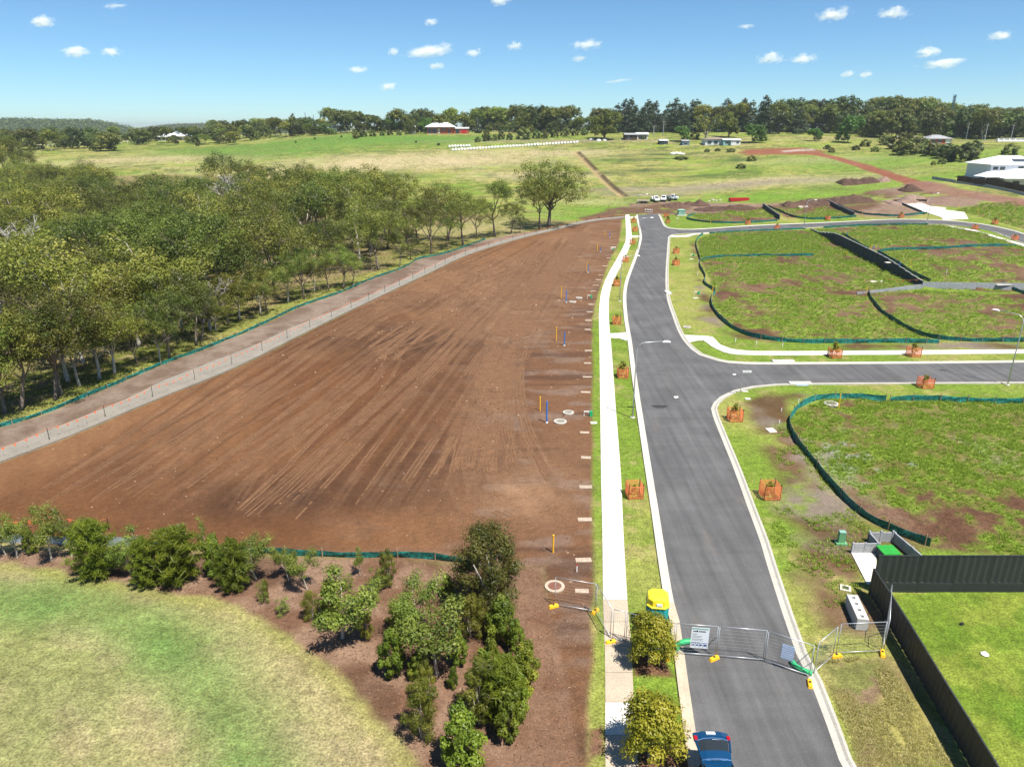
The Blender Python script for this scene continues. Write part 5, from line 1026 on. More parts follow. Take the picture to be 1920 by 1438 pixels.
# marker posts
def post(px, py, ty, m, label, r=.055, base=None):
    p = G(px, py); h = max(.9, min(2.6, zat(p, ty))); t = thing('marker_post', label, 'post', p, 0, None)
    MB().lathe((0, 0, -.1), [(r, 0), (r, h), (r*1.15, h+.01), (r*1.15, h+.10), (r*.8, h+.12)], 8).build('post', m, t)
    if base: MB().lathe((0, 0, -.05), [(r*1.8, 0), (r*1.6, .14)], 8).build('base', base, t)
Y_, B_ = M['yellow'], M['blue']
for a in ((1012.5,770,744,Y_,'yellow marker post beside the nearest blue one'),(1025,792.5,753,B_,'nearest blue marker post, tallest of the blue posts'),(1037,1035.6,1003,Y_,'yellow marker post beside the largest bushy sapling'),(1043,639,613,Y_,'yellow marker post, second up the brown earth'),(1058,648,623,B_,'blue marker post, second up the brown earth'),(1052,559,537,Y_,'leaning yellow marker post left of two white pit rings'),(1061.6,567,545,B_,'blue marker post left of two white pit rings'),
 (1100,509,493,Y_,'yellow marker post touching a blue one'),(1102.5,511,497,B_,'blue marker post touching a yellow one'),(1120,470,457,Y_,'yellow marker post, fifth up the brown earth'),(1126,472.5,464,B_,'short blue marker post, fifth up the brown earth'),(1134,443,434,Y_,'farthest yellow marker post on the brown earth'),(1143,445,435.5,B_,'farthest blue marker post on the brown earth'),
 (1572,765,739,Y_,'yellow marker post beside the pit ring in the near right plot'),(1335,557,536,Y_,'yellow marker post at the bend of the big plot silt fence'),(1543,454,445,Y_,'yellow marker post left of the far end of the long dark wall'),(1584,441,433,Y_,'yellow marker post right of the far end of the long dark wall'),(1588,443,435,B_,'blue marker post at the far end of the long dark wall'),(1587,480,472,Y_,'yellow marker post in front of the middle of the long dark wall'),(1633,468,459,Y_,'yellow marker post behind the middle of the long dark wall'),(1637,469.5,461,B_,'blue marker post behind the middle of the long dark wall'),
 (1706,498,491,Y_,'yellow marker post on the upper plot beside the silt fence'),(1686,502,493,B_,'blue marker post between the long dark wall and the silt fence'),(1624,552,538,Y_,'yellow marker post in front of the low grey stepped wall'),(1889,543,532,Y_,'yellow marker post by the short silt fence at the right'),(1797,391,384,Y_,'yellow marker post in the tall weeds behind the driveway'),(1833.5,400,392,Y_,'middle yellow marker post in the tall weeds'),(1875.6,409,402,Y_,'right yellow marker post in the tall weeds'),(1616,407,399,Y_,'yellow marker post in front of the second far plot'),(1479.6,413.5,407,Y_,'yellow marker post between the two far plots'),(1332,419.5,412,Y_,'yellow marker post at the silt fence of the first far plot')):
    post(*a, r=.07 if a[3] is B_ else .055, base=M['white'] if a[3] is B_ else None)
for px, py, h, lab in ((1081.6,1072,.45,'white survey peg with red tip near the temporary fence'),(1497,755,.5,'white survey peg outside the curve of the near plot silt fence'),(1465,771,.4,'white survey peg in the worn turf by the street corner'),(1461,793,.4,'white survey peg below the other one by the street corner'),(1379,641,.6,'white survey peg beside the corner footpath'),(1418,646,.6,'white survey peg under the big plot silt fence'),(1467,651,.6,'white survey peg right under the big plot silt fence'),(1310,494,.8,'white survey peg at the left end of the plot divider'),(1308,517,.8,'white survey peg beside the left silt fence'),(1774,514,.9,'pair of white pegs on the upper plot'),(1855,406,.9,'white peg in the tall weeds')):
    p = G(px, py); t = thing('survey_peg', lab, 'peg', p); MB().box((0, 0, -.1), (.06, .04, h+.1)).build('stake', M['white'], t); MB().box((0, 0, h+.002), (.065, .045, .1)).build('tip', M['red'], t)
# sewer pit rings
def pit(px, py, lab, r=.54, cov='grey_concrete'):
    p = G(px, py); t = thing('pit_cover', lab, 'pit cover', p); b = MB(); n = 24; prof = [(r, -.1), (r, .09), (r*.68, .10), (r*.68, .05)]
    vs = [(q*math.cos(2*math.pi*k/n), q*math.sin(2*math.pi*k/n), z) for q, z in prof for k in range(n)]; b.add(vs, [(i*n+k, i*n+(k+1) % n, (i+1)*n+(k+1) % n, (i+1)*n+k) for i in range(3) for k in range(n)]); b.build('ring', M['old_concrete' if cov == 'rust_lid' else 'kerb'], t)
    MB().lathe((0, 0, -.05), [(r*.67, 0), (r*.67, .12)], 24).build('cover', M[cov], t)
pit(1065.7,774,'round white pit ring nearer the footpath beside the nearest blue post'); pit(1050.5,791,'larger white pit ring below the nearest blue post',.6); pit(1085.7,559,'white pit ring, upper of the far pair'); pit(1074,566.5,'white pit ring, lower of the far pair'); pit(1288,613.6,'white pit ring in the turf right of the main street'); pit(1558.7,757.6,'white pit ring among weeds in the near right plot',.75)
pit(1040,1100.5,'pit ring with red brown lid beside the temporary fence',.6,'rust_lid')
# small gravel slabs along the verge
for i, (px, py) in enumerate(((1103,657.5),(1101.6,681),(1101,707),(1098,735.5),(1096,811),(1098.7,858),(1098,913),(1096.6,974),(1094,1050),(1091,1108),(1102,618),(1103.5,601),(1105.7,585),(1108,571),(1112,546),(1117,535),(1122,524.6),(1127,516),(1134,499),(1141,484),(1150,466))):
    p = G(px, py); w = rr.uniform(.8, 1.05); tag(MB().box((0, 0, -.05), (w, rr.uniform(.36, .52), .085), rr.uniform(-.06, .06), .97).build('gravel_slab', M['slab'], loc=p), 'small tan slab in the row along the edge of the brown earth', 'slab', 'slabs along the edge of the brown earth')
# meters, taps and white lids by the verge
for px, py, lab in ((1105,780,'green water meter with white pipe near the nearest blue post'),(1107,559,'green water meter with white pipe beside the far pair of rings'),(1149,470,'green water meter beyond the footpath bend'),(1299,481,'green water meter by the big plot silt fence'),(1308,552,'green water meter below the bend of the silt fence')):
    p = G(px, py); t = thing('water_meter', lab, 'meter', p); MB().box((.15, 0, 0), (.28, .3, .5), 0, .9).build('cover', M['green_plastic'], t); MB().tube([(-.5, .1, 0), (-.5, .1, .42), (-.05, .1, .42), (-.05, .1, .0)], .045, 6).build('pipe', M['white'], t)
for px, py, w, d, lab in ((1113,793,.6,.45,'white lid in the verge by the nearest water meter'),(1446,807,.75,.9,'white slab lying in the worn turf'),(1402,748,.55,.4,'white lid near the street name post'),(1397,734,.6,.3,'white lid against the corner kerb'),(1296,486,.8,.5,'white lid beside the big plot'),(1304,559,.9,.5,'white lid by the yellow post'),(1270,410,1.0,.6,'white lid near the pale green cabinet'),(1644,528,2.6,.9,'pale slab lying in the weeds before the long wall'),(1672,493.5,2.6,.8,'pale slab between the wall and the upper silt fence'),(1877,541,2.6,1.2,'pale slab beside the short right silt fence'),(1150,464,1.2,.6,'white lid at the edge of the far brown earth')):
    p = G(px, py); tag(MB().box((0, 0, -.05), (w, d, .10), .1, .97).build('cover_plate', M['concrete'], loc=p), lab, 'cover')
p = G(1585,1103.5); t = thing('valve_box', 'small square yellow box in the soil by the concrete block', 'valve box', p, -.4); b = MB()
for c, d in (((0, .24, -.05), (.6, .12, .13)), ((0, -.24, -.05), (.6, .12, .13)), ((.24, 0, -.05), (.12, .36, .13)), ((-.24, 0, -.05), (.12, .36, .13))): b.box(c, d)
b.build('frame', M['cream'], t); MB().box((0, 0, -.05), (.355, .355, .10)).build('lid', M['wall_dark'], t)
# stormwater inlets in the kerb
for px, py, w, rz, lab in ((1470,679.5,2.6,0,'stormwater inlet in the far kerb of the near side street'),(1502,721,2.4,0,'stormwater inlet in the near kerb of the side street'),(1254.5,549,2.2,1.6,'stormwater inlet in the right kerb of the main street')):
    p = G(px, py); t = thing('storm_drain', lab, 'drain', p, rz); MB().box((0, .25, 0), (w, .7, .16), 0, .98, .03).build('lintel', M['concrete'], t); b = MB(); MB().box((0, -.25, 0), (w*.55, .34, .05)).build('frame', M['lightblue'], t)
    for k in range(7): b.box((-w*.25+k*w*.083, -.25, .052), (.04, .32, .02))
    b.build('grate', M['galv'], t)
# orange mesh guards round newly planted street trees
SAPL = proto('sapling', bush(1.7, .42, 9, 60, .16, M['leaf_street'], base=.35, stems=1, cl=.5), M['bark_pale'])
def guard_parts(t, w, h, skew):
    for sx in (-1, 1):
        for sy in (-1, 1): MB().box((sx*w/2, sy*w/2, -.1), (.05, .05, h+.32), skew*sx).build('stake', M['wood'] if sy > 0 else M['black_metal'], t)
    b = MB(); n = 9; th = .014
    for s in range(4):
        a = s*math.pi/2; cs, sn = math.cos(a), math.sin(a)
        def put(x0, x1, z0, z1, o=0):
            y = -w/2-.02-o; vs = [(x, yy, z) for yy in (y, y-th) for x, z in ((x0, z0), (x1, z0), (x1, z1), (x0, z1))]; vs = [(x*cs-yy*sn, x*sn+yy*cs, z) for x, yy, z in vs]
            b.add(vs, [(3, 2, 1, 0), (4, 5, 6, 7), (0, 1, 5, 4), (1, 2, 6, 5), (2, 3, 7, 6), (3, 0, 4, 7)])
        for k in range(12): z = .06+k*(h-.1)/11; put(-w/2, w/2, z, z+.016+.03*(k in (0, 11)))
        for k in range(13): x = -w/2+k*w/12; put(x-.007, x+.007, .05, h, .016)
    b.build('mesh_guard', M['orange'], t)
GD = [(1191,936,'mesh tree guard on the verge nearest the yellow roofed toilet'),(1168.5,709.5,'mesh tree guard with leafy sapling beside the tall lamp'),(1157,609,'mesh tree guard just beyond the flared path link'),(1157.5,537,'mesh tree guard where the footpath bends'),(1173.6,492,'mesh tree guard on the upper verge by the bend'),(1186.5,459,'mesh tree guard before the second path link'),(1191,434.5,'mesh tree guard just past the second path link'),(1188.5,418,'mesh tree guard nearest the far path link'),
 (1268.6,475.7,'upper mesh tree guard right of the main street'),(1268,498,'lower mesh tree guard right of the main street'),(1252.6,419,'mesh tree guard at the back corner, nearer one'),(1249.5,408,'mesh tree guard at the back corner, farther one'),(1380,791,'mesh tree guard on the turf at the near street corner'),(1446.6,937,'largest mesh tree guard, on the turf right of the street'),(1738.7,729,'mesh tree guard below the near side street kerb'),(1567.6,672,'mesh tree guard in front of the side street footpath, left one'),(1716,670,'mesh tree guard in front of the side street footpath, right one'),
 (1403,421.5,'mesh tree guard before the first far plot'),(1458,430.5,'mesh tree guard on the near side of the back street'),(1553,413.5,'mesh tree guard before the second far plot'),(1691,409,'mesh tree guard before the brown far plot'),(1830,431,'mesh tree guard on the bend of the back street, left one'),(1905,451,'mesh tree guard on the bend of the back street, right one'),(1867,421.5,'wide mesh tree guard across the back street bend')]
for i, (px, py, lab) in enumerate(GD):
    p = G(px, py); p = Vector((p.x, p.y+.5, Z1(p.x, p.y+.5))); w = 1.05 if i not in (12, 13, 14, 15, 16) else 1.15
    t = thing('tree_guard', 'orange '+lab, 'tree guard', p, rr.uniform(-.12, .12), 'orange guards round new street trees'); guard_parts(t, w, 1.0+.1*rr.random(), .2)
    s = rr.uniform(.75, 1.15)*(.7 if i in (0, 13) else 1.05); plant(SAPL, p+Vector((0, .05, 0)), i, (s, s, s), 'sapling in '+lab, 'sapling', 'saplings inside the orange guards')
# portable toilet
p = G(1229, 1178); t = thing('portable_toilet', 'portable toilet with yellow roof and green walls behind a street tree', 'toilet', p, -.12)
def oct_(a, b, c): return [(-a+c, -b), (a-c, -b), (a, -b+c), (a, b-c), (a-c, b), (-a+c, b), (-a, b-c), (-a, -b+c)]
def loft(rings, cap=True):
    b = MB(); n = len(rings[0][0]); vs = [(x, y, z) for r, z in rings for x, y in r]; f = [(i*n+k, i*n+(k+1) % n, (i+1)*n+(k+1) % n, (i+1)*n+k) for i in range(len(rings)-1) for k in range(n)]
    if cap: f += [tuple(range(n-1, -1, -1)), tuple((len(rings)-1)*n+k for k in range(n))]
    return b.add(vs, f)
loft([(oct_(.62, .62, .12), 0), (oct_(.62, .62, .12), .14)]).build('base', M['black'], t)
loft([(oct_(.555, .555, .2), .14), (oct_(.55, .55, .2), 1.72)]).build('cabin', M['teal'], t)
b = MB()
for s in range(4):
    a = s*math.pi/2
    for k in range(4): x = -.3+k*.2; b.box((x*math.cos(a)+.56*math.sin(a), x*math.sin(a)-.56*math.cos(a), .2), (.05, .03, 1.45), a)
b.build('ribs', M['teal'], t)
loft([(oct_(.60, .60, .24), 1.72), (oct_(.61, .61, .25), 1.78), (oct_(.56, .56, .24), 1.83), (oct_(.55, .55, .24), 2.16), (oct_(.52, .52, .24), 2.22), (oct_(.38, .38, .2), 2.27)]).build('roof', M['yellow_roof'], t)
MB().box((.04, -.575, 1.88), (.30, .03, .16)).build('label_plate', M['white'], t); dr_ = MB().box((0, .572, .2), (.72, .02, 1.45)).build('door', M['teal'], t); MB().box((.28, .59, .95), (.05, .03, .16)).build('handle', M['black'], dr_)
# temporary fence panels on yellow feet
def temp_panel(lab, A, B, h=1.95, rot=None):
    A, B = Vector((*A, Z1(*A))), Vector((*B, Z1(*B))); t = thing('temporary_fence', lab, 'fence panel', A); d = B-A; L = d.length; u = d/L; z0, z1 = .14, h
    b = MB(); P = lambda x, z: u*x+Vector((0, 0, z)); b.tube([P(.03, .02), P(.03, z1)], .021, 6); b.tube([P(L-.03, .02), P(L-.03, z1)], .021, 6); b.tube([P(.03, z1), P(L-.03, z1)], .021, 6); b.tube([P(.03, z0), P(L-.03, z0)], .021, 6)
    b.build('frame', M['galv'], t, smooth=True); w = MB(); k = int(L/.10)
    for i in range(1, k): x = L*i/k; w.tube([P(x, z0), P(x, z1)], .0032, 3, False)
    for i in range(1, 9): z = z0+(z1-z0)*i/9; w.tube([P(.03, z), P(L-.03, z)], .0032, 3, False)
    o = w.build('wire_infill', M['wire'], t); return t, A, u, L
TP = [((1039.6,1135.5),(1116,1149),'panel left of the verge'),((1117,1149.5),(1144.5,1197),'panel swung across the left verge'),((1147.5,1198.5),(1171,1204.5),'short panel on the footpath'),((1172,1205),(1262,1226),'panel behind the round street tree'),((1263,1226),(1341,1232),'panel with the white site sign'),((1342,1232),(1431,1240),'panel in the middle of the street'),((1432,1241),(1518,1270),'bent panel with the blue mesh notice'),((1525,1264),(1561,1232),'panel on the right verge leaning away'),((1566,1227),(1652,1223),'panel on the scrubby strip'),((1656,1220),(1661,1150),'panel against the black fence')]
pan = [temp_panel('wire temporary fence '+lab, G2(*a), G2(*b)) for a, b, lab in TP]
FT = [(1038,1138,.4,'left end of the fence'),(1116,1147,.9,'bend above the left verge'),(1145,1205,.3,'left edge of the footpath'),(1251,1233,1.4,'kerb beside the round street tree'),(1339,1236,.5,'middle of the street'),(1518,1283,1.3,'right kerb of the street'),(1568,1231,.2,'right verge'),(1654,1226,1.2,'scrubby strip beside the black fence')]
for px, py, a, lab in FT:
    p = G(px, py); t = thing('fence_foot', 'yellow fence foot at the '+lab, 'fence foot', p, a); b = MB().box((0, 0, .01), (.62, .24, .15), 0, .86, .04); b.build('block', M['yellow'], t); MB().box((0, 0, .161), (.1, .1, .03)).build('socket', M['black'], t)
# sign board and mesh notice hang on the panels; braces and green hoses
def board(i, x0, x1, z0, z1, name, m, lab, cat, off=-.05):
    t, A, u, L = pan[i]; nn = Vector((u.y, -u.x, 0)); rz = math.atan2(u.y, u.x); q = A+u*((x0+x1)/2)+nn*.045+Vector((0, 0, z0)); r = thing(name, lab, cat, q, rz); MB().box((0, 0, 0), (x1-x0, .02, z1-z0)).build('board', m, r); return r, x1-x0, z1-z0
r, w, h = board(4, .78, 1.68, .55, 1.82, 'site_sign', M['sign_grey'], 'white site safety sign hanging on the fence across the street', 'sign')
b = MB(); b.box((-.02, -.013, h*.93), (w*.94, .004, h*.06)); b.build('heading_band', M['pale_green'], r)
b = MB(); xx = -w*.40
for k, ww in enumerate((.045, .05, .05, .06, .0, .05, .04, .05, .05, .05, .04)):
    if ww: b.box((xx+ww/2, -.013, h*.80), (ww, .004, h*(.055 if k != 3 else .08)))
    xx += ww+.012 if ww else .035
b.build('lettering', M['wall_dark'], r)
b = MB()
for k, (z, L) in enumerate(((.70, .3), (.665, .22), (.60, .55), (.56, .5), (.52, .42), (.46, .6), (.42, .55), (.375, .62))): b.box((-w*.42+w*L/2, -.013, h*z), (w*L, .004, h*.014))
b.build('small_print', M['wall_grey'], r)
b = MB()
for k in range(5): b.box((-w*.44+k*w*.22, -.013, h*.06), (.02, .004, h*.21))
b.box((-w*.22, -.0135, h*.255), (w*.46, .004, h*.03)); b.box((w*.22, -.0135, h*.262), (w*.42, .004, h*.012))
for k, (x, s) in enumerate(((-.33, .05), (-.11, .055), (.09, .06), (.33, .07))): 
    b.lathe((0, 0, 0), [(.001, 0), (.001, .001)], 3)
    n = 12; vs = [(w*x+s*math.cos(2*math.pi*q/n), yy, h*.16+s*math.sin(2*math.pi*q/n)) for yy in (-.011, -.016) for q in range(n)]; b.add(vs, [(q, (q+1) % n, (q+1) % n+n, q+n) for q in range(n)]+[tuple(range(n, 2*n))])
b.build('pictograms', M['navy'], r)
r, w, h = board(6, .75, 1.35, .65, 1.5, 'mesh_notice', M['lightblue'], 'pale blue mesh notice hanging on the bent fence panel', 'sign'); b = MB()
for k in range(6): b.box((0, -.013, h*(.1+.15*k)), (w*.96, .004, .02))
b.build('print_lines', M['white'], r)
def hose(lab, pts, r): t = thing('green_hose', lab, 'hose', pts[0]); P = catmull(pts, .12); b = MB(); n = len(P); b.tube([q-P[0] for q in P], [r*(1+.06*(i % 2)) for i in range(n)], 10); b.build('pipe', M['green_plastic'], t, smooth=True)
g = lambda px, py, z=.14: G(px, py)+Vector((0, 0, z))
hose('thick green drainage hose curving under the white site sign', [g(1267,1222), g(1271,1212), g(1282,1207), g(1296,1206), g(1315,1208)], .15)
hose('green drainage hose at the right kerb below the mesh notice', [g(1484,1243), g(1490,1251), g(1502,1259), g(1522,1266)], .13)
for i, lab in ((4, 'street panel'), (6, 'bent panel'), (8, 'strip panel')):
    t, A, u, L = pan[i]; nn = Vector((-u.y, u.x, 0)); b = MB(); b.tube([u*L+Vector((0, 0, 1.3)), u*L+nn*1.2+Vector((0, 0, .05))], .018, 6); b.build('brace', M['black_metal'], t)
# grey precast block with four sockets
A, B = topat(1600, 1119, .72), topat(1617, 1156, .72); cx, cy = (A[0]+B[0])/2, (A[1]+B[1])/2; Lb = math.hypot(B[0]-A[0], B[1]-A[1])+.45; rz = math.atan2(B[1]-A[1], B[0]-A[0])
t = thing('concrete_block', 'long grey concrete block with four square sockets on top', 'concrete block', (cx, cy, Z1(cx, cy)), rz); b = MB(); h = .72; wy = .30
xs = [-Lb/2]; 
for k in range(4): c = -Lb/2+Lb*(k+.5)/4; xs += [c-.085, c+.085]
xs.append(Lb/2); ysb = [-wy, -.085, .085, wy]
for i in range(len(xs)-1):
    for j in range(3):
        if i % 2 == 1 and j == 1: b.box(((xs[i]+xs[i+1])/2, 0, 0), (xs[i+1]-xs[i]+.0, .17, h-.25)); continue
        b.box(((xs[i]+xs[i+1])/2, (ysb[j]+ysb[j+1])/2, 0), (xs[i+1]-xs[i], ysb[j+1]-ysb[j], h))
b.build('block', M['block'], t)
for k in range(4): MB().box((-Lb/2+Lb*(k+.5)/4, 0, h-.249), (.165, .165, .02)).build('socket', M['black'], t)
# service pillar
p = G(1576, 1019); t = thing('service_pillar', 'small green service pillar standing in the soil by the bin enclosure', 'pillar', p, -.1)
MB().box((0, 0, 0), (.72, .5, .14), 0, .96).build('plinth', M['pillar_green'], t); MB().box((0, 0, .14), (.42, .32, .75), 0, .96).build('cabinet', M['pillar_green'], t); MB().box((0, 0, .892), (.44, .34, .05), 0, .9).build('cap', M['pale_green'], t)
# bin enclosure of grey sleepers and the green bin
e1, e2, e3, e4 = G2(1597,1036), G2(1643,1036), G2(1643,1037), G2(1697,1037)
panel_wall('sleeper_wall', 'low grey sleeper wall left of the green bin', 'wall', e1, e2, 2, .72, M['wall_grey'], M['wall_grey'], 'sleeper', 3, posth=.03)
panel_wall('sleeper_wall', 'short grey sleeper wall beside the green bin lid', 'wall', (e3[0]+.1, e3[1]+.05), (e3[0]+.1, e3[1]+1.3), 1, .72, M['wall_grey'], M['wall_grey'], 'sleeper', 3, posth=.03)
panel_wall('sleeper_wall', 'grey sleeper wall behind the green bin', 'wall', (e3[0]+.1, e3[1]+1.35), (e4[0]-.2, e4[1]+1.35), 2, .72, M['wall_grey'], M['wall_grey'], 'sleeper', 3, posth=.12)
panel_wall('sleeper_wall', 'grey sleeper wall right of the green bin', 'wall', (e4[0]-.1, e4[1]+1.3), (e4[0]+.6, 35.5), 3, .72, M['wall_grey'], M['wall_grey'], 'sleeper', 3, posth=.03)
q = topat(1666, 1030.5, .62); t = thing('skip_bin', 'green lidded bin inside the grey sleeper enclosure', 'bin', (q[0], q[1], 0), .03); MB().box((0, 0, 0), (1.0, .95, .58), 0, 1.03).build('body', M['wall_dark'], t); MB().box((0, 0, .583), (1.12, 1.06, .06), 0, .97).build('lid', M['green_lid'], t)
# the little white thing and dark rag on the lawn
tag(MB().lathe(G(1846,1227), [(.16, 0), (.2, .05), (.1, .14)], 10).build('ball_lid', M['white']), 'white round cap lying on the green lawn', 'cap')
tag(MB().box(G(1803,1170), (.3, .16, .1), .4, .6).build('dark_toy', M['black']), 'small black object lying on the green lawn', 'toy')
# ------------------------------------------------------------------ blue car with its tailgate raised
CX, RY = 8.36, 22.28
t = thing('car', 'blue car parked at the left kerb with its tailgate raised', 'car', (CX, RY, 0), -.02)
def sect(w, z0, z1, tuck=.06): return [(-w+tuck, z0), (-w, z0+.18), (-w, z1-.22), (-w*.93, z1-.05), (-w*.8, z1), (w*.8, z1), (w*.93, z1-.05), (w, z1-.22), (w, z0+.18), (w-tuck, z0)]
def loft_y(secs, b=None):
    b = b or MB(); n = len(secs[0][1]); vs = [(x, y, z) for y, s in secs for x, z in s]; f = [(i*n+k, i*n+(k+1) % n, (i+1)*n+(k+1) % n, (i+1)*n+k) for i in range(len(secs)-1) for k in range(n)]
    return b.add(vs, f+[tuple(range(n-1, -1, -1)), tuple((len(secs)-1)*n+k for k in range(n))])
loft_y([(0, sect(.74, .34, .70)), (-.10, sect(.86, .26, .80)), (-.5, sect(.885, .22, .98)), (-1.6, sect(.89, .22, .98)), (-3.0, sect(.885, .22, .98)), (-3.7, sect(.86, .22, .92)), (-4.15, sect(.78, .26, .80)), (-4.25, sect(.66, .3, .66))]).build('body', M['carblue'], t, smooth=False)
gh = lambda w, w2, z1: [(-w, .97), (-w2, z1-.08), (-w2+.1, z1), (w2-.1, z1), (w2, z1-.08), (w, .97)]
loft_y([(-.30, gh(.80, .62, 1.56)), (-.62, gh(.82, .64, 1.64)), (-1.6, gh(.83, .65, 1.67)), (-2.4, gh(.82, .63, 1.60)), (-2.75, gh(.80, .60, 1.40)), (-3.3, gh(.76, .58, 1.0))]).build('cabin', M['glass'], t)
loft_y([(-.28, [(-.63, 1.60), (-.60, 1.635), (.60, 1.635), (.63, 1.60)]), (-.62, [(-.655, 1.62), (-.60, 1.685), (.60, 1.685), (.655, 1.62)]), (-1.6, [(-.665, 1.65), (-.60, 1.71), (.60, 1.71), (.665, 1.65)]), (-2.4, [(-.645, 1.58), (-.58, 1.64), (.58, 1.64), (.645, 1.58)])]).build('roof', M['carblue'], t)
for sx in (-1, 1):
    MB().tube([(sx*.56, -.55, 1.70), (sx*.57, -.75, 1.76), (sx*.57, -2.0, 1.76), (sx*.55, -2.25, 1.66)], .022, 6).build('roof_rail', M['black_metal'], t)
    for y in (-.85, -3.45):
        w = MB(); n = 20; xo = sx*.80
        vs = [(xo+dx, y+r*math.cos(2*math.pi*k/n), .33+r*math.sin(2*math.pi*k/n)) for r, dx in ((.2, .09*sx), (.32, .10*sx), (.33, .06*sx), (.33, -.1*sx), (.2, -.1*sx)) for k in range(n)]
        w.add(vs, [(i*n+k, i*n+(k+1) % n, (i+1)*n+(k+1) % n, (i+1)*n+k) for i in range(4) for k in range(n)]+[tuple(range(n)), tuple(range(4*n, 5*n))]); wo_ = w.build('wheel', M['black'], t); MB().lathe((0, 0, 0), [(.19, 0), (.17, .02), (.05, .03)], 10).build('rim', M['galv'], wo_); rm_ = wo_.children[0]; rm_.location = (xo+.095*sx, y, .33); rm_.rotation_euler = (0, sx*math.pi/2, 0)
    MB().box((sx*.79, -.12, .72), (.16, .22, .26), 0, .8, .03).build('taillight', M['taillight'], t); MB().box((sx*.98, -2.75, .98), (.2, .12, .15), 0, .9, .03).build('mirror', M['carblue'], t); MB().box((sx*.62, -4.13, .58), (.34, .14, .14), 0, .9, .03).build('headlight', M['sign_grey'], t)
MB().tube([(0, -.75, 1.70), (0, -.95, 1.80)], .02, 5).build('aerial', M['black_metal'], t)
# raised tailgate: hinged at the roof, tipped slightly above level
tg = [(-.30, .60, 1.70), (-.06, .64, 1.76), (.02, .66, 1.78), (.48, .745, 1.88), (.66, .755, 1.89), (.92, .73, 1.83), (1.06, .64, 1.74)]
def tgsurf(i0, i1, k, th, inner=1.0):
    b = MB(); R_ = []
    for y, w, z in tg[i0:i1+1]:
        bow = .06
        R_.append((y, [(-w*k, z-.03), (-w*k*.6, z+bow*.7*inner), (0, z+bow*inner), (w*k*.6, z+bow*.7*inner), (w*k, z-.03), (w*k, z-.03-th), (0, z+bow*inner-th), (-w*k, z-.03-th)]))
    return loft_y(R_, b)
o = tgsurf(0, 2, 1, .08).build('spoiler', M['carblue'], t); o = tgsurf(3, 6, 1, .08).build('tailgate', M['carblue'], t)
b = tgsurf(2, 3, .86, .03, .92); b.build('rear_window', M['glass'], t, smooth=False)
for sx in (-1, 1):
    b = MB(); b.tube([(sx*.63, .0, 1.76), (sx*.71, .50, 1.86)], .05, 6); b.build('window_pillar', M['carblue'], t); MB().box((sx*.68, .58, 1.81), (.17, .22, .13), 0, .85, .02).build('tailgate_light', M['taillight'], t); MB().tube([(sx*.52, -.25, 1.50), (sx*.56, .25, 1.74)], .014, 5).build('gas_strut', M['black_metal'], t)
b = MB(); b.tube([(-.64, .47, 1.885), (-.38, .52, 1.945), (0, .54, 1.965), (.38, .52, 1.945), (.64, .47, 1.885)], .028, 6); b.build('chrome_strip', M['chrome'], t)
b = MB(); vs = [(-.19, .74, 1.955), (.19, .74, 1.955), (.19, .90, 1.915), (-.19, .90, 1.915)]; b.add(vs+[(x, y, z-.04) for x, y, z in vs], [(0, 1, 2, 3), (7, 6, 5, 4), (0, 4, 5, 1), (1, 5, 6, 2), (2, 6, 7, 3), (3, 7, 4, 0)]); b.build('number_plate', M['white'], t)
# ------------------------------------------------------------------ far site machines, cabinet, bollards, spoil
p = G(1277, 404); t = thing('transformer_cabinet', 'pale green transformer cabinet at the end of the street', 'cabinet', p, .05)
MB().box((0, 0, -.05), (3.0, 2.4, .2)).build('plinth', M['concrete'], t); MB().box((0, 0, .15), (2.1, 1.5, 1.45), 0, .97).build('cabinet', M['pale_green'], t); MB().box((0, 0, 1.602), (2.3, 1.7, .22), 0, .55).build('roof', M['pale_green'], t)

for x_ in (-.5, .5): dr_ = MB().box((x_, -.745, .3), (.85, .04, 1.2)).build('door', M['pale_green'], t); MB().box((x_*.3, -.775, .85), (.05, .03, .2)).build('handle', M['black'], dr_)
for i, px in enumerate((1209.5, 1213, 1216, 1219, 1222)):
    p = G(px, 398+.2*i); t = thing('bollard', 'white bollard with black band in the row across the street end', 'bollard', p, 0, 'bollards across the street end'); MB().lathe((0, 0, 0), [(.13, 0), (.13, .9), (.06, 1.0)], 8).build('post', M['white'], t); MB().lathe((0, 0, .3), [(.135, 0), (.135, .25)], 8).build('band', M['black'], t)
def mound(px0, px1, py, h, lab, m='soil', seed=1, dep=5):
    a, b_ = G(px0, py), G(px1, py); L = (b_-a).length; c = (a+b_)/2; n, k = 40, 12; V = []
    for i in range(n+1):
        for j in range(k+1):
            u, v = i/n*2-1, j/k*2-1; e = max(0, 1-u*u)**.5*max(0, 1-v*v); f_ = float(fbm(np.array([u*L*.5+seed*31]), np.array([v*dep]), 3.2, 4, seed)[0]); x, y = c.x+u*L/2, c.y+v*dep; V.append((x, y, Z1(x, y)-.15+h*e*(-.35+2.7*f_)))
    F = [(i*(k+1)+j, (i+1)*(k+1)+j, (i+1)*(k+1)+j+1, i*(k+1)+j+1) for i in range(n) for j in range(k)]; o = MB().add(V, F).build('soil_mound', M[m], smooth=True); tag(o, lab, 'soil mound')
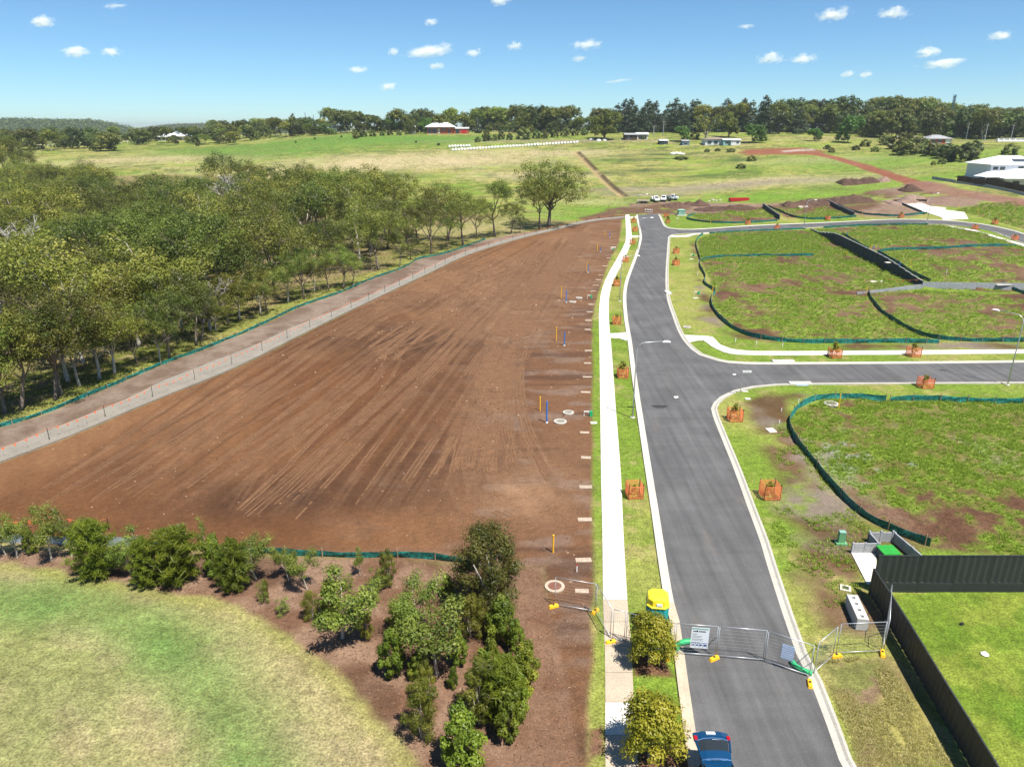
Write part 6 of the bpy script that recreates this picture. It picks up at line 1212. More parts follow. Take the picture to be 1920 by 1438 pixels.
mound(1242,1292,387,.9,'dark soil mound beside the pale green cabinet',seed=2); mound(1285,1330,384,1.0,'mound of dark soil with grass right of the parked trucks',seed=3); mound(1300,1420,393,1.1,'long low dark soil ridge behind the first far plot',seed=4,dep=4); mound(1500,1640,378,1.5,'long dark soil heap behind the second far plot',seed=5,dep=5); mound(1570,1650,342,1.7,'dark soil heap below the red track',seed=6); mound(1690,1726,357,1.3,'small dark soil heap beside the red track bend',seed=7,dep=4); mound(1660,1735,378,1.2,'pale grey spoil heap behind the brown plot','soil_grey',8); mound(1640,1668,340,1.0,'grey rubble heap by the red track','soil_grey',9,3); mound(1465,1520,386,1.4,'brown soil ridge left of the second far plot',seed=10)
def truck(px, py, rz, L, lab, cab='white', tray='white', name='utility_truck'):
    p = G(px, py); t = thing(name, lab, 'truck', p, rz); w = 1.8
    MB().box((0, 0, .45), (L, w*.6, .18)).build('chassis', M['black_metal'], t)
    loft_y([(-L/2, [(-.85, .55), (-.85, 1.05), (.85, 1.05), (.85, .55)]), (-L/2+.8, [(-.88, .5), (-.85, 1.2), (.85, 1.2), (.88, .5)])]).build('bonnet', M[cab], t); 
    loft_y([(-L/2+.8, [(-.88, .5), (-.85, 1.2), (.85, 1.2), (.88, .5)]), (-L/2+1.3, [(-.88, .5), (-.72, 1.85), (.72, 1.85), (.88, .5)]), (-L/2+2.3, [(-.88, .5), (-.74, 1.9), (.74, 1.9), (.88, .5)])]).build('cab', M[cab], t)
    MB().add([(-.68, -L/2+.80, 1.25), (.68, -L/2+.80, 1.25), (.62, -L/2+1.23, 1.8), (-.62, -L/2+1.23, 1.8)], [(0, 1, 2, 3)]).build('windscreen', M['glass'], t, loc=(0, -.03, .02))
    for s in (-1, 1):
        MB().box((0, 0, 0), (.04, .75, .45)).build('side_window', M['glass'], t, loc=(s*.80, -L/2+1.75, 1.3))
        for y in (-L/2+.85, L/2-.8): w_ = MB(); n = 12; w_.tube([(s*.72, y, .36), (s*.93, y, .36)], .36, n); w_.build('wheel', M['black'], t)
    MB().box((0, L/2-1.0, .85), (1.85, 2.3, .1)).build('tray', M[tray], t)
    for c, d in (((-.9, L/2-1.0, .952), (.05, 2.2, .4)), ((.9, L/2-1.0, .952), (.05, 2.2, .4)), ((0, L/2+.12, .952), (1.7, .05, .4))): MB().box(c, d).build('tray_side', M[tray], t)
truck(1228, 378, .15, 5.0, 'small white utility truck, left of the two parked at the street end'); truck(1245, 377, -.35, 5.2, 'white utility truck with dark load, right of the two at the street end', 'white', 'wall_dark'); truck(1259, 375, 1.1, 4.6, 'pale truck behind the others at the street end', 'whitewall', 'galv')
p = G(1206, 381); t = thing('trailer', 'low flat trailer with timber on dark wheels at the street end', 'trailer', p, 1.45); MB().box((0, 0, .75), (2.0, 4.2, .22)).build('deck', M['cream'], t); MB().box((0, 0, .45), (1.6, 3.8, .28)).build('underframe', M['black_metal'], t); MB().box((0, 0, .973), (1.7, 3.6, .22), 0, .94).build('load', M['wood'], t)
for s in (-1, 1):
    for y in (-.6, .5): b = MB(); b.tube([(s*.8, y, .38), (s*1.02, y, .38)], .38, 12); b.build('wheel', M['black'], t)
MB().tube([(0, -2.1, .6), (0, -3.3, .5)], .06, 6).build('drawbar', M['black_metal'], t)
p = G(1385, 377); t = thing('skip_trailer', 'long red steel frame lying on the grass behind the site', 'frame', p, .12)
MB().box((0, -.7, 0), (6.6, .18, 1.0)).build('side', M['red'], t); MB().box((0, .7, 0), (6.6, .18, 1.0)).build('side', M['red'], t); MB().box((3.2, 0, .02), (.16, 1.2, .95)).build('end', M['red'], t); MB().box((-3.2, 0, .02), (.16, 1.2, .95)).build('end', M['red'], t); MB().box((0, 0, .05), (6.2, 1.2, .3)).build('floor', M['cream'], t)
for i, (px, py, s) in enumerate(((1336,376,.7),(1343,377,.6),(1350,376.5,.5),(1330,378,.5),(1500,390,.9),(1512,389,.7),(1506,387.5,.6),(1262,289,1.2),(1268,288,1.0),(1275,289,1.2),(1281,290,.9),(1110,263,1.3),(1122,265,1.5),(1134,264,1.2))):
    p = G(px, py); b = MB(); b.lathe((0, 0, -.1), [(.9, 0), (1.0, .3), (.75, .75), (.3, .95)], 8); b.v = [(x*(1+.25*math.sin(i*3+q)), y*(1+.2*math.cos(i+q*2)), z) for q, (x, y, z) in enumerate(b.v)]; o = b.build('boulder' if i < 7 else 'rubbish_bag', M['rock'] if i < 7 else M['white'], loc=p); o.scale = (s, s, s*.8)
    tag(o, 'pale boulder in the rubble behind the site' if i < 4 else 'pale boulder on the dark soil heap' if i < 7 else 'white bag on the rubbish pile in the pasture' if i < 11 else 'white wrapped bundle beside the big shade tree', 'boulder' if i < 7 else 'bag', 'boulders behind the site' if i < 4 else 'boulders on the soil heap' if i < 7 else 'bags on the rubbish pile' if i < 11 else 'white bundles by the shade tree')
# ------------------------------------------------------------------ far buildings
def house(name, lab, x0, x1, py, wh, rh, dep, wm, rm, rz=0, eave=.6, wins=(), cat='house', hip=True, extra=None):
    a, b_ = G(x0, py), G(x1, py)
    if a.y > 730: a, b_ = GF((x0+x1)/2-.01, py), GF((x0+x1)/2+.01, py); b_ = a+Vector((.01, 0, 0))
    k = pxm((a+b_)/2); L = (x1-x0)/k; c = (a+b_)/2; t = thing(name, lab, cat, (c.x, c.y+dep/2, min(a.z, b_.z)-.1), rz)
    MB().box((0, 0, -.6), (L, dep, wh+.6)).build('wall', M[wm], t); l, d = L/2+eave, dep/2+eave; ins = min(l, d)*.92 if hip else .001; r = MB()
    r.add([(-l, -d, wh), (l, -d, wh), (l, d, wh), (-l, d, wh), (-l+ins, 0, wh+rh), (l-ins, 0, wh+rh), (-l, -d, wh-.15), (l, -d, wh-.15), (l, d, wh-.15), (-l, d, wh-.15)], [(0, 1, 5, 4), (2, 3, 4, 5), (1, 2, 5), (3, 0, 4), (6, 7, 1, 0), (7, 8, 2, 1), (8, 9, 3, 2), (9, 6, 0, 3), (9, 8, 7, 6)]); r.build('roof', M[rm], t)
    for fx, z, w, h, m in wins:
        wd_ = MB().box((fx*L, -dep/2-.02, z), (w, .08, h)).build('door' if m == 'door' else 'window', M['glass'] if m == 'door' else M[m], t)
        MB().box((fx*L, -dep/2-.03, z-.09), (w+.18, .12, .088)).build('sill', M['white'], wd_); MB().box((fx*L, -dep/2-.03, z+h+.002), (w+.18, .12, .09)).build('frame_head', M['white'], wd_)
    return t, L, dep
W1 = 'glass'
house('house', 'red brick house with white hipped roof on the pasture rise', 801, 850, 251.5, 4.2, 2.6, 9, 'brick', 'roof_white', 0, 1.2, [(-.40, .3, 2.0, 3.2, W1), (-.22, .3, 2.4, 3.2, W1), (-.05, .4, 1.4, 2.6, 'cream'), (.14, 2.2, 1.4, 1.2, W1), (.34, .4, 1.2, 2.4, W1)])
house('shed', 'red shed with pale roof beside the red house', 851, 878, 251, 3.2, .6, 7, 'brick', 'roof_white', 0, .4, [(-.25, .1, 2.4, 2.6, W1), (.2, .1, 2.4, 2.6, 'red')], 'shed', False)
house('cottage', 'tiny cream cottage left of the red house', 768, 779, 251, 4.2, .7, 5, 'cream', 'roof_white', 0, .3, [(-.2, 1.2, 1, 1, W1)], 'house', False)
house('house', 'white roofed house in the far left trees, left one', 293, 314, 265, 3.0, 3.4, 12, 'cream', 'roof_white', 0, .9, [(-.2, 1, 1.6, 1.2, W1), (.2, 1, 1.6, 1.2, W1)])
house('house', 'white roofed house in the far left trees, right one', 318, 343, 264, 3.0, 3.8, 13, 'cream', 'roof_white', 0, .9, [(-.2, 1, 1.6, 1.2, W1), (.25, 1, 1.6, 1.2, W1)])
house('house', 'low cottage with red wall on the far left rise', 577, 606, 249, 3.0, 1.6, 9, 'brick', 'roof_white', 0, .8, [(-.3, .8, 1.6, 1.4, W1), (.2, .8, 1.6, 1.4, W1)])
house('house', 'low pale cottage with grey roof left of the red house', 616, 644, 247, 2.8, 1.6, 9, 'whitewall', 'roof_grey', 0, .6, [(-.3, .8, 1.6, 1.4, W1), (.2, .8, 1.6, 1.4, W1)])
house('shed', 'long low shed with dark brown left half', 1172, 1194, 263, 3.0, .8, 8, 'fence_brown', 'roof_grey', 0, .5, [(-.2, .6, 1.6, 1.4, W1)], 'shed', False)
house('shed', 'pale open fronted shed joined to the brown shed', 1194.5, 1215, 262, 3.0, .8, 8, 'cream', 'roof_white', 0, .5, [(-.2, .2, 2.4, 2.2, W1), (.2, .2, 2.0, 2.2, W1)], 'shed', False)
house('house', 'long white cottage with flat roof and teal end', 1322, 1362, 272, 3.0, .9, 8, 'whitewall', 'roof_brown', 0, .6, [(-.3, .6, 2, 1.6, W1), (0, .6, 2, 1.6, W1)])
house('cottage', 'teal fronted wing of the long white cottage', 1356, 1370, 272.8, 2.9, .5, 6, 'tealwall', 'roof_white', 0, .4, [(0, .8, 2, 1.4, W1)], 'house', False)
house('cottage', 'white right wing of the long white cottage', 1370.5, 1388, 272.5, 2.7, .5, 6, 'whitewall', 'roof_white', 0, .4, [(.2, 1, 1.4, 1, W1)], 'house', False)
house('shed', 'small dark shed with pale roof in the pasture', 1237, 1252, 271.5, 2.2, .5, 5, 'wall_dark', 'roof_white', 0, .3, [(.2, .3, 1.4, 1.4, W1)], 'shed', False)
house('shed', 'small shed half hidden by the bright green tree', 1279, 1292, 273, 2.4, .5, 5, 'bluegrey', 'roof_grey', 0, .3, [(0, .4, 1.6, 1.2, W1)], 'shed', False)
house('house', 'low brick house with long grey roof among the right trees', 1741, 1783, 270.5, 2.7, 1.7, 9, 'brick', 'roof_grey', 0, .7, [(-.3, .8, 1.8, 1.3, W1), (-.02, .8, 1.8, 1.3, W1), (.35, .7, 2.6, 1.5, 'white')])
house('house', 'pale house glimpsed through the trees right of the brick house', 1806, 1818, 257, 5, 1.5, 7, 'whitewall', 'roof_grey', 0, .4, [(0, 2, 1.4, 1.2, W1)])
t, L, d = house('house', 'new two storey white house with white hipped roof at the right edge', 1853, 1960, 340, 5.4, 2.5, 13, 'whitewall', 'roof_white', 0, .7, [(-.42, 3.6, 1.6, 1.1, W1), (-.30, 3.6, 1.6, 1.1, W1), (.02, 3.4, 1.8, 1.4, W1), (.2, .6, 3, 2, W1)])
MB().box((-L*.18, -d/2-.06, 2.4), (L*.5, .1, .45)).build('balcony_band', M['roof_grey'], t); b = MB(); b.add([(-1.5, -5.2, 6.15), (4.5, -5.2, 6.15), (4.2, -3.2, 6.92), (-1.2, -3.2, 6.92)], [(0, 1, 2, 3)]); b.build('solar_panel', M['wall_dark'], t, loc=(0, 0, .06))
p = G(1852, 346); t = thing('patio_roof', 'white pitched patio roof on posts left of the two storey house', 'patio', p, .05); k = 7.4
MB().add([(-3.4, -3, 2.5), (3.4, -3, 2.5), (3.4, 3, 2.5), (-3.4, 3, 2.5), (-1, 0, 4.0), (1.6, 0, 4.0), (-3.4, -3, 2.35), (3.4, -3, 2.35), (3.4, 3, 2.35), (-3.4, 3, 2.35)], [(0, 1, 5, 4), (1, 2, 5), (2, 3, 4, 5), (3, 0, 4), (6, 7, 1, 0), (7, 8, 2, 1), (8, 9, 3, 2), (9, 6, 0, 3), (9, 8, 7, 6)]).build('roof', M['roof_white'], t)
for x in (-3, 3):
    for y in (-2.6, 2.6): MB().box((x, y, -.5), (.15, .15, 2.8)).build('post', M['white'], t)
MB().box((.3, 1.5, -.3), (5.6, .1, 2.6)).build('back_wall', M['bluegrey'], t)
house('house', 'single storey house with wide white roof at the right edge', 1888, 1990, 352, 2.9, 2.6, 12, 'cream', 'roof_white', -.1, .8, [(-.3, .5, 2, 1.6, W1), (-.1, .5, 1.6, 1.6, W1)])
# poles and towers
def upole(px, py, ty, lab):
    p = GF(px, py); h = min(16, max(6, zat(p, ty))); t = thing('power_pole', lab, 'power pole', p); MB().tube([(0, 0, -.3), (0, 0, h)], [.2, .13], 6).build('pole', M['galv'], t); MB().box((0, 0, h-.9), (2.2, .14, .14)).build('crossarm', M['wood'], t)
    b = MB()
    for x in (-.9, 0, .9): b.lathe((x, 0, h-.76), [(.06, 0), (.08, .1), (.04, .2)], 6)
    b.build('insulators', M['wall_grey'], t); return p, h
ups = [upole(*a) for a in ((1243,257,226,'taller timber power pole before the dark pines'),(1225,258,235,'shorter power pole beside the long low shed'),(1629,254,230,'power pole left of the brick house'),(1811,262,230,'power pole right of the brick house'),(1846,264,232,'second power pole right of the brick house'),(1895,262,233,'power pole nearest the right edge'))]
b = MB()
for (pa, ha), (pb, hb) in ((ups[3], ups[4]), (ups[4], ups[5]), (ups[2], ups[3])):
    A, B = pa+Vector((0, 0, ha-.6)), pb+Vector((0, 0, hb-.6)); b.tube([A.lerp(B, i/8)-Vector((0, 0, 1.2*4*(i/8)*(1-i/8))) for i in range(9)], .035, 3, False)
tag(b.build('power_line', M['black_metal']), 'thin power line strung between the poles right of the brick house', 'cable')
def lattice(px, py, ty, lab, w, Y=None):
    p = GF(px, py); h = zat(p, ty); t = thing('mast', lab, 'tower', p); b = MB()
    for s in range(4):
        a = s*1.5708+.785; b.tube([(w*math.cos(a), w*math.sin(a), -1), (w*.25*math.cos(a), w*.25*math.sin(a), h)], .09, 4)
        for k in range(8):
            u, v = k/8, (k+1)/8; r0, r1 = w*(1-.75*u), w*(1-.75*v); a2 = a+1.5708; b.tube([(r0*math.cos(a), r0*math.sin(a), h*u), (r1*math.cos(a2), r1*math.sin(a2), h*v)], .06, 4)
    b.build('lattice', M['bluegrey'], t); return t, h
t, h = lattice(1777, 250, 180, 'blue grey telecom tower with antennas on the right skyline', 1.1)
for k, z in enumerate((.80, .88, .96, 1.0)):
    for a in range(3): q = a*2.09+k; MB().box((.75*math.cos(q), .75*math.sin(q), h*z-.8), (.3, .3, 1.5), q).build('antenna', M['bluegrey'], t)
for px, ty in ((575, 211), (590, 216), (602, 220)): lattice(px, 247, ty, {575: 'thin mast, tallest of three on the far left skyline', 590: 'thin mast, middle of three on the far left skyline', 602: 'thin mast, right of three on the far left skyline'}[px], .35)
# white vehicles parked on the far right road
for i, px in enumerate((1876, 1886, 1897, 1908, 1917)):
    p = G(px, 267); t = thing('parked_van', 'white vehicle parked in the line on the far right road', 'van', p, 1.57, 'vehicles parked on the far right road'); loft_y([(-2.2, [(-.8, .3), (-.8, 1.0), (.8, 1.0), (.8, .3)]), (-1.2, [(-.85, .3), (-.8, 1.2), (.8, 1.2), (.85, .3)]), (-.6, [(-.85, .3), (-.72, 1.8), (.72, 1.8), (.85, .3)]), (2.1, [(-.85, .3), (-.75, 1.8), (.75, 1.8), (.85, .3)])]).build('body', M['white'], t); MB().box((0, .4, 1.25), (1.64, 2.2, .4)).build('window', M['glass'], t)
# fence of pale posts at the left end of the pasture
t = None; A, B = G(62, 276), G(265, 267); t = thing('paddock_fence', 'pale post and rail fence in front of the far left trees', 'fence', A); P = resample([A, B], 4)
for q in P: q = Vector((q.x, q.y, Z1(q.x, q.y))); MB().box((0, 0, -.1), (.5, .5, 1.9)).build('post', M['cream'], t, loc=q-A)
for q, r in zip(P[:-1], P[1:]): q2, r2 = [Vector((v.x, v.y, Z1(v.x, v.y)+1.0))-A for v in (q, r)]; MB().tube([q2, r2], .12, 4).build('rail', M['cream'], t)
# wrapped hay bales in two rows
bw = MB(); n = 12
prof = [(0, -.62), (.5, -.63), (.64, -.52), (.66, 0), (.64, .52), (.5, .63), (0, .62)]
vs = [(r*math.cos(2*math.pi*k/n), x, .62+r*math.sin(2*math.pi*k/n)) for r, x in prof[1:-1] for k in range(n)]; bw.add(vs, [(i*n+k, i*n+(k+1) % n, (i+1)*n+(k+1) % n, (i+1)*n+k) for i in range(4) for k in range(n)]+[tuple(range(n-1, -1, -1)), tuple(4*n+k for k in range(n))])
proto_b = None
def bale_row(a, b_, cnt, lab, grp):
    global proto_b
    for i in range(cnt):
        u = i/(cnt-1); p = G(a[0]+(b_[0]-a[0])*u, a[1]+(b_[1]-a[1])*u)
        if proto_b is None: o = bw.build('hay_bale', M['white'], loc=p, smooth=False); proto_b = o
        else: o = proto_b.copy(); C.objects.link(o); o.location = p
        o.rotation_euler = (0, 0, rr.uniform(-.25, .25)); o.scale = (1.0*rr.uniform(.9, 1.1),)*3; tag(o, lab, 'hay bale', grp)
bale_row((849, 283.5), (1082, 269), 42, 'white wrapped round hay bale in the long row', 'hay bales in the long row'); bale_row((843, 277), (880, 275.5), 8, 'white wrapped hay bale in the short row above the long one', 'hay bales in the short row')
# ------------------------------------------------------------------ wooded hills on the left horizon
def hill(lab, pts, Y, thick, seed):
    xs = np.linspace(pts[0][0], pts[-1][0], 90); tops = np.interp(xs, [p[0] for p in pts], [p[1] for p in pts]); V = []; k = 14
    z_at = lambda py: CAM_H+Y*ray(960, py)[2]/ray(960, py)[1]
    for x, ty in zip(xs, tops):
        X = (x-960)/FOC*(Y*math.cos(PITCH)); zt = z_at(ty)-9
        for j in range(k+1): v = j/k*2-1; V.append((X, Y+thick*v, -30+(zt+30)*(1-abs(v)**1.6)))
    F = [(i*(k+1)+j, (i+1)*(k+1)+j, (i+1)*(k+1)+j+1, i*(k+1)+j+1) for i in range(89) for j in range(k)]; o = MB().add(V, F).build('hill', M['hillside'], smooth=True); tag(o, lab, kind='structure')
    V = np.array(V); idx = []
    g = V.reshape(90, k+1, 3)[:, :k//2+2]; cen = []
    for i in range(89):
        for j in range(k//2+1):
            for q in range(5): a, b2 = rng.random(), rng.random(); c = (g[i, j]*(1-a)+g[i+1, j]*a)*(1-b2)+(g[i, j+1]*(1-a)+g[i+1, j+1]*a)*b2; cen.append(c)
    cen = np.array(cen); cen[:, 2] += 3; r = 4+4*rng.random(len(cen)); p, ou, l = clump_pts([tuple(c) for c in cen], r, 22, .9); vv, ff = leaves(p, 3.4, .8, .4, ou); w = link('distant_wood', mesh_np('distant_wood', vv, ff, M['leaf_far'], np.clip(.42+l+rng.normal(0, .12, len(p)), 0, 1))); tag(w, lab+', tree cover', kind='stuff')
M['hillside'] = mat('hillside', (.05, .065, .025), .95, .3, .01, world=True)
hill('wooded hill on the far left horizon', [(-420,232),(-150,221),(0,219),(90,221),(170,222),(215,230),(250,241),(300,248)], 1750, 330, 1)
hill('farther wooded hill left of the middle', [(230,247),(275,238),(330,231),(400,230),(450,236),(520,240),(640,246)], 2300, 330, 2)
# ------------------------------------------------------------------ weeds and grass that nobody could count
def tufts(name, X, Y, h, w, blades, m, lab, lean=.5):
    n = len(X); Z = ZT(X, Y); C0 = np.repeat(np.stack([X, Y, Z-.01], 1), blades, 0); hh = np.repeat(h, blades)*(.6+.7*rng.random(n*blades)); a = rng.random(n*blades)*6.283; off = np.stack([np.cos(a), np.sin(a), 0*a], 1)*(np.repeat(w, blades)*1.6*rng.random(n*blades))[:, None]
    a2 = a+rng.normal(size=len(a)); side = np.stack([-np.sin(a2), np.cos(a2), 0*a], 1)*(np.repeat(w, blades)*.5)[:, None]; tip = np.stack([np.cos(a)*lean*hh, np.sin(a)*lean*hh, hh], 1); Bc = C0+off
    V = np.stack([Bc-side, Bc+side, Bc+tip], 1).reshape(-1, 3); o = link(name, mesh_np(name, V, np.arange(len(V)).reshape(-1, 3), m, np.clip(.5+rng.normal(0, .2, len(Bc))+np.repeat(rng.normal(0, .12, n), blades), 0, 1))); tag(o, lab, kind='stuff')
def scatter(poly, n): 
    xs, ys = [p[0] for p in poly], [p[1] for p in poly]; X = rng.uniform(min(xs), max(xs), n); Y = rng.uniform(min(ys), max(ys), n); k = inpoly(poly, X, Y); return X[k], Y[k]
xs_, ys_ = [], []
for k, n in (('A', 44000), ('B', 42000), ('E', 18000), ('C', 22000), ('D', 3000), ('F', 3000), ('H', 6000)):
    X, Y = scatter(LOT[k], n); d = weed_density(X, Y); q = rng.random(len(X)) < sst(.20, .75, d)*(.15+.85*sst(.38, .58, fbm(X, Y, .9, 3, 92, .65))); xs_.append(X[q]); ys_.append(Y[q])
X, Y = np.concatenate(xs_), np.concatenate(ys_); q = np.abs(X) < .70*(.94*Y+8.9)+6; X, Y = X[q], Y[q]; dn = weed_density(X, Y); s = .8+np.clip((Y-60)/140, 0, .8)
tufts('weeds', X, Y, (.10+.22*dn)*s, .06*s, 7, M['grass_blade'], 'rank green weeds covering the fenced building plots', .7)
X, Y = rng.uniform(-300, 300, 60000), rng.uniform(215, 450, 60000); q = (np.abs(X) < .70*(.94*Y+8.9)) & (vn(X/14, Y/14, 77) > .42) & ~inpoly(Wd, X, Y); X, Y = X[q], Y[q]
q = (dist_line(red_line, X, Y) > 5) & (dist_line(red_line2, X, Y) > 9) & (dist_line(gully, X, Y) > 3)
for pl in earth2: q &= ~inpoly(pl, X, Y)
for k in 'CDFH': q &= ~inpoly(LOT[k], X, Y)
q &= ~inpoly(pad_poly, X, Y) & ~inpoly(road_poly, X, Y); X, Y = X[q], Y[q]; tufts('pasture_grass', X, Y, .08+.16*rng.random(len(X)), .24+0*X, 4, M['dry_blade'], 'tussocky grass across the pasture hillside', .8)
X, Y = scatter([(-300, 60)]+silt_W+[(-10, 200), (-300, 200)], 60000); q = (np.abs(X) < .70*(.94*Y+8.9)+4) & (dist_line(silt_W, X, Y) < 14) & (vn(X/3, Y/3, 5) > .35); X, Y = X[q], Y[q]; tufts('verge_grass', X, Y, .18+.2*rng.random(len(X)), .10+0*X, 5, M['dry_blade'], 'rough grass between the silt fence and the woodland', .7)
vp = path_R+L_main[::-1]; X1, Y1 = scatter(vp, 22000); X2, Y2 = scatter(verge_L+path_L[::-1], 16000); X, Y = np.concatenate([X1, X2]), np.concatenate([Y1, Y2]); q = (Y < 130) & (dist_line(L_main, X, Y) > .72); X, Y = X[q], Y[q]; tufts('verge_turf', X, Y, .04+.04*rng.random(len(X)), .045+0*X, 4, M['grass_blade'], 'short turf on the verges beside the footpath', .8)
sp = GL([(1530,1240),(1650,1225),(1790,1438),(1585,1438)]); X, Y = scatter(sp, 9000); q = (vn(X*.8, Y*.8, 9) > .45) & (dist_line(R_near, X, Y) > .8); X, Y = X[q], Y[q]; tufts('scrub_grass', X, Y, .03+.05*rng.random(len(X)), .045+0*X, 4, M['dry_blade'], 'scrubby dry grass between the street and the black fence', 1.6)
X, Y = scatter(GL([(1440,1060),(1460,800),(1500,800),(1560,920),(1640,1000),(1600,1200),(1530,1235)]), 9000); q = (fbm(X, Y, 1.6, 3, 14) > .56) & ~inpoly(GL([(1590,1030),(1700,1025),(1700,1100),(1620,1100)]), X, Y); X, Y = X[q], Y[q]; tufts('scattered_weeds', X, Y, .08+.14*rng.random(len(X)), .06+0*X, 5, M['grass_blade'], 'scattered weeds on the bare soil right of the street', .8)
X, Y = scatter([p for p in lawn_poly if p[0] > -89]+[(-40, 0), (-40, 44)], 90000); q = (np.abs(X) < .70*(.94*Y+8.9)+1) & (Y > 21); X, Y = X[q], Y[q]; tufts('lawn_grass', X, Y, .02+.03*rng.random(len(X)), .03+0*X, 3, M['dry_blade'], 'dry mown grass on the mound in the near left corner', 1.0)
# wood chips on the planted bed
X, Y = scatter(mulch_poly, 120000); q = (np.abs(X) < .70*(.94*Y+8.9)+1) & (Y > 21) & ~inpoly(lawn_poly, X, Y); X, Y = X[q], Y[q]; n = len(X); a = rng.random(n)*6.28; L_ = .025+.06*rng.random(n); Z = ZT(X, Y)+.012+.03*rng.random(n); c, s = np.cos(a)*L_, np.sin(a)*L_; dz = rng.normal(0, .006, n)
V = np.stack([np.stack([X-c, Y-s, Z-dz], 1), np.stack([X+s*.25, Y-c*.25, Z], 1), np.stack([X+c, Y+s, Z+dz], 1), np.stack([X-s*.25, Y+c*.25, Z+.01], 1)], 1).reshape(-1, 3)
M['chip'] = leafmat('wood_chips', (.08, .045, .028), (.17, .10, .062), (.34, .235, .16), 0, 0, .9, .1); o = link('wood_chips', mesh_np('wood_chips', V, np.arange(4*n).reshape(-1, 4), M['chip'], np.clip(rng.normal(.45, .25, n), 0, 1))); tag(o, 'wood chip mulch spread over the planted bed', kind='stuff')
# clods and stones on the bare pad
X, Y = scatter(pad_poly, 26000); q = (np.abs(X) < .70*(.94*Y+8.9)) & (Y < 150) & (rng.random(len(X)) < .25+.9*(vn(X/5, Y/5, 3) > .6)); X, Y = X[q], Y[q]; n = len(X); r = (.025+.07*rng.random(n)**3)*(1+np.clip((Y-40)/60, 0, 1.2)); Z = ZT(X, Y); o6 = np.array([[1,0,0],[-.5,.87,0],[-.5,-.87,0],[0,0,1.0]]); V = (np.stack([X, Y, Z], 1)[:, None]+o6[None]*r[:, None, None]).reshape(-1, 3); F = (np.array([[0,1,3],[1,2,3],[2,0,3]])[None]+4*np.arange(n)[:, None, None]).reshape(-1, 3)
M['clod'] = leafmat('soil_clods', (.05, .028, .018), (.12, .068, .042), (.30, .22, .15), 0, 0, .95, .1); o = link('soil_clods', mesh_np('soil_clods', V, F, M['clod'], np.repeat(np.clip(rng.normal(.45, .28, n), 0, 1), 3))); tag(o, 'loose clods and stones on the graded brown earth', kind='stuff')
# ------------------------------------------------------------------ small fair weather clouds
cm = bpy.data.materials.new('cloud_vapour'); cm.use_nodes = True; n, l = cm.node_tree.nodes, cm.node_tree.links; n.remove(n['Principled BSDF']); tc = n.new('ShaderNodeTexCoord')
no = n.new('ShaderNodeTexNoise'); no.inputs['Scale'].default_value = 2.3; no.inputs['Detail'].default_value = 6; no.inputs['Roughness'].default_value = .66
oi = n.new('ShaderNodeObjectInfo'); va = n.new('ShaderNodeVectorMath'); va.operation = 'MULTIPLY_ADD'; va.inputs[1].default_value = (1.6, 1, 1); l.new(tc.outputs['Object'], va.inputs[0]); cx_ = n.new('ShaderNodeCombineXYZ'); ms = n.new('ShaderNodeMath'); ms.operation = 'MULTIPLY'; ms.inputs[1].default_value = 50; l.new(oi.outputs['Random'], ms.inputs[0])
for i in range(3): l.new(ms.outputs[0], cx_.inputs[i])
l.new(cx_.outputs[0], va.inputs[2]); l.new(va.outputs[0], no.inputs['Vector'])
ln = n.new('ShaderNodeVectorMath'); ln.operation = 'LENGTH'; l.new(tc.outputs['Object'], ln.inputs[0])
fo = n.new('ShaderNodeMapRange'); fo.inputs['From Min'].default_value = .15; fo.inputs['From Max'].default_value = 1.0; fo.inputs['To Min'].default_value = .17; fo.inputs['To Max'].default_value = -.40; l.new(ln.outputs['Value'], fo.inputs['Value'])
ad = n.new('ShaderNodeMath'); ad.operation = 'ADD'; l.new(no.outputs['Fac'], ad.inputs[0]); l.new(fo.outputs[0], ad.inputs[1])
den = n.new('ShaderNodeMapRange'); den.inputs['From Min'].default_value = .46; den.inputs['From Max'].default_value = .86; den.inputs['To Max'].default_value = .05; l.new(ad.outputs[0], den.inputs['Value'])
vp_ = n.new('ShaderNodeVolumePrincipled'); vp_.inputs['Color'].default_value = (1, 1, 1, 1); vp_.inputs['Anisotropy'].default_value = .0; l.new(den.outputs[0], vp_.inputs['Density']); l.new(vp_.outputs[0], n['Material Output'].inputs['Volume'])
cm.cycles.homogeneous_volume = False
try: cm.volume_intersection_method = 'ACCURATE'
except Exception: pass
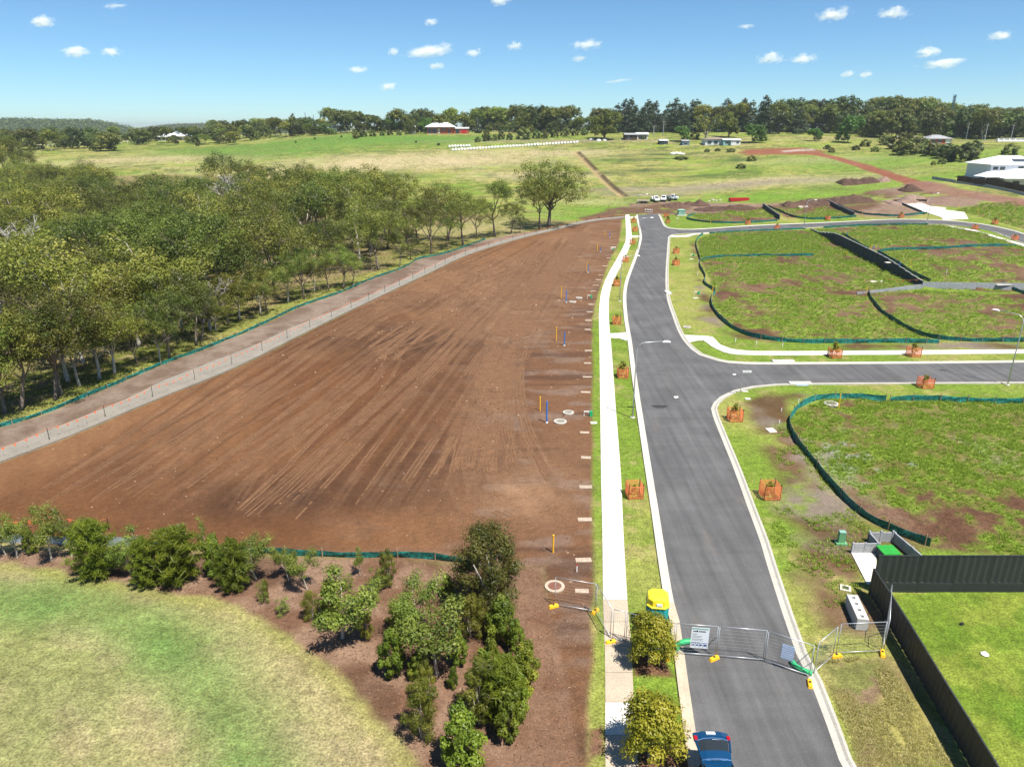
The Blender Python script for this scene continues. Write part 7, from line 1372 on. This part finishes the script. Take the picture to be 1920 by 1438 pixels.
CL = [(1563,28,70,30,'bright puffy cloud at the top, left of two'),(1676,24,64,26,'puffy cloud at the top, right of two'),(1877,68,52,24,'slanting cloud near the top right edge'),(1767,120,92,24,'long flat cloud low on the right'),(1740,98,58,24,'cloud just above the long flat one'),(1445,109,58,26,'rounded cloud right of the middle'),(1507,111,54,24,'thin cloud beside the rounded one'),(803,97,110,30,'long white cloud in the middle of the sky'),(738,97,24,18,'small puff left of the long middle cloud'),(818,124,38,18,'small oval cloud under the long middle one'),(670,131,46,18,'flat cloud left of the middle'),(727,163,36,22,'lowest small cloud in the middle'),(142,97,60,26,'left one of a pair of clouds on the left'),(208,98,46,22,'right one of a pair of clouds on the left'),(80,41,56,26,'faint slanting cloud at the top left'),(1100,84,70,24,'white cloud right of the long middle one'),(966,87,34,20,'small cloud in the middle right'),(937,3,52,20,'cloud cut by the top edge'),(1085,111,36,16,'small cloud under the white one'),(1590,139,30,16,'tiny cloud low on the right'),(888,100,34,20,'faint wisp beside the long middle cloud'),(1625,140,30,16,'tiny puff right of the other low one'),(808,42,30,18,'faint wisp high in the middle'),(1160,152,70,9,'thin flat streak of cloud low in the middle'),(215,12,60,12,'faint streak of cloud at the top left'),(1400,50,44,12,'faint streak of cloud left of the top pair'),(1215,203,44,8,'thin cloud shred just above the pines')]
DC = 4200.0
def ico(k):
    import bmesh; bm_ = bmesh.new(); bmesh.ops.create_icosphere(bm_, subdivisions=k, radius=1.0); v = [tuple(x.co) for x in bm_.verts]; f = [tuple(q.index for q in x.verts) for x in bm_.faces]; bm_.free(); return v, f
iv, if_ = ico(3); cme = bpy.data.meshes.new('cloud'); cme.from_pydata(iv, [], if_); cme.update(); cme.materials.append(cm)
for px, py, w, h, lab in CL:
    d = ray(px, py); k = DC/d[1]; o = link('cloud', cme, None, (d[0]*k, d[1]*k, CAM_H+d[2]*k)); sc = DC*math.cos(PITCH)/FOC; o.scale = (w*.86*sc, h*1.1*sc, h*.74*sc); o.rotation_euler = (0, rr.uniform(-.16, -.02), rr.uniform(-.2, .2)); tag(o, lab, 'cloud', 'small fair weather clouds')

# ------------------------------------------------------------------ air: one thin even haze round the camera and everything below the clouds
hz = bpy.data.materials.new('thin_haze'); hz.use_nodes = True; n, l = hz.node_tree.nodes, hz.node_tree.links; n.remove(n['Principled BSDF']); v = n.new('ShaderNodeVolumePrincipled'); v.inputs['Color'].default_value = (.80, .90, 1, 1); v.inputs['Density'].default_value = .00011; v.inputs['Anisotropy'].default_value = .3; l.new(v.outputs[0], n['Material Output'].inputs['Volume'])
o = MB().box((0, 0, -40), (60000, 60000, 125)).build('haze', hz); tag(o, 'thin blue summer haze', kind='stuff')
